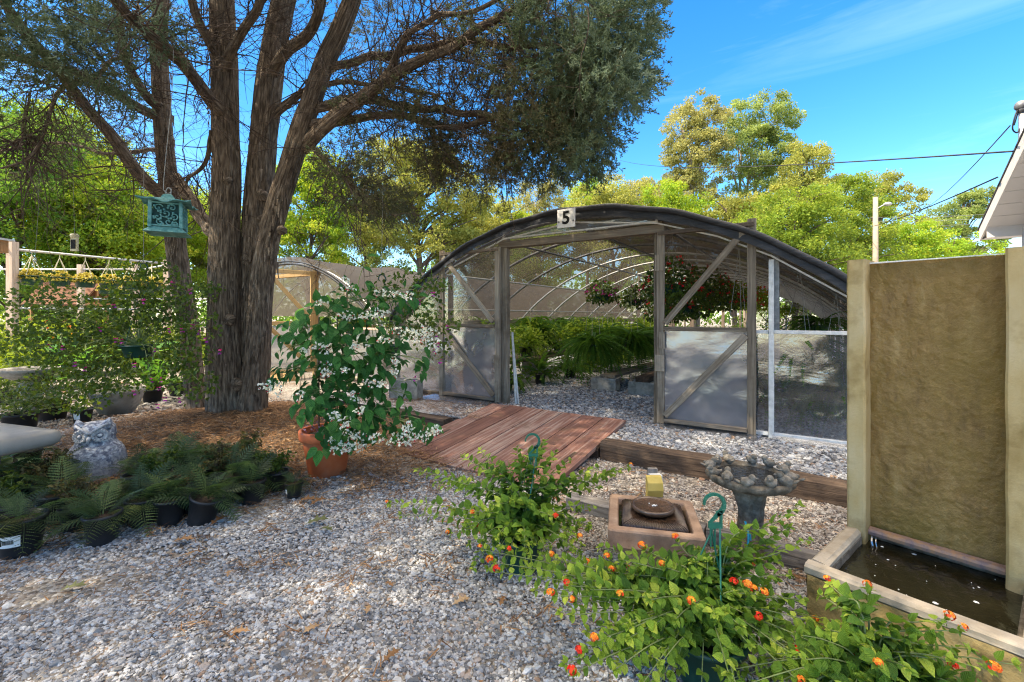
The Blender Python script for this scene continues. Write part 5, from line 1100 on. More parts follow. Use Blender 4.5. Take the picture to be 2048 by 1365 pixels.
# ------------------------------------------------------------------ bird-rimmed bath
BB = np.array([1.255, 2.38, -.035])
bb = thing('bird_bath', 'dark cast stone bird bath ringed with little birds on twisted trunk pedestal', 'bird bath', BB)
def twist(r, z, a):
    k = z/.5; rr = r*(1+.16*np.sin(3*a+k*4.4)+.07*np.sin(7*a-k*3)); return rr, z
b = MB(); prof = [(.145,-.01),(.140,.02),(.108,.05),(.082,.10),(.068,.17),(.062,.27),(.066,.36),(.080,.43),(.10,.480)]; pr = np.array(prof); zz = np.linspace(0,1,40); prof = np.stack([np.interp(zz,np.linspace(0,1,9),pr[:,0]),np.interp(zz,np.linspace(0,1,9),pr[:,1])],-1)
lathe(b, prof, BB, 48, fn=twist); part(bb,'pedestal',b,M['concdark'],True)
def lump(r, z, a): 
    out = np.clip((r-.10)/.13,0,1); n_ = np.vectorize(lambda x,y,q: nn(math.cos(x)*5,math.sin(x)*5,1.3,y*22))(a,z,r); return r*(1+.025*n_*out+.012*np.sin(16*a)*out), z+.003*n_*out
b = MB(); prof=[(.0,.468),(.075,.470),(.095,.473),(.150,.484),(.200,.500),(.232,.520),(.242,.541),(.236,.556),(.218,.56),(.205,.551),(.192,.538),(.15,.524),(.0,.520)]; pr=np.array(prof); prof = bez(np.column_stack([pr,np.zeros(len(pr))]),44)[:,:2]; prof[:,0]=np.maximum(prof[:,0],0)
lathe(b, prof, BB, 72, fn=lump); bowl = part(bb,'bowl',b,M['concdark'],True)
b = MB(); lathe(b,[(.191,.5445),(.1,.5450),(0,.5445)],BB,36); part(bb,'water',b,M['waterclear'],True)
def ell(b, c, r, rot=None, n=10, m=8):
    th = np.linspace(0,PI,m); ph = np.arange(n)/n*2*PI; V = np.stack([np.sin(th)[:,None]*np.cos(ph),np.sin(th)[:,None]*np.sin(ph),np.cos(th)[:,None]*np.ones(n)],-1)*np.asarray(r)
    if rot is not None: V = V@np.asarray(rot).T
    i,k = np.meshgrid(np.arange(m-1),np.arange(n),indexing='ij'); k2=(k+1)%n
    b.add((V+np.asarray(c)).reshape(-1,3),quads=np.stack([i*n+k,(i+1)*n+k,(i+1)*n+k2,i*n+k2],-1).reshape(-1,4))
def rotz(a): return np.array([[math.cos(a),-math.sin(a),0],[math.sin(a),math.cos(a),0],[0,0,1]])
def roty(a): return np.array([[math.cos(a),0,math.sin(a)],[0,1,0],[-math.sin(a),0,math.cos(a)]])
for k in range(12):
    a = 2*PI*k/12+RNG.normal(0,.05); r = .214; p = BB+np.array([r*math.cos(a),r*math.sin(a),.563+RNG.normal(0,.003)]); b = MB(); ya = a+PI+RNG.normal(0,.7) if k%3 else a+RNG.normal(0,.6); R = rotz(ya)
    sz = RNG.uniform(1.0,1.25)
    ell(b,p+R@np.array([0,0,.012])*sz,np.array([.034,.024,.025])*sz,R@roty(-.35)); ell(b,p+R@np.array([.022,0,.037])*sz,np.array([.017,.016,.0165])*sz,R); ell(b,p+R@np.array([.041,0,.036])*sz,np.array([.010,.005,.005])*sz,R,6,5)
    ell(b,p+R@np.array([-.038,0,.010])*sz,np.array([.024,.011,.006])*sz,R@roty(.45),8,6)
    for sd in (-1,1): ell(b,p+R@np.array([-.008,.020*sd,.014])*sz,np.array([.026,.007,.014])*sz,R@roty(.3),8,6)
    part(bb,'bird',b,M['birdstone'],True)
b = MB(); p = BB+np.array([-.085,-.13,.0]); tube(b, bez([p+(.03,.07,.30),p+(.012,.0,.26),p+(0,-.01,.19),p+(.0,.0,.15)],10),.006,6); beam(b,p+(.013,-.012,.27),p+(.016,-.012,.235),.02,.004); part(bb,'blue_tag',b,M['bluecord'])
b = MB(); p = BB+np.array([.14,-.06,.012]); tube(b, bez([p,p+(.06,.0,.015),p+(.14,.03,.006),p+(.26,.05,.0),p+(.34,.14,.005)],18),.006,6); single('hose', b, M['black'], 'thin black pump hose lying on gravel between bird bath and trough', 'hose', p)

bb.scale = (.88,.88,.90)
# ------------------------------------------------------------------ lantana in hanging baskets set on the ground
def basket_hook(T, p, top, r, lean=0.0, hook=True):
    """Green plastic hanger: flat hook head with cut-outs, three rods."""
    b = MB(); hd = np.asarray(top,float)
    for k in range(3):
        a = 2*PI*k/3+.5; q = p+np.array([math.cos(a)*r,math.sin(a)*r,0]); e = hd+np.array([(k-1)*.018,0,-.13]); tube(b,bez([e,e+(0,0,-.03)+(q-e)*np.array([.12,.12,0]),q],8),.0032,5)
    hg = part(T,'hanger',b,M['greenhook'])
    b = MB(); V=[]; n=22; th=.005
    # curved head: half ring, then a triangular plate
    a = np.linspace(PI*1.02,-PI*.42,n); ro = np.linspace(.040,.046,n); ri = np.linspace(.033,.030,n); c = hd+np.array([-.004,0,-.044])
    for x,o,i in zip(a,ro,ri): 
        for y in (-th,th): V += [c+np.array([math.cos(x)*o,y,math.sin(x)*o]), c+np.array([math.cos(x)*i,y,math.sin(x)*i])]
    Q=[]
    for j in range(n-1):
        s_=j*4; e=s_+4; Q += [(s_,e,e+1,s_+1),(s_+2,s_+3,e+3,e+2),(s_,s_+2,e+2,e),(s_+1,e+1,e+3,s_+3)]
    Q += [(0,1,3,2),(s_+4,s_+6,s_+7,s_+5)]; b.add(V,quads=Q)
    z = hd[2]-.074
    def pl(pts):
        m=len(pts); V=[hd+np.array([x,-th,y]) for x,y in pts]+[hd+np.array([x,th,y]) for x,y in pts]; b.add(V,quads=[(i,(i+1)%m,m+(i+1)%m,m+i) for i in range(m)],ngons=[list(range(m-1,-1,-1)),list(range(m,2*m))])
    pl([(.020,-.080),(.013,-.068),(-.004,-.090),(-.024,-.112),(-.014,-.112),(.004,-.096)]); pl([(.013,-.068),(.026,-.066),(.026,-.112),(.018,-.112),(.018,-.085)]); pl([(-.024,-.1125),(.026,-.1125),(.026,-.132),(-.024,-.132)])
    for x in (-.017,.0,.019): tube(b,[hd+np.array([x,0,-.13]),hd+np.array([x*.9,0,-.20])],.003,5)
    for x in np.linspace(2.6,-.9,8): tube(b,[c+np.array([math.cos(x)*.041,-.006,math.sin(x)*.041]),c+np.array([math.cos(x-.16)*.033,-.006,math.sin(x-.16)*.033])],.0018,4)
    part(hg,'hook',b,M['greenhook'])
def floret_head(bm, c, up, R, n=26, open_=1.0):
    q = nrm(RNG.normal(size=(n,3))+np.asarray(up)*1.0); pos = c+q*R*np.array([1,1,.8]); h = np.clip(.72-.75*(q@nrm(up))+RNG.normal(0,.12,n),0,1)
    rnd = np.clip((.85-.7*h if open_ > .3 else .05+.2*RNG.random(n))+RNG.normal(0,.14,n),0,1)
    for a in range(2):
        t = nrm(np.cross(q,rdir(n))); inst(bm, np.array([(-.5,-.35,0),(.5,-.35,.12),(.5,.35,0),(-.5,.35,.12)]), None, [(0,1,2,3)], pos, t, q, R*.62, rnd)
def lantana(name, label, pot, r, targets, nfill, fillr, hook, fl_p=.3, leaf=(.026,.046), dens=1.0, potvis=True, zfill=(.03,.42), fillc=None):
    pot = np.asarray(pot,float); T = thing(name,label,'potted plant',pot,group='lantana baskets set on the gravel'); b = MB(); lathe(b,pot_prof(r,.17),pot,28); part(T,'pot',b,M['greenpot'],True)
    b = MB(); lathe(b,[(0,.149),(r*.9,.147)],pot,20); part(T,'soil',b,M['soil'])
    st, lf, fb = MB(), MB(), MB(); paths=[]; top = pot+np.array([0,0,.16])
    for t in targets:
        e = np.asarray(t[0],float); d = e-top; m1 = top+d*np.array([.22,.22,0])+np.array([0,0,max(.10,d[2]*.55+.06)*t[2]]); m2 = top+d*.62+np.array([0,0,.07*t[2]]); paths.append((bez([top+np.array([*nrm(d)[:2]*r*.5,0]),m1,m2,e],22),t[1]))
    fc = top if fillc is None else np.asarray(fillc,float)
    for _ in range(nfill):
        a = RNG.random()*2*PI; q = fillr*RNG.random()**.6; e = np.array([fc[0]+math.cos(a)*q, fc[1]+math.sin(a)*q*.8, RNG.uniform(*zfill)*(1.05-.35*q/fillr)]); d = e-top; m1 = top+d*np.array([.35,.35,0])+np.array([0,0,.08+.3*max(0,d[2])]); paths.append((bez([top+np.array([*nrm(d)[:2]*r*.5,0]),m1,e],16), RNG.random()<fl_p))
    for p, fl in paths:
        L = np.linalg.norm(np.diff(p,axis=0),axis=1).sum(); tube(st,p,np.linspace(.0032,.0014,len(p)),5,cap=False)
        k = max(4,int(L/.036*dens)); s = np.linspace(.10,.985,k); ln = np.interp(s*(len(p)-1),np.arange(len(p)),np.arange(len(p))); i0 = np.minimum(ln.astype(int),len(p)-2); f = (ln-i0)[:,None]; pos = p[i0]*(1-f)+p[i0+1]*f; tg = nrm(p[i0+1]-p[i0])
        side = nrm(np.cross(tg,np.array([0,0,1.])+RNG.normal(0,.1,(k,3)))); upv = np.cross(side,tg)
        ang = np.where(np.arange(k)%2==0,.25,1.2)+RNG.normal(0,.3,k)
        for sg_ in (-1,1):
            o = nrm((side*np.cos(ang)[:,None]+upv*np.sin(ang)[:,None])*sg_); d = nrm(o+tg*.45+np.array([0,0,.12])); nrmv = np.array([0,0,1.])+tg*.2+RNG.normal(0,.33,(k,3))
            inst(lf,*OV,pos+d*.004,d,nrmv,RNG.uniform(*leaf,k)*(1.12-.62*s**3),np.clip(.25+.5*s**2+RNG.normal(0,.24,k),0,1))
        e = p[-1]; tgv = nrm(p[-1]-p[-3])
        for j in range(6): inst(lf,*OV,[e],nrm(tgv*.5+rdir(1)*.9+[[0,0,.25]]),np.array([[0,0,1.]])+rdir(1)*.3,.020*RNG.uniform(.7,1.2),np.array([RNG.uniform(.6,1)]))
        if fl: floret_head(fb,e+tgv*.012+np.array([0,0,.012]),tgv*.4+np.array([0,-.15,.9]),RNG.uniform(.010,.0155),28,RNG.random())
    part(T,'stems',st,M['lantanastem']); part(T,'leaves',lf,M['lantana']); part(T,'blossoms',fb,M['lfl'])
    hk = np.asarray(hook,float); basket_hook(T,top+(0,0,0),hk,r*.95); return T
lp = G(1045,1135)
lantana('lantana_basket','green lantana basket with orange blooms standing before the red ramp',lp,.115,
 [(P(778,1008,2.50),1,.8),(P(765+35,1030,2.35),0,.5),(P(900,1068,2.2),1,.5),(P(832,940,2.75),0,1.1),(P(868,968,2.65),0,1),(P(925,912,2.75),0,1.2),(P(960,930,2.6),0,1.1),(P(1035,895,2.65),0,1.2),(P(1000,945,2.5),0,1),(P(1112,905,2.6),0,1.2),(P(1140,922,2.5),0,1.1),(P(1195,935,2.55),0,1),(P(1240,945,2.6),0,1),(P(1258,935,2.7),1,1),(P(1190,1015,2.3),0,.9),(P(1155,1075,2.1),1,.7),(P(1108,1035,2.1),1,.9),(P(1105,1003,2.4),1,.9),(P(1020,1098,2.12),1,.6),(P(900,1018,2.45),1,.9),(P(1100,973,2.5),1,1),(P(930,1030,2.3),0,.9),(P(985,1010,2.2),0,1),(P(1060,1010,2.15),0,1),(P(1200,975,2.5),0,1),(P(1180,1050,2.2),0,.8),(P(950,990,2.5),0,1),(P(1050,1085,2.05),0,.8),(P(1100,1110,2.0),1,.8),(P(1150,1100,2.0),0,.8),(P(1000,1065,2.15),0,.8),(P(940,1052,2.25),0,.7),(P(1160,1040,2.2),0,1),(P(900,960,2.55),0,1),(P(960,900,2.75),0,1.2),(P(1060,930,2.5),0,1.2),(P(1090,880,2.7),0,1.3),(P(1150,960,2.45),0,1.1),(P(1020,980,2.35),0,1.1)],
 80,.36,P(1066,866,2.42),fl_p=.08,leaf=(.038,.060),dens=1.1)
lp2 = np.array([.70,1.62,0.])
lantana('lantana_basket','large lantana basket with orange blooms before the square fountain',lp2,.13,
 [(P(985,1125,1.80),1,.7),(P(965,1100,1.95),1,.7),(P(1000,1145,1.7),1,.6),(P(1140,1172,1.62),1,.7),(P(1108,1192,1.6),1,.6),(P(1150,1205,1.6),1,.6),(P(1145,1230,1.55),0,.5),(P(1195,1280,1.45),1,.5),(P(1165,1305,1.42),1,.5),(P(1150,1345,1.36),1,.4),(P(1130,1330,1.4),0,.5),(P(1230,1145,1.75),1,.9),(P(1220,1120,1.8),1,.9),(P(1245,1120,1.7),0,1),(P(1290,1100,1.72),1,1),(P(1355,1085,1.75),1,1.1),(P(1330,1135,1.65),1,1),(P(1225,1140,1.8),0,.9),(P(1380,1150,1.6),0,1),(P(1445,1110,1.8),0,1.1),(P(1460,1170,1.6),1,.9),(P(1500,1135,1.75),1,1),(P(1520,1190,1.55),1,.8),(P(1600,1010,1.9),0,1.2),(P(1580,1055,1.85),0,1.1),(P(1480,1065,1.85),0,1.2),(P(1560,1120,1.75),0,1),(P(1600,1200,1.55),0,.8),(P(1560,1240,1.5),0,.8),(P(1300,1200,1.5),0,.8),(P(1350,1240,1.45),0,.8),(P(1430,1230,1.45),0,.8),(P(1090,1150,1.75),0,.7),(P(1060,1110,1.9),0,.8),(P(1260,1250,1.45),0,.6),(P(1500,1290,1.4),0,.6),(P(1320,1330,1.35),0,.5),(P(1230,1340,1.35),0,.5),(P(1180,1180,1.6),0,.8),(P(1120,1120,1.9),0,.8),(P(1180,1130,1.85),1,.9),(P(1200,1095,1.95),0,1),(P(1235,1150,1.80),0,.9),(P(1275,1150,1.75),0,.9),(P(1310,1160,1.7),0,.9),(P(1265,1150,1.7),0,1),(P(1350,1130,1.7),0,1),(P(1400,1100,1.75),0,1.1),(P(1070,1180,1.7),0,.7),(P(1120,1225,1.6),0,.6),(P(1050,1135,1.8),0,.8),(P(1540,1090,1.8),0,1.1),(P(1620,1080,1.75),0,1),(P(1580,1150,1.65),0,1)],
 120,.46,P(1430,985,1.66),fl_p=.10,leaf=(.034,.056),dens=1.1)
lp3 = np.array([1.08,1.36,0.])
lantana('lantana_basket','lantana plant with red blooms spilling along the stone trough front',lp3,.12,
 [(P(1660,1170,1.5),1,1.2),(P(1640,1190,1.5),0,1.1),(P(1735,1180,1.5),1,1.1),(P(1780,1260,1.35),0,1),(P(1755,1330,1.22),1,.8),(P(1890,1240,1.36),1,1.1),(P(1918,1262,1.34),1,1),(P(1975,1340,1.22),1,.8),(P(1840,1290,1.3),0,1),(P(1700,1220,1.4),0,1),(P(1720,1290,1.3),0,.8),(P(1900,1320,1.25),0,.8),(P(1820,1340,1.2),0,.7),(P(1940,1300,1.3),0,.9),(P(1660,1260,1.4),0,.8),(P(1690,1200,1.45),0,1.1),(P(2030,1330,1.25),0,.8),(P(1610,1320,1.3),0,.6),(P(1600,1270,1.35),0,.7)],
 100,.46,np.array([1.05,1.30,.08]),fl_p=.09,leaf=(.034,.054),zfill=(.03,.28))

# ------------------------------------------------------------------ flowering vine in the terracotta pot
cp = G(655,950); cp[2] = gheight(cp[0],cp[1])*.5
vine = thing('flowering_vine', 'white flowering bleeding heart vine in a big terracotta pot', 'potted plant', cp)
b = MB(); lathe(b,[(0,0),(.135,0),(.142,.008),(.188,.285),(.19,.29),(.208,.292),(.213,.298),(.218,.36),(.214,.367),(.195,.367),(.19,.36),(.186,.31),(0,.305)],cp,56); pt = part(vine,'pot',b,M['terra'],True)
b = MB(); lathe(b,[(.1875,.311),(.12,.325),(0,.33)],cp,24); part(vine,'soil',b,M['soil'])
b = MB(); fr = MB()
sp = [cp+np.array([.08*math.cos(a),.08*math.sin(a),.3]) for a in (0,2.1,4.2)]
for q in sp: tube(b,[q,q+(0,0,.98)],.006,5)
for z in (.6,.85,1.1): tube(b,[cp+np.array([.08*math.cos(a),.08*math.sin(a),z]) for a in np.linspace(0,2*PI,13)],.004,4,cap=False)
part(vine,'trellis',b,M['wooddark'])
VC = [(715,600,70,42,3.65,36),(660,640,70,50,3.5,38),(600,665,45,32,3.45,16),(575,700,26,24,3.45,8),(590,750,40,34,3.5,16),(640,720,60,55,3.55,40),(700,700,75,60,3.5,52),(770,650,55,50,3.6,32),(765,720,45,40,3.6,26),(690,780,70,50,3.55,44),(640,800,50,40,3.5,30),(705,850,58,38,3.42,36),(665,875,34,26,3.33,16),(770,840,60,30,3.4,26),(830,850,40,20,3.35,14),(740,800,40,40,3.5,22),(800,600,50,40,3.7,22),(560,745,14,14,3.45,4),(850,720,18,30,3.5,6),(820,790,20,45,3.5,9)]
lf, stb, wf, rt = MB(), MB(), MB(), MB()
for px,py,rx,ry,Y,n in VC:
    c = P(px,py,Y); k = Y/900; n = int(n*1.55); q = inball(n); q = nrm(q)*np.linalg.norm(q,axis=1,keepdims=True)**.5; pos = c+q*np.array([rx*k,.20,ry*k]); ax_ = np.array([cp[0],cp[1]])
    out = np.concatenate([pos[:,:2]-ax_,np.zeros((n,1))],1); d = nrm(nrm(out)*.5+RNG.normal(0,.45,(n,3))+np.array([0,-.12,-.55])); nv = nrm(nrm(out)*.9+np.array([0,-.25,.65])+RNG.normal(0,.25,(n,3)))
    inst(lf,*OVBIG,pos,d,nv,RNG.uniform(.05,.12,n),np.clip(RNG.normal(.45,.24,n),0,1))
    core = np.array([cp[0],cp[1],min(max(c[2],.5),1.35)]); p = bez([core,(core+c)/2+(0,0,.05),c],9); tube(stb,p,np.linspace(.007,.003,9),5,cap=False)
    for i in range(0,n,3): tube(stb,bez([p[6],(p[6]+pos[i])/2+(0,0,.02),pos[i]],5),.002,4,cap=False)
tube(stb,bez([P(712,600,3.62),P(718,560,3.6),P(728,530,3.55),P(738,505,3.5)],10),.0035,5)
inst(lf,*OVBIG,np.array([P(736,512,3.5),P(728,535,3.55),P(715,570,3.6)]),np.array([[1,0,.2],[1,0,-.3],[-1,0,-.3]]),np.array([[0,-.5,.8]]*3),np.array([.09,.075,.07]),np.array([.8,.6,.5]))
FLP = [(770,585,26,8),(700,632,34,9),(760,628,20,10),(735,630,20,7),(700,577,18,6),(645,695,18,12),(708,694,10,8),(655,740,16,16),(690,740,8,8),(790,730,10,24),(850,665,24,14),(870,690,14,16),(770,680,18,8),(745,765,18,8),(712,790,16,9),(690,845,12,10),(700,880,38,22),(685,895,28,10),(795,880,30,12),(840,870,28,8),(868,860,18,10),(815,855,10,14),(752,875,12,8),(598,790,10,8),(532,770,12,10),(552,780,12,14),(810,590,20,8),(840,680,20,8),(735,700,6,12),(666,830,10,8),(720,820,8,6),(805,660,18,8),(640,605,12,6),(690,560,10,5),(610,700,8,6),(765,770,8,8)]
for px,py,rx,ry in FLP:
    n = int((6+rx*ry*.085)*(1.4 if py > 790 else 1.0)); k = 3.45/900; Y = (3.22 if py > 790 else 3.32)+RNG.normal(0,.04); c = P(px,py,Y); q = inball(n); pos = c+q*np.array([rx*k*1.1,.05,ry*k*1.1])
    for j in range(2): inst(wf,*OV,pos,rdir(n)+np.array([0,-.2,-.5]),rdir(n)+np.array([0,-.8,.3]),RNG.uniform(.015,.024,n),RNG.random(n))
    m = max(1,n//3); inst(rt,*OV,pos[:m]+np.array([0,-.006,-.008]),rdir(m)+np.array([0,-.5,-.7]),rdir(m)+np.array([0,-.8,.2]),.013,RNG.random(m))
part(vine,'stems',stb,M['lantanastem']); part(vine,'leaves',lf,M['clero']); part(vine,'blossoms',wf,M['white']); tag(part(vine,'bloom_tips',rt,M['redtip']),kind='stuff')
b = MB(); n = 60; c = P(625,845,3.5); q = inball(n); inst(b,*OV,c+q*np.array([.10,.08,.16]),rdir(n),rdir(n),.018,RNG.random(n)*.3); pk = plain('faded_pink_bloom',(.34,.20,.28),.6); part(vine,'faded_blossoms',b,pk)

# ------------------------------------------------------------------ fuchsias hanging from the juniper
def fuchsia(name, label, cpt, r, cordtop, clouds, nfl, hookp):
    c = np.asarray(cpt,float); T = thing(name,label,'hanging basket',c-(0,0,r*.8),group='fuchsia baskets hung from the juniper'); b = MB(); lathe(b,pot_prof(r,r*.85),c-(0,0,r*.85),24); part(T,'pot',b,M['greenpot'],True)
    hk = np.asarray(hookp,float); b = MB(); tube(b,[np.asarray(cordtop,float),hk+(0,0,.01)],.0022,5); part(T,'cord',b,M['wiregrey'])
    b = MB(); tube(b,bez([hk+(-.03,0,-.03),hk+(-.02,0,.01),hk+(.02,0,.012),hk+(.045,0,-.03),hk+(.03,0,-.06)],10),.007,6)
    for k in range(3): a=2*PI*k/3+.4; tube(b,[hk+(.03,0,-.06),c+np.array([math.cos(a)*r,math.sin(a)*r,0])],.003,4)
    part(T,'hanger',b,M['greenpot'])
    lf, st, fl = MB(), MB(), MB()
    for px,py,rx,ry,Y,n in clouds:
        k = Y/900; e = P(px,py,Y); 
        for s_ in range(max(2,n//26)):
            ee = e+inball(1)[0]*np.array([rx*k,.22,ry*k]); p = bez([c,(c+ee)/2+np.array([0,0,.10]),ee],14); tube(st,p,np.linspace(.004,.0015,14),4,cap=False)
            m = 13; i = RNG.integers(5,14,m); pos = p[i]+RNG.normal(0,.018,(m,3)); inst(lf,*OV,pos,rdir(m)+np.array([0,0,-.4]),np.array([0,-.2,.9])+RNG.normal(0,.5,(m,3)),RNG.uniform(.026,.048,m))
        m = int(n*2.4); q = inball(m); pos = e+q*np.array([rx*k,.25,ry*k]); inst(lf,*OV,pos,rdir(m)+np.array([0,0,-.4]),np.array([0,-.2,.9])+RNG.normal(0,.5,(m,3)),RNG.uniform(.028,.05,m))
    part(T,'stems',st,M['lantanastem']); part(T,'leaves',lf,M['fuchsia'])
    for px,py,Y in nfl:
        p = P(px,py,Y); 
        for j in range(9):
            d = np.array([[RNG.normal(0,.8),RNG.normal(0,.6),-.5 if j>4 else .2]]); inst(fl,DIA[0]*[1,1.3,1],DIA[1],None,[p+np.array([0,0,-.012 if j>4 else .008])],d,rdir(1),.024,np.array([RNG.uniform(.6,1) if j>4 else RNG.uniform(0,.5)]))
    part(T,'blossoms',fl,M['pink']); return T
fuchsia('fuchsia_basket','big trailing fuchsia in a dark green pot hanging left of the trunk',P(278,690,4.6),.15,P(288,220,5.0),
 [(280,600,60,60,4.6,170),(330,580,60,50,4.7,120),(250,560,45,50,4.7,80),(380,590,50,40,4.5,70),(200,640,60,60,4.7,150),(130,640,70,60,4.7,150),(60,640,60,55,4.6,130),(70,600,50,40,4.8,60),(160,720,70,60,4.5,170),(230,740,60,60,4.5,130),(340,650,60,50,4.6,130),(370,700,50,50,4.4,100),(340,740,50,40,4.4,90),(390,770,36,40,4.3,70),(230,640,50,50,4.6,110),(110,590,40,50,4.8,70),(170,790,40,40,4.4,60),(100,700,60,40,4.6,110),(320,540,30,25,4.8,40),(410,650,20,40,4.3,30),(425,575,18,10,4.6,14),(30,690,40,40,4.6,60)],
 [(232,680,4.3),(242,682,4.3),(312,700,4.3),(268,730,4.2),(126,695,4.3),(150,728,4.3),(170,738,4.3),(345,567,4.4),(380,583,4.3),(315,812,4.2),(305,760,4.2),(322,760,4.2),(318,777,4.2),(385,652,4.3),(398,664,4.2),(412,680,4.2),(340,660,4.3),(365,660,4.3),(440,703,4.1),(200,658,4.4),(100,692,4.4),(228,612,4.4),(288,603,4.4),(330,798,4.2),(360,800,4.2),(268,785,4.2)],P(287,530,4.7))
fuchsia('fuchsia_basket','airy fuchsia basket hanging behind the white flowering vine',P(772,690,4.5),.15,P(768,215,4.6),
 [(800,560,50,20,4.4,22),(850,590,45,30,4.3,34),(870,640,40,30,4.2,34),(830,545,40,16,4.4,16),(760,580,40,26,4.5,18),(880,690,24,40,4.2,26),(870,570,30,18,4.3,36),(790,620,50,50,4.5,60),(850,670,30,40,4.3,40),(905,650,20,18,4.2,18)],
 [(826,610,4.1),(838,605,4.1),(866,588,4.1),(875,690,4.05),(868,700,4.05),(880,722,4.05),(830,758,4.1),(850,735,4.1),(895,655,4.05),(800,600,4.2),(872,670,4.1)],P(763,553,4.5))
# ------------------------------------------------------------------ potted ferns round the bed
FG = 'potted ferns edging the juniper bed'
def fernplant(n, L, seed, elev=(-.25,1.15)):
    f = MB()
    a = RNG.random(n)*2*PI; el = RNG.uniform(*elev,n); d = np.stack([np.cos(a)*np.cos(el),np.sin(a)*np.cos(el),np.sin(el)],-1)
    for j in range(3):
        m = np.arange(n)%3==j; k = m.sum(); inst(f,*FRONDS[j],np.array([0,0,.15])+d[m]*[.03,.03,.0],d[m],np.array([0,0,1.])+RNG.normal(0,.2,(k,3)),L*RNG.uniform(.6,1.2,k),np.clip(RNG.normal(.42,.24,k),0,1))
    return f
protos = []
for i,(n,L) in enumerate(((24,.225),(26,.20),(20,.24))):
    T = thing('potted_fern','x','potted fern',(0,0,0),group=FG); b = MB(); lathe(b,pot_prof(.088,.165,.004),(0,0,0),24); part(T,'pot',b,M['black'],True,local=True)
    b = MB(); lathe(b,[(0,.147),(.078,.145)],(0,0,0),16); part(T,'soil',b,M['soil'],local=True)
    part(T,'fronds',fernplant(n,L,i),M['fern'],local=True); protos.append(T)
def label_on(T, a, w=.075, h=.04, z=.09, bars=True):
    """Curved paper label with bars on the pot of T (local)."""
    b = MB(); r = .0895; n = 6
    def strip(a0,a1,z0,z1,rr): 
        V=[]; 
        for k in range(n+1):
            x=a0+(a1-a0)*k/n; 
            for zz in (z0,z1): q=rr*(.78+.235*zz/.165); V.append((math.cos(x)*q,math.sin(x)*q,zz))
        return V,[(2*k,2*k+2,2*k+3,2*k+1) for k in range(n)]
    da = w/r/2; V,Q = strip(a-da,a+da,z-h/2,z+h/2,.0915); b.add(V,quads=Q)
    o = link('label',b.mesh('label'),M['paper'],[c for c in T.children if c.name.startswith('pot')][0])
    if bars:
        b = MB()
        for k in range(13):
            x = a-da*.45+da*.9*k/12; V,Q = strip(x-.010-.008*RNG.random(),x+.010,z-h*.2,z+h*.18,.0922); b.add(V,quads=Q)
        V,Q = strip(a-da*.8,a-da*.55,z-h*.3,z+h*.3,.0922); b.add(V,quads=Q)
        o2 = link('barcode',b.mesh('barcode'),M['blackpaint'],[c for c in T.children if c.name.startswith('pot')][0])
def leafyproto(n, r, h, mat):
    T = thing('potted_shrub','x','potted plant',(0,0,0),group='small leafy pot plants among the ferns'); b = MB(); lathe(b,pot_prof(.085,.16,.004),(0,0,0),22); part(T,'pot',b,M['black'],True,local=True); st=MB(); lf=MB()
    for i in range(16):
        a=RNG.random()*2*PI; q=RNG.random()**.6*r; e=np.array([math.cos(a)*q,math.sin(a)*q,.15+h*RNG.uniform(.35,1)*(1-.4*q/r)]); p=bez([(0,0,.14),e*np.array([.4,.4,.7])+np.array([0,0,.04]),e],9); tube(st,p,np.linspace(.003,.0012,9),4,cap=False); k=n//16; i_=RNG.integers(3,9,k); inst(lf,*OV,p[i_]+RNG.normal(0,.012,(k,3)),rdir(k)+np.array([0,0,.1]),np.array([0,0,.9])+RNG.normal(0,.5,(k,3)),RNG.uniform(.018,.036,k))
    part(T,'stems',st,M['lantanastem'],local=True); part(T,'leaves',lf,mat,local=True); return T
bronze = leafm('bronze_leaf', [(0,(.03,.022,.014)),(.5,(.06,.055,.025)),(1,(.14,.13,.045))], .3, (.3,.22,.04), .5)
LPR = [leafyproto(420,.17,.24,M['shrubdark']),leafyproto(380,.18,.28,bronze)]
for (px,py,k,sc,lab) in ((150,1062,1,.9,'bronze leafy pot plant squeezed between the two front fern pots'),(330,1000,0,1,'small dark leafed shrub in front of the mound, right of the owl'),(440,990,1,1,'bronze leafy plant left of the long fronded fern'),(555,985,0,.9,'dark leafy plant beside the smallest fern pot'),(380,1030,1,.8,'bronze leafy plant behind the tilted black pot'),(20,1062,0,1.0,'dark leafy plant behind the barcode pot'),(100,1015,1,1,'bronze leafy plant in front of the stone bench'),(500,955,1,.9,'bronze plant at the back right of the fern bed')):
    p=G(px,py); p[2]=gheight(p[0],p[1]); copy_tree(LPR[k],p,RNG.random()*6,lab,sc)
for t in LPR:
    for c in list(t.children): bpy.data.objects.remove(c)
    bpy.data.objects.remove(t)
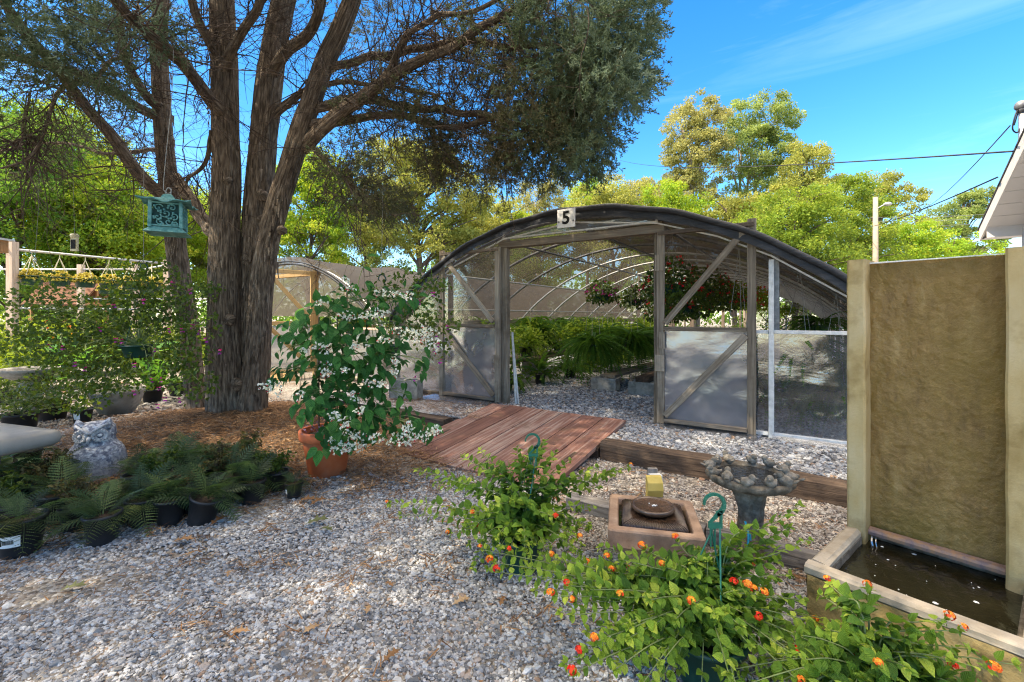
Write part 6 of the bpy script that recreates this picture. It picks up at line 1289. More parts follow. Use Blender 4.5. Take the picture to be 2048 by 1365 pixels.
spots = [(40,1108,1,1.1,'fern in a black pot with white barcode label, nearest the left edge'),(205,1085,0,.9,'fern in a plain black pot directly in front of the owl statue'),(400,1046,2,.95,'low fern in a tilted black pot at the middle of the bed front'),(588,998,1,.60,'small fern in black pot beside the terracotta pot'),(462,1000,0,.95,'fern with long arching fronds left of the small pot'),(120,1045,2,1,'fern with a white tagged pot between the barcode pot and owl'),(505,1008,2,.85,'yellow-green fern tuft at the right of the fern row'),(310,1020,1,1.0,'fern right of the owl leaning over the litter'),(25,1010,0,1.05,'fern behind the barcode pot below the hosta'),
 (90,1000,1,.95,None),(275,1000,2,.9,None),(345,985,0,1,None),(415,985,1,.95,None),(535,975,2,.75,None),(370,960,2,.85,None),(480,962,0,.85,None),(285,1050,0,.9,None),(335,965,1,.8,None),(415,962,2,.8,None),(450,962,1,.85,None),(240,1045,2,.75,None),(520,985,0,.75,None),(340,1048,2,.85,None),(440,1022,1,.8,None),(385,1010,0,.85,None),(300,968,1,.8,None),(120,985,0,.8,None),(55,950,2,.9,None)]
used = [False]*3
for i,(px,py,k,sc,lab) in enumerate(spots):
    p = G(px,py); p[2] = gheight(p[0],p[1]); lab = lab or 'dark fern crowded among the others in the shaded bed behind the front pots'
    src = protos[k]; o = copy_tree(src,p,RNG.random()*6,lab,sc*1.12)
    if i in (0,5,3,4):
        o.rotation_euler = (0,0,0); 
        # this pot carries its own label, so it gets its own pot object
        label_on(o,-1.2 if i==0 else (-2.2 if i!=4 else -1.0),.085 if i==0 else .03,.05 if i==0 else .05,.085,bars=i==0)
    if i == 2: o.rotation_euler = (.25,.15,1.0)
for t in protos:
    for c in list(t.children): bpy.data.objects.remove(c)
    bpy.data.objects.remove(t)

# ------------------------------------------------------------------ owl
op_ = G(192,965); op_[2] = gheight(op_[0],op_[1])-.01
OZ = .48
owl = thing('owl_statue','blue-grey weathered stone owl standing among the ferns','statue',op_)
prof = np.array([(.135,0),(.150,.03),(.165,.09),(.172,.15),(.165,.21),(.145,.255),(.125,.285),(.118,.315),(.122,.35),(.120,.39),(.105,.42),(.07,.438),(.0,.442)])
pz = bez(np.column_stack([prof,np.zeros(len(prof))]),60)[:,:2]; pz[:,0]=np.maximum(pz[:,0],0)
ORZ = -1.15           # facing direction in plan
def owlfn(r, z, a):
    rel = np.cos(a-ORZ); rr = r*(1-.10*np.maximum(0,rel)**3*(z>.27)); rr = rr*(1+.05*np.abs(np.sin(a-ORZ))*(z<.26))
    fe = np.vectorize(lambda x,y: nn(x*4,y*30,1,3))(a,z); return rr*(1+.03*fe), z
b = MB(); lathe(b,pz,op_,64,fn=owlfn); body = part(owl,'body',b,M['owl'],True)
fx = np.array([math.cos(ORZ),math.sin(ORZ),0]); fy = np.array([-math.sin(ORZ),math.cos(ORZ),0])
def ow(x,y,z): return op_+fx*x+fy*y+np.array([0,0,z])
Rf = np.stack([fx,fy,np.array([0,0,1.])],1)
for s in (-1,1):
    b = MB(); tube(b,[ow(.05,s*.07,.40),ow(.045,s*.088,.44),ow(.04,s*.098,.475)],[.042,.030,.006],10); part(owl,'ear_tuft',b,M['owl'],True)
    b = MB(); c = ow(.098,s*.056,.355); dirv = nrm(fx+fy*s*.35+np.array([0,0,.05])); e1 = nrm(np.cross((0,0,1),dirv)); e2 = np.cross(dirv,e1)
    def ring(r0,r1,h0,h1,n=30):
        V=[]
        for k in range(n):
            t=2*PI*k/n
            for r,h in ((r0,h0),(r1,h1)): V.append(c+(e1*math.cos(t)+e2*math.sin(t))*r+dirv*h)
        b.add(V,quads=[(2*k,2*k+1,2*((k+1)%n)+1,2*((k+1)%n)) for k in range(n)])
    ring(.052,.050,-.02,.012); ring(.050,.040,.012,.018); ring(.040,.020,.018,.008)
    for k in range(16):
        t=2*PI*k/16; u=e1*math.cos(t)+e2*math.sin(t); beam(b,c+u*.021+dirv*.012,c+u*.047+dirv*.019,.007,.006,up=dirv,ch=.002)
    ey = part(owl,'eye',b,M['owlpale']); b = MB(); ell(b,c+dirv*.004,np.array([.02,.02,.016])); part(ey,'pupil',b,M['owl'],True)
b = MB(); tube(b,bez([ow(.115,0,.345),ow(.142,0,.33),ow(.140,0,.30)],8),np.linspace(.018,.004,8),8); part(owl,'beak',b,M['owlpale'],True)
# brow ridge
b = MB()
for s in (-1,1): tube(b,bez([ow(.125,0,.37),ow(.115,s*.05,.41),ow(.075,s*.095,.435)],10),np.linspace(.012,.008,10),8)
part(owl,'brow',b,M['owlpale'],True)
# breast and wing feathers in rows
SC_ = ovate(.46,.12,.05,(0,.2,.55,.85,1),(0,.8,1,.7,0)); b = MB()
for r_i,z in enumerate(np.linspace(.27,.04,9)):
    rr = float(np.interp(z,pz[:40,1],pz[:40,0])); m = 9
    a = ORZ+np.linspace(-.85,.85,m)+(r_i%2)*.1; n_ = np.stack([np.cos(a),np.sin(a),0*a],-1); pos = op_+n_*(rr*1.0)[...,None] if False else op_+n_*rr+np.array([0,0,z])
    inst(b,*SC_,pos+n_*.004,np.array([0,0,-1.])+n_*.10,n_,.048,RNG.random(m))
for s in (-1,1):
    for r_i,z in enumerate(np.linspace(.26,.07,8)):
        rr = float(np.interp(z,pz[:40,1],pz[:40,0]))*1.05; m=6; a = ORZ+s*(1.0+np.linspace(0,.9,m)); n_=np.stack([np.cos(a),np.sin(a),0*a],-1); inst(b,*SC_,op_+n_*rr+np.array([0,0,z])+n_*.004,np.array([0,0,-1.])+n_*.06,n_,np.array([.06]*m),RNG.random(m))
part(owl,'feathers',b,M['owlpale'],True)

# ------------------------------------------------------------------ bench, hosta, planters
bp = np.array([-3.78,3.06,.0]); T = thing('stone_bench','smooth grey stone bench with curved seat at the left edge','bench',bp)
b = MB(); ang = math.radians(-18); L0, W0, Hs = .62,.56,.085
loops=[]; bz = .41
def bl(h,r,z,n=8):
    pts=[]
    for (sx,sy,a0) in ((1,1,0),(-1,1,PI/2),(-1,-1,PI),(1,-1,1.5*PI)):
        for k in range(n): a=a0+PI/2*k/(n-1); pts.append((sx*(L0-h-r)+r*math.cos(a), sy*(W0/2-h-r)+r*math.sin(a), z))
    q=np.array(pts); return np.stack([q[:,0]*math.cos(ang)-q[:,1]*math.sin(ang),q[:,0]*math.sin(ang)+q[:,1]*math.cos(ang),q[:,2]],-1)+bp
lofts(b,[bl(.03,.05,bz),bl(.008,.06,bz+.02),bl(0,.06,bz+.05),bl(.008,.06,bz+.085),bl(.03,.05,bz+.10),bl(.10,.04,bz+.106)],(True,True)); part(T,'seat',b,M['bench'],True)
for x in (-.40,.12):
    b = MB(); o=bp+np.array([math.cos(ang)*x,math.sin(ang)*x,0]); beam(b,o,o+(0,0,bz+.005),.30,.12,up=(math.cos(ang),math.sin(ang),0),ch=.02); part(T,'leg',b,M['conc'])
b = MB(); hp = G(-10,985); n=26; a=RNG.random(n)*2*PI; el=RNG.uniform(.2,1.2,n); d=np.stack([np.cos(a)*np.cos(el),np.sin(a)*np.cos(el),np.sin(el)],-1); HO = ovate(.30,.8,.09)
T = thing('hosta','white edged hosta at the far left beneath the bench','potted plant',hp); inst(b,*HO,hp+np.array([0,0,.16])+d*.05,d,np.array([0,0,1.])+RNG.normal(0,.1,(n,3)),RNG.uniform(.16,.26,n),RNG.random(n)); part(T,'leaves',b,M['hosta'],True); b=MB(); lathe(b,pot_prof(.10,.17),hp,18); part(T,'pot',b,M['black'],True)
bp2 = G(62,835); T = thing('bird_bath','plain round grey bird bath on a waisted pedestal left of the planter','bird bath',bp2)
k_ = bp2[1]/900
b = MB(); lathe(b,[(0,.0),(.20,0),(.205,.04),(.17,.07),(.12,.10),(.10,.16),(.105,.30),(.125,.36),(.13,.38),(.11,.39),(.11,.44),(.14,.50)],bp2,32); part(T,'pedestal',b,M['conc'],True)
b = MB(); lathe(b,[(0,.46),(.13,.475),(.24,.53),(.305,.60),(.315,.625),(.305,.632),(.285,.618),(.2,.575),(0,.56)],bp2,44); part(T,'bowl',b,M['conc'],True)
b = MB(); lathe(b,[(.27,.612),(0,.6125)],bp2,30); part(T,'water',b,M['waterclear'])
pb = G(235,830); pb[2]=gheight(pb[0],pb[1])-.02
def bowlthing(name,label,cat,p,prof,mat,leaf,n,r,h,ls,fl=None,tpl=OV,grp=None):
    T = thing(name,label,cat,p,group=grp); b = MB(); lathe(b,prof,p,40); part(T,'pot',b,M[mat],True); z0=prof[-1][1]; f=MB(); st=MB(); q=inball(n); q[:,2]=np.abs(q[:,2]); pos=p+np.array([0,0,z0])+q*np.array([r,r,h]); inst(f,*tpl,pos,rdir(n)+q+np.array([0,0,-.1]),np.array([0,0,.9])+RNG.normal(0,.5,(n,3)),ls*RNG.uniform(.6,1.3,n))
    for i in range(0,min(n,160),6): tube(st,bez([p+(0,0,z0),p+np.array([0,0,z0])+q[i]*np.array([r*.5,r*.5,h*.7]),pos[i]],6),.0035,4,cap=False)
    part(T,'stems',st,M['lantanastem']); part(T,'leaves',f,M[leaf])
    if fl:
        b=MB(); k=fl[1]; q=rdir(k); q[:,2]=np.abs(q[:,2]); 
        for j in range(4): inst(b,DIA[0]*[1,1.5,1],DIA[1],None,p+np.array([0,0,z0])+q*np.array([r,r,h])*RNG.uniform(.85,1.05,(k,1)),rdir(k),rdir(k),fl[2]*RNG.uniform(.7,1.2,k))
        part(T,'blossoms',b,M[fl[0]])
    return T
bowlthing('planter_bowl','wide grey concrete bowl planter with leafy stems left of the trunk','planter',pb,[(0,0),(.15,0),(.17,.02),(.24,.16),(.285,.31),(.29,.335),(.27,.34),(.25,.31),(0,.29)],'conc','fuchsia',420,.36,.42,.05)
np_ = G(165,852); np_[2]=gheight(np_[0],np_[1]); T = bowlthing('nursery_pot','black nursery pot with white label and round leaves before the bowl planter','potted plant',np_,pot_prof(.10,.17)[:-1]+[(.08,.15)],'black','shrub',60,.16,.16,.05)
b = MB(); n=5
for k in range(n+1): pass
V=[]; 
for k in range(n+1):
    x=-1.75+.7*k/n
    for zz in (.06,.13): V.append(np_+np.array([math.cos(x)*(.0785+.155*zz),math.sin(x)*(.0785+.155*zz),zz]))
b.add(V,quads=[(2*k,2*k+2,2*k+3,2*k+1) for k in range(n)]); part(T,'label',b,M['paper'])
# spiky pot plants by the trunk, golden leaf
for (px,py,mat,lab,leafm_,ls) in ((305,805,'black','black pot of upright strappy leaves behind the bowl planter','canna',.34),(355,790,'black','black pot with rust orange tray beside the trunk','shrub',.10)):
    p = G(px,py); b=MB(); T=thing('potted_plant',lab,'potted plant',p); lathe(b,pot_prof(.14,.2),p,18); part(T,'pot',b,M[mat],True); f=MB(); n=34; a=RNG.random(n)*2*PI; el=RNG.uniform(.5,1.4,n); d=np.stack([np.cos(a)*np.cos(el),np.sin(a)*np.cos(el),np.sin(el)],-1); inst(f,*LANCE,p+np.array([0,0,.18]),d,np.array([0,0,1.])+RNG.normal(0,.2,(n,3)),ls*1.3*RNG.uniform(.7,1.3,n)); part(T,'leaves',f,M[leafm_])
p = P(322,775,5.2); 
# tall canna clumps, sunlit, behind the fuchsia
for i,(px,py,Y,h) in enumerate(((120,770,7.6,.9),(170,775,8.2,.8),(305,745,7.2,.75))):
    p = np.array([(px-CX)/F*Y,Y,0]); T=thing('canna_plant',['broad leaved canna glowing behind the plain bird bath','second canna clump right of the first behind the bowl planter','canna with large leaf under the green fuchsia pot'][i],'plant',p,group='canna plants behind the bowl planter'); f=MB(); st=MB(); n=12; a=RNG.random(n)*2*PI; z=RNG.uniform(.15,h,n)
    d=np.stack([np.cos(a)*.8,np.sin(a)*.8,.6+0*a],-1); inst(f,*ovate(.22,.5,.06),p+np.stack([0*z,0*z,z],-1),d,np.array([0,0,1.])+RNG.normal(0,.3,(n,3)),RNG.uniform(.3,.5,n)); tube(st,[p,p+(0,0,h*.6),p+(.03,0,h+.2)],.012,6); part(T,'stem',st,M['lantanastem'],True); part(T,'leaves',f,M['canna'],True)
# shrubs for sale in the sunny middle distance
def shrub(px,py,Y,r,h,leaf,lab,n=700,ls=.07,fl=None,grp='nursery shrubs in the sunny yard'):
    p = np.array([(px-CX)/F*Y,Y,0.]); bowlthing('shrub',lab,'shrub',p,pot_prof(.16,.22)[:-1]+[(.12,.2)],'black',leaf,n,r,h,ls,fl,grp=grp)
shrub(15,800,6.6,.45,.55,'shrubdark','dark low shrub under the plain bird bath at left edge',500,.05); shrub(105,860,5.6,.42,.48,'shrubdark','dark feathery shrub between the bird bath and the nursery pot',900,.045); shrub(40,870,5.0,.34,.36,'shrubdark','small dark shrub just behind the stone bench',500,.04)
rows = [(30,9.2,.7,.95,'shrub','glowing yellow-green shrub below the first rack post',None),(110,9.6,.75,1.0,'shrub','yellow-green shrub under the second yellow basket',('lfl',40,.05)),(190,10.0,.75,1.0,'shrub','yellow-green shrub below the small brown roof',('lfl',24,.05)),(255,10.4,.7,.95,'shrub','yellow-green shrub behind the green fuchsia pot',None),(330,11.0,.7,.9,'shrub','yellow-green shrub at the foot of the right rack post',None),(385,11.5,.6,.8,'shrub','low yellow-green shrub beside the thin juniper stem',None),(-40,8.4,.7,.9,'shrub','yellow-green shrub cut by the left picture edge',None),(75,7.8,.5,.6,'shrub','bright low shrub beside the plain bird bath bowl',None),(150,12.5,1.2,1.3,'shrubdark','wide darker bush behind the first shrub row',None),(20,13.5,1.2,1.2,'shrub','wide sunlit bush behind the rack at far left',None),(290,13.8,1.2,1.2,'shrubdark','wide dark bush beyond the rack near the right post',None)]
for px,Y,r,h,lf_,lab,fl in rows: shrub(px,700,Y,r,h,lf_,lab,1100,.095,fl)
shrub(430,700,10.6,.5,.7,'shrub','yellow-green shrub between juniper trunk and tan greenhouse door',500,.08)
for t_,s_,k in ((.6,1.4,0),(1.3,2.2,1),(-.8,1.8,2)):
    p = gh(t_,s_,0,GO); bowlthing('shrub',['yellow-red plant inside the tan greenhouse doorway','second yellow-red plant deeper in the tan greenhouse','plant behind the tan greenhouse film wall'][k],'shrub',p+np.array([0,0,.75]),pot_prof(.16,.2)[:-1]+[(.12,.18)],'black','shrub',500,.4,.5,.08,('redfl',30,.05))
# ------------------------------------------------------------------ rack of pipes and posts with yellow baskets
rack = thing('basket_rack','rack of pale wooden posts and metal pipes carrying hanging baskets','plant rack',(-8.8,11,0))
PA, PB, PC, PD = [np.array([*P(px,600,Y)[:2],0]) for px,Y in ((25,9.0),(335,11.5),(162,13.0),(271,13.0))]
for p,h in ((PA,2.78),(PB,2.72),(PC,2.78),(PD,2.78)):
    b=MB(); beam(b,p,p+(0,0,h),.135,.135,ch=.008); part(rack,'post',b,M['woodpale'])
PE = PA+(PA-PB)*.5
def pipe(a,c,z,ext=0): b=MB(); d=nrm(c-a); tube(b,[a-d*ext+(0,0,z),c+d*.1+(0,0,z)],.024,8); part(rack,'pipe',b,M['galv'],True)
pipe(PA,PB,2.63,.35); pipe(PC,PD,2.64,4.0); pipe(PD,PB,2.60); pipe(PC+(0,.3,0),PD+np.array([3,.3,0]),1.80,.3); pipe(PA,PB,1.45)
yb = thing('basket','x','hanging basket',(0,0,0),group='yellow baskets on the pipe rack'); b=MB(); lathe(b,pot_prof(.20,.19),(0,0,-.19),18); part(yb,'pot',b,M['greenpot'],True,local=True)
b=MB()
for k in range(4): a=2*PI*k/4+.4; tube(b,[(0,0,.42),(math.cos(a)*.19,math.sin(a)*.19,0)],.007,4)
tube(b,[(0,0,.40),(0,0,.52)],.008,5); part(yb,'hanger',b,M['cream'],local=True)
f=MB(); n=620; q=rdir(n); q[:,2]=np.abs(q[:,2])*.75-.2; inst(f,*OV,q*RNG.uniform(.7,1.05,(n,1))*np.array([.20,.20,.25])+np.array([0,0,-.02]),q+rdir(n)*.5,q+rdir(n)*.4+np.array([0,0,.4]),.052*RNG.uniform(.7,1.3,n)); part(yb,'leaves',f,M['basket'],local=True)
labs=['yellow basket hanging nearest the first rack post','second yellow basket from the first rack post','third yellow basket from the first rack post','fourth yellow basket, above the gable roof edge','fifth yellow basket along the front pipe','last yellow basket on the front pipe near the right post']
for i in range(6):
    p = PA+(PB-PA)*(.10+.155*i); (setattr(yb,'location',tuple(p+np.array([0,0,2.12]))), yb.__setitem__('label',labs[0])) if i==0 else copy_tree(yb,p+np.array([0,0,2.12]),i*1.3,labs[i])
for i,lab in enumerate(('rear yellow basket on the back pipe by the third post','rear yellow basket on the back pipe left of the inner post','rear yellow basket on the short return pipe')):
    p = [PC+(PD-PC)*.45,PC+(PD-PC)*.85,PD+(PB-PD)*.4][i]; copy_tree(yb,p+np.array([0,0,2.10]),i,lab,.9)
# ------------------------------------------------------------------ little gabled shelter
gp = np.array([*P(140,640,15.5)[:2],0]); T=thing('garden_shelter','small brown gabled shelter on posts behind the basket rack','shelter',gp)
b=MB(); Lr=1.15; w2=.95; zr,ze=2.45,1.68; ax=nrm(np.array([1.0,.25,0])); ay=np.array([-ax[1],ax[0],0]); gg=lambda x,y,z: gp+ax*x+ay*y+np.array([0,0,z])
for s in (-1,1):
    V=[gg(-.75,0,zr),gg(.85,0,zr),gg(.85,s*w2,ze),gg(-.75,s*w2,ze)]; V=V+[v-np.array([0,0,.05]) for v in V]; b.add(V,quads=[(0,1,2,3),(7,6,5,4),(0,4,5,1),(1,5,6,2),(2,6,7,3),(3,7,4,0)])
part(T,'roof',b,M['brownroof']); b=MB()
for x in (.78,-.68):
    for s in (-1,1): beam(b,gg(x,s*.9,ze-.02),gg(x,0,zr-.06),.07,.09)
    beam(b,gg(x,-.85,ze+.02),gg(x,.85,ze+.02),.07,.1); beam(b,gg(x,0,ze),gg(x,0,zr-.1),.06,.06); part(T,'truss',b,M['cedarwood']); b=MB()
for x in (.7,-.6):
    for s in (-.75,.75): b=MB(); beam(b,gg(x,s,0),gg(x,s,ze),.11,.11); part(T,'post',b,M['cedarwood'])
# ------------------------------------------------------------------ things hung from the juniper
lanp = P(337,437,3.55); lan = thing('hanging_lantern','verdigris pagoda lantern with scroll cut panels hanging from the juniper','lantern',lanp-(0,0,.15))
a0=math.radians(27); lx=np.array([math.cos(a0),math.sin(a0),0]); ly=np.array([-math.sin(a0),math.cos(a0),0]); lw=lambda x,y,z: lanp+lx*x+ly*y+np.array([0,0,z]); hwid=.098
b=MB()
def sqloop(h,z,wave=0,n=12):
    pts=[]
    for e in range(4):
        for k in range(n):
            t=-1+2*k/n; x,y=[(t,-1),(1,t),(-t,1),(-1,-t)][e]; cz = wave*(abs(t)**2.2)-(.010*math.cos(t*PI*2.2) if wave else 0); q=1+.10*(abs(t)**3 if wave else 0); pts.append(lw(x*h*q,y*h*q,z+cz))
    return np.array(pts)
def loft2(b,loops,cap=None):
    k=len(loops[0]); b.add(np.concatenate(loops),quads=[(j*k+i,j*k+(i+1)%k,(j+1)*k+(i+1)%k,(j+1)*k+i) for j in range(len(loops)-1) for i in range(k)],ngons=cap)
loft2(b,[sqloop(h,z,w) for h,z,w in ((.155,.103,.022),(.156,.110,.022),(.115,.122,.012),(.075,.134,.004),(.045,.146,0),(.034,.172,0),(.022,.186,0),(.002,.190,0))]); loft2(b,[sqloop(.155,.103,.022),sqloop(.09,.112,.0)]); part(lan,'roof',b,M['verdigris'],True)
b=MB(); loft2(b,[sqloop(h,z) for h,z in ((.135,-.128),(.128,-.118),(.108,-.098),(.100,-.085),(.092,-.086),(.118,-.124),(.135,-.128))]); loft2(b,[sqloop(.12,-.122),sqloop(.001,-.122)]); part(lan,'base',b,M['verdigris'],True)
b=MB()
for sx,sy in ((1,1),(1,-1),(-1,1),(-1,-1)): b=MB(); beam(b,lw(sx*hwid,sy*hwid,-.09),lw(sx*hwid*.97,sy*hwid*.97,.118),.024,.024,up=lx); part(lan,'corner_post',b,M['verdigris'])
b=MB(); loft2(b,[sqloop(.080,-.09),sqloop(.080,.11)]); part(lan,'dark_inside',b,M['verdark'])  # dark box put in so the hollow reads as shaded
for e in range(4):
    b=MB(); 
    def pp_(u,v): x,y=[(u,-1),(1,u),(-u,1),(-1,-u)][e]; q=hwid+.001; return lw(x*q if e%2==0 else x*q, y*q, v)
    def sp_(u,v):
        x,y=[(u/hwid,-1),(1,u/hwid),(-u/hwid,1),(-1,-u/hwid)][e]; return lw(x*hwid,y*hwid,v)
    r=random.Random(e)
    for z in (-.075,.100): tube(b,[sp_(-.09,z),sp_(.09,z)],.008,6)
    for cx_,cz_,rr,dr,ph in ((-.045,.06,.030,1,.3),(.04,.065,.028,-1,2.5),(.0,.02,.032,1,4),(-.05,-.01,.026,-1,1),(.052,.0,.028,1,5),(.02,-.045,.028,-1,0),(-.035,-.05,.024,1,2),(.06,-.05,.018,1,3)):
        t=np.linspace(0,3.6*PI/2*1.5,24); pts=[sp_(cx_+math.cos(ph+dr*x)*rr*(1-.13*x),cz_+math.sin(ph+dr*x)*rr*(1-.13*x)) for x in t]; tube(b,pts,.0048,5)
        for j in range(3): q=r.uniform(0,6.28); c_=sp_(cx_+math.cos(q)*rr*.9,cz_+math.sin(q)*rr*.9); ell(b,c_,np.array([.010,.010,.010]),None,6,5)
    part(lan,'fretwork_panel',b,M['verdigris'],True)
b=MB(); tp_=lanp+np.array([0,0,.19]); tube(b,bez([tp_+(-.02,0,-.004),tp_+(-.018,0,.03),tp_+(.0,0,.052),tp_+(.02,0,.03),tp_+(.018,0,-.004)],14),.0032,6); 
tube(b,bez([P(337,388,3.55)+(.02,0,.045),P(337,388,3.55)+(.022,0,.02),P(337,388,3.55)+(0,0,.004),P(337,388,3.55)+(-.03,0,.02),P(327,370,3.55),P(333,300,3.58),P(343,200,3.65),P(347,100,3.75)],40),.0024,5); part(lan,'hook_wire',b,M['wiregrey'])
# small cream solar ornament
o=P(149,488,5.2); T=thing('solar_ornament','small cream hanging ornament with a dark solar panel on a long cord','ornament',o)
b=MB(); beam(b,o+(0,0,-.085),o+(0,0,.07),.088,.03,up=(0,1,0),ch=.012); lathe(b,[(0,.07),(.036,.072),(.042,.095),(.03,.115),(0,.118)],o,14); part(T,'body',b,M['cream'])
b=MB(); beam(b,o+(0,-.017,-.06),o+(0,-.017,.045),.055,.006,up=(0,1,0)); part(T,'panel',b,M['blackpaint']); b=MB(); tube(b,[o+(0,0,.115),P(143,205,5.1)],.0022,4); part(T,'cord',b,M['wiregrey'])
o=P(70,525,5.0); b=MB(); tube(b,[P(80,320,5.0),P(76,430,5.0),o+(0,0,.06)],.002,4); tube(b,bez([o+(.0,0,.06),o+(.02,0,.03),o+(.0,0,.0),o+(-.02,0,.02)],8),.004,5); single('cord',b,M['wiregrey'],'bare cord with an empty hook hanging at the left of the solar ornament','cord',o)
o=P(-6,492,6.0); T=thing('bird_house','orange wooden bird house with pale roof cut by the left edge','bird house',o); b=MB(); beam(b,o+(0,0,-.09),o+(0,0,.07),.16,.14,up=(0,1,0)); part(T,'body',b,M['cedarwood']); b=MB(); beam(b,o+(-.12,0,.085),o+(.12,0,.085),.22,.025); part(T,'roof',b,M['whitestrip']); b=MB(); tube(b,[o+(0,0,.09),P(-6,300,6.3)],.002,4); part(T,'cord',b,M['wiregrey'])
# ------------------------------------------------------------------ house at the right edge
hE = P(1962,478,7.0); hd = nrm(np.array([.545*-1,-.838,0])); hn = np.array([-.838,.545,0])   # hd runs towards us along the gable, hn points out of it
hz = float(hE[2]); hb = thing('house','white sided house whose gable eave leans in at the right edge','house',np.array([hE[0]+1.5,hE[1]-1,0]))
hh = lambda a,n,z: np.array([hE[0],hE[1],0])+hd*a+hn*n+np.array([0,0,z])
pit=.54; OH=.42
b=MB(); 
def slab(a0,n0,a1,n1,dz,th):
    V=[hh(a0,n0,hz+a0*pit+dz),hh(a1,n0,hz+a1*pit+dz),hh(a1,n1,hz+a1*pit+dz),hh(a0,n1,hz+a0*pit+dz)]; V=V+[v-np.array([0,0,th]) for v in V]; b.add(V,quads=[(3,2,1,0),(4,5,6,7),(0,1,5,4),(1,2,6,5),(2,3,7,6),(3,0,4,7)])
slab(-.05,.03,4.2,-5,.19,.03); part(hb,'roof',b,M['shingle'])
b=MB(); slab(0,.02,4.2,.0,.158,.20); part(hb,'fascia',b,M['vinyl'])
b=MB(); V=[hh(0,.0,hz-.02),hh(0,-OH,hz-.02),hh(0,-OH,hz+.15),hh(0,.0,hz+.15),hh(.26,0,hz-.02),hh(.26,-OH,hz-.02),hh(.26,-OH,hz+.29),hh(.26,0,hz+.29)]; b.add(V,quads=[(0,1,2,3),(4,7,6,5),(0,4,5,1)]); part(hb,'eave_return',b,M['vinyl'])
b=MB()
for i in range(18):
    a=.02+.235*i; V=[hh(a,-.0,hz+a*pit-.005),hh(a+.222,-.0,hz+(a+.222)*pit-.005),hh(a+.222,-OH,hz+(a+.222)*pit-.005),hh(a,-OH,hz+a*pit-.005)]; V+=[hh(a+.228,-.0,hz+(a+.228)*pit+.012),hh(a+.228,-OH,hz+(a+.228)*pit+.012)]; b.add(V,quads=[(0,1,2,3),(1,4,5,2)])
part(hb,'soffit',b,M['vinyl'])
b=MB()
for i in range(26):
    z=.1+.165*i; top=z+.163; a0=max(.24,(z-hz)/pit) if z>hz else .24
    if a0>4: break
    V=[hh(a0,-OH+.012,z),hh(4.2,-OH+.012,z),hh(4.2,-OH,top),hh(a0,-OH,top)]; b.add(V,quads=[(0,1,2,3)]); b.add([hh(a0,-OH,z),hh(4.2,-OH,z),hh(4.2,-OH+.012,z),hh(a0,-OH+.012,z)],quads=[(0,1,2,3)])
part(hb,'wall',b,M['greywall']); b=MB(); beam(b,hh(.26,-OH+.02,0),hh(.26,-OH+.02,hz+.12),.05,.06,up=hn); beam(b,hh(.24,-OH-1.5,1.4),hh(.24,-OH-.01,1.4),.02,2.7); part(hb,'corner_board',b,M['vinyl'])
b=MB(); tube(b,[hh(1.16,-OH+.06,.3),hh(1.16,-OH+.06,hz+.60)],.032,10); part(hb,'conduit',b,M['galv'],True)
mp_=P(2044,300,6.0); b=MB(); tube(b,[mp_-(0,0,.25),P(2044,215,6.0)],.036,12); sm=part(hb,'service_mast',b,M['galv'],True)
b=MB(); c=P(2043,212,6.0); ell(b,c,np.array([.075,.07,.07]),None,14,10); tube(b,[c-(0,0,.09),c],.05,12); part(sm,'weather_head',b,M['galvdark'],True)
b=MB(); tube(b,bez([c+(-.04,0,-.05),c+(-.10,-.02,-.12),c+(-.12,0,-.30),c+(-.06,0,-.36),c+(-.02,0,-.30)],20),.009,6); tube(b,bez([c+(-.03,0,-.03),c+(-.08,0,-.2),c+(-.10,0,-.26)],10),.008,6); part(sm,'drip_loop',b,M['wire'],True)
def sag(a,c_,s,n=24): t=np.linspace(0,1,n); p=np.asarray(a)*(1-t)[:,None]+np.asarray(c_)*t[:,None]; p[:,2]-=s*4*t*(1-t); return p
pole=np.array([*P(1751,500,24)[:2],0])
def wirething(a,c_,s,r,lab,mat='wire'): b=MB(); tube(b,sag(a,c_,s),r,5); single('overhead_wire',b,M[mat],lab,'wire',a)
wirething(P(2020,252,5.6),P(1838,420,22),.22,.008,'twisted black service wire rising to the house mast'); wirething(P(2026,303,5.4),P(1240,321,34),.35,.011,'thin black wire crossing the sky above the trees')
wirething(P(1995,355,6.2),P(1700,455,34),.3,.012,'dim wire from the house eave down behind the trees')
for i,(y0,y1,lab) in enumerate(((434,428,'topmost pale power line behind the lamp pole'),(441,436,'second pale power line behind the lamp pole'),(449,447,'third pale power line behind the lamp pole'),(472,474,'low pale power line behind the lamp pole'))): wirething(P(1640,y0,31),P(1990,y1,31),.15,.012,lab,'wiregrey')
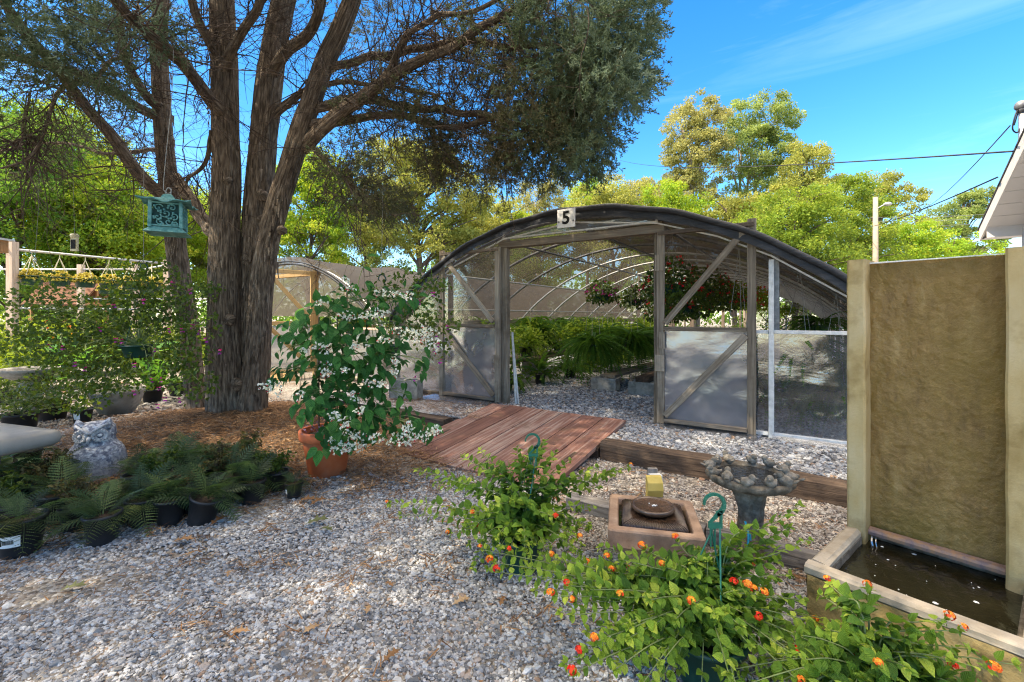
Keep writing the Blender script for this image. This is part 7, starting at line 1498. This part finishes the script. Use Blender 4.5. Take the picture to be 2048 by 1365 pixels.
T=thing('utility_pole','pale wooden utility pole with a curved arm street lamp','utility pole',pole); b=MB(); tube(b,[pole,P(1751,395,24)],[.15,.11],12); part(T,'pole',b,M['poletan'],True)
b=MB(); q=P(1753,418,24); tube(b,bez([q,q+(.15,0,.08),q+(.38,0,.20),q+(.52,0,.23)],10),.03,6); part(T,'lamp_arm',b,M['galv'],True); b=MB(); l=P(1775,409,24); lathe(b,[(0,-.10),(.10,-.09),(.20,-.02),(.19,.04),(.10,.10),(0,.11)],l,16); part(T,'lamp_head',b,M['galv'],True)
# chain link fence and pale tank seen through the far end
fc=thing('chain_link_fence','chain link fence with barbed wire beyond the right greenhouse side','fence',np.array([9.0,15,0])); A0=P(1500,640,26); B0=P(1760,640,15); A0[2]=B0[2]=0
for i in range(6):
    p=A0+(B0-A0)*i/5; b=MB(); tube(b,[p,p+(0,0,2.1)],.035,7); part(fc,'post',b,M['galv'],True)
b=MB(); L_=np.linalg.norm(B0-A0); n_=int(L_/.11)
for i in range(n_+18):
    for s in (-1,1):
        x0=(i-18 if s>0 else i)*.11; x1=x0+s*1.9; pts=[]
        for x,z in ((x0,.05),(x1,1.95)):
            pts.append((x,z))
        xa,xb=pts[0][0],pts[1][0]; lo,hi=0,L_
        if max(xa,xb)<lo or min(xa,xb)>hi: continue
        f0=np.clip(((np.array([lo,hi])-xa)/(xb-xa)),0,1); f0.sort(); P0=[A0+(B0-A0)*((xa+(xb-xa)*f)/L_)+np.array([0,0,.05+1.9*f]) for f in f0]; tube(b,P0,.004,3,cap=False)
part(fc,'mesh',b,M['galv'])
for z in (2.0,2.12,2.24): b=MB(); tube(b,[A0+(0,0,z),B0+(0,0,z)],.012 if z>2.05 else .025,5); part(fc,'rail',b,M['galv'])
tk=P(1632,620,17.0); tk[2]=0; b=MB(); lathe(b,[(0,0),(.55,0),(.55,.9),(.58,.92),(.58,.98),(.50,1.12),(.2,1.22),(0,1.24)],tk,24); single('water_tank',b,M['whitestrip'],'pale round water tank beyond the open end of the greenhouse','tank',tk,smooth=True)
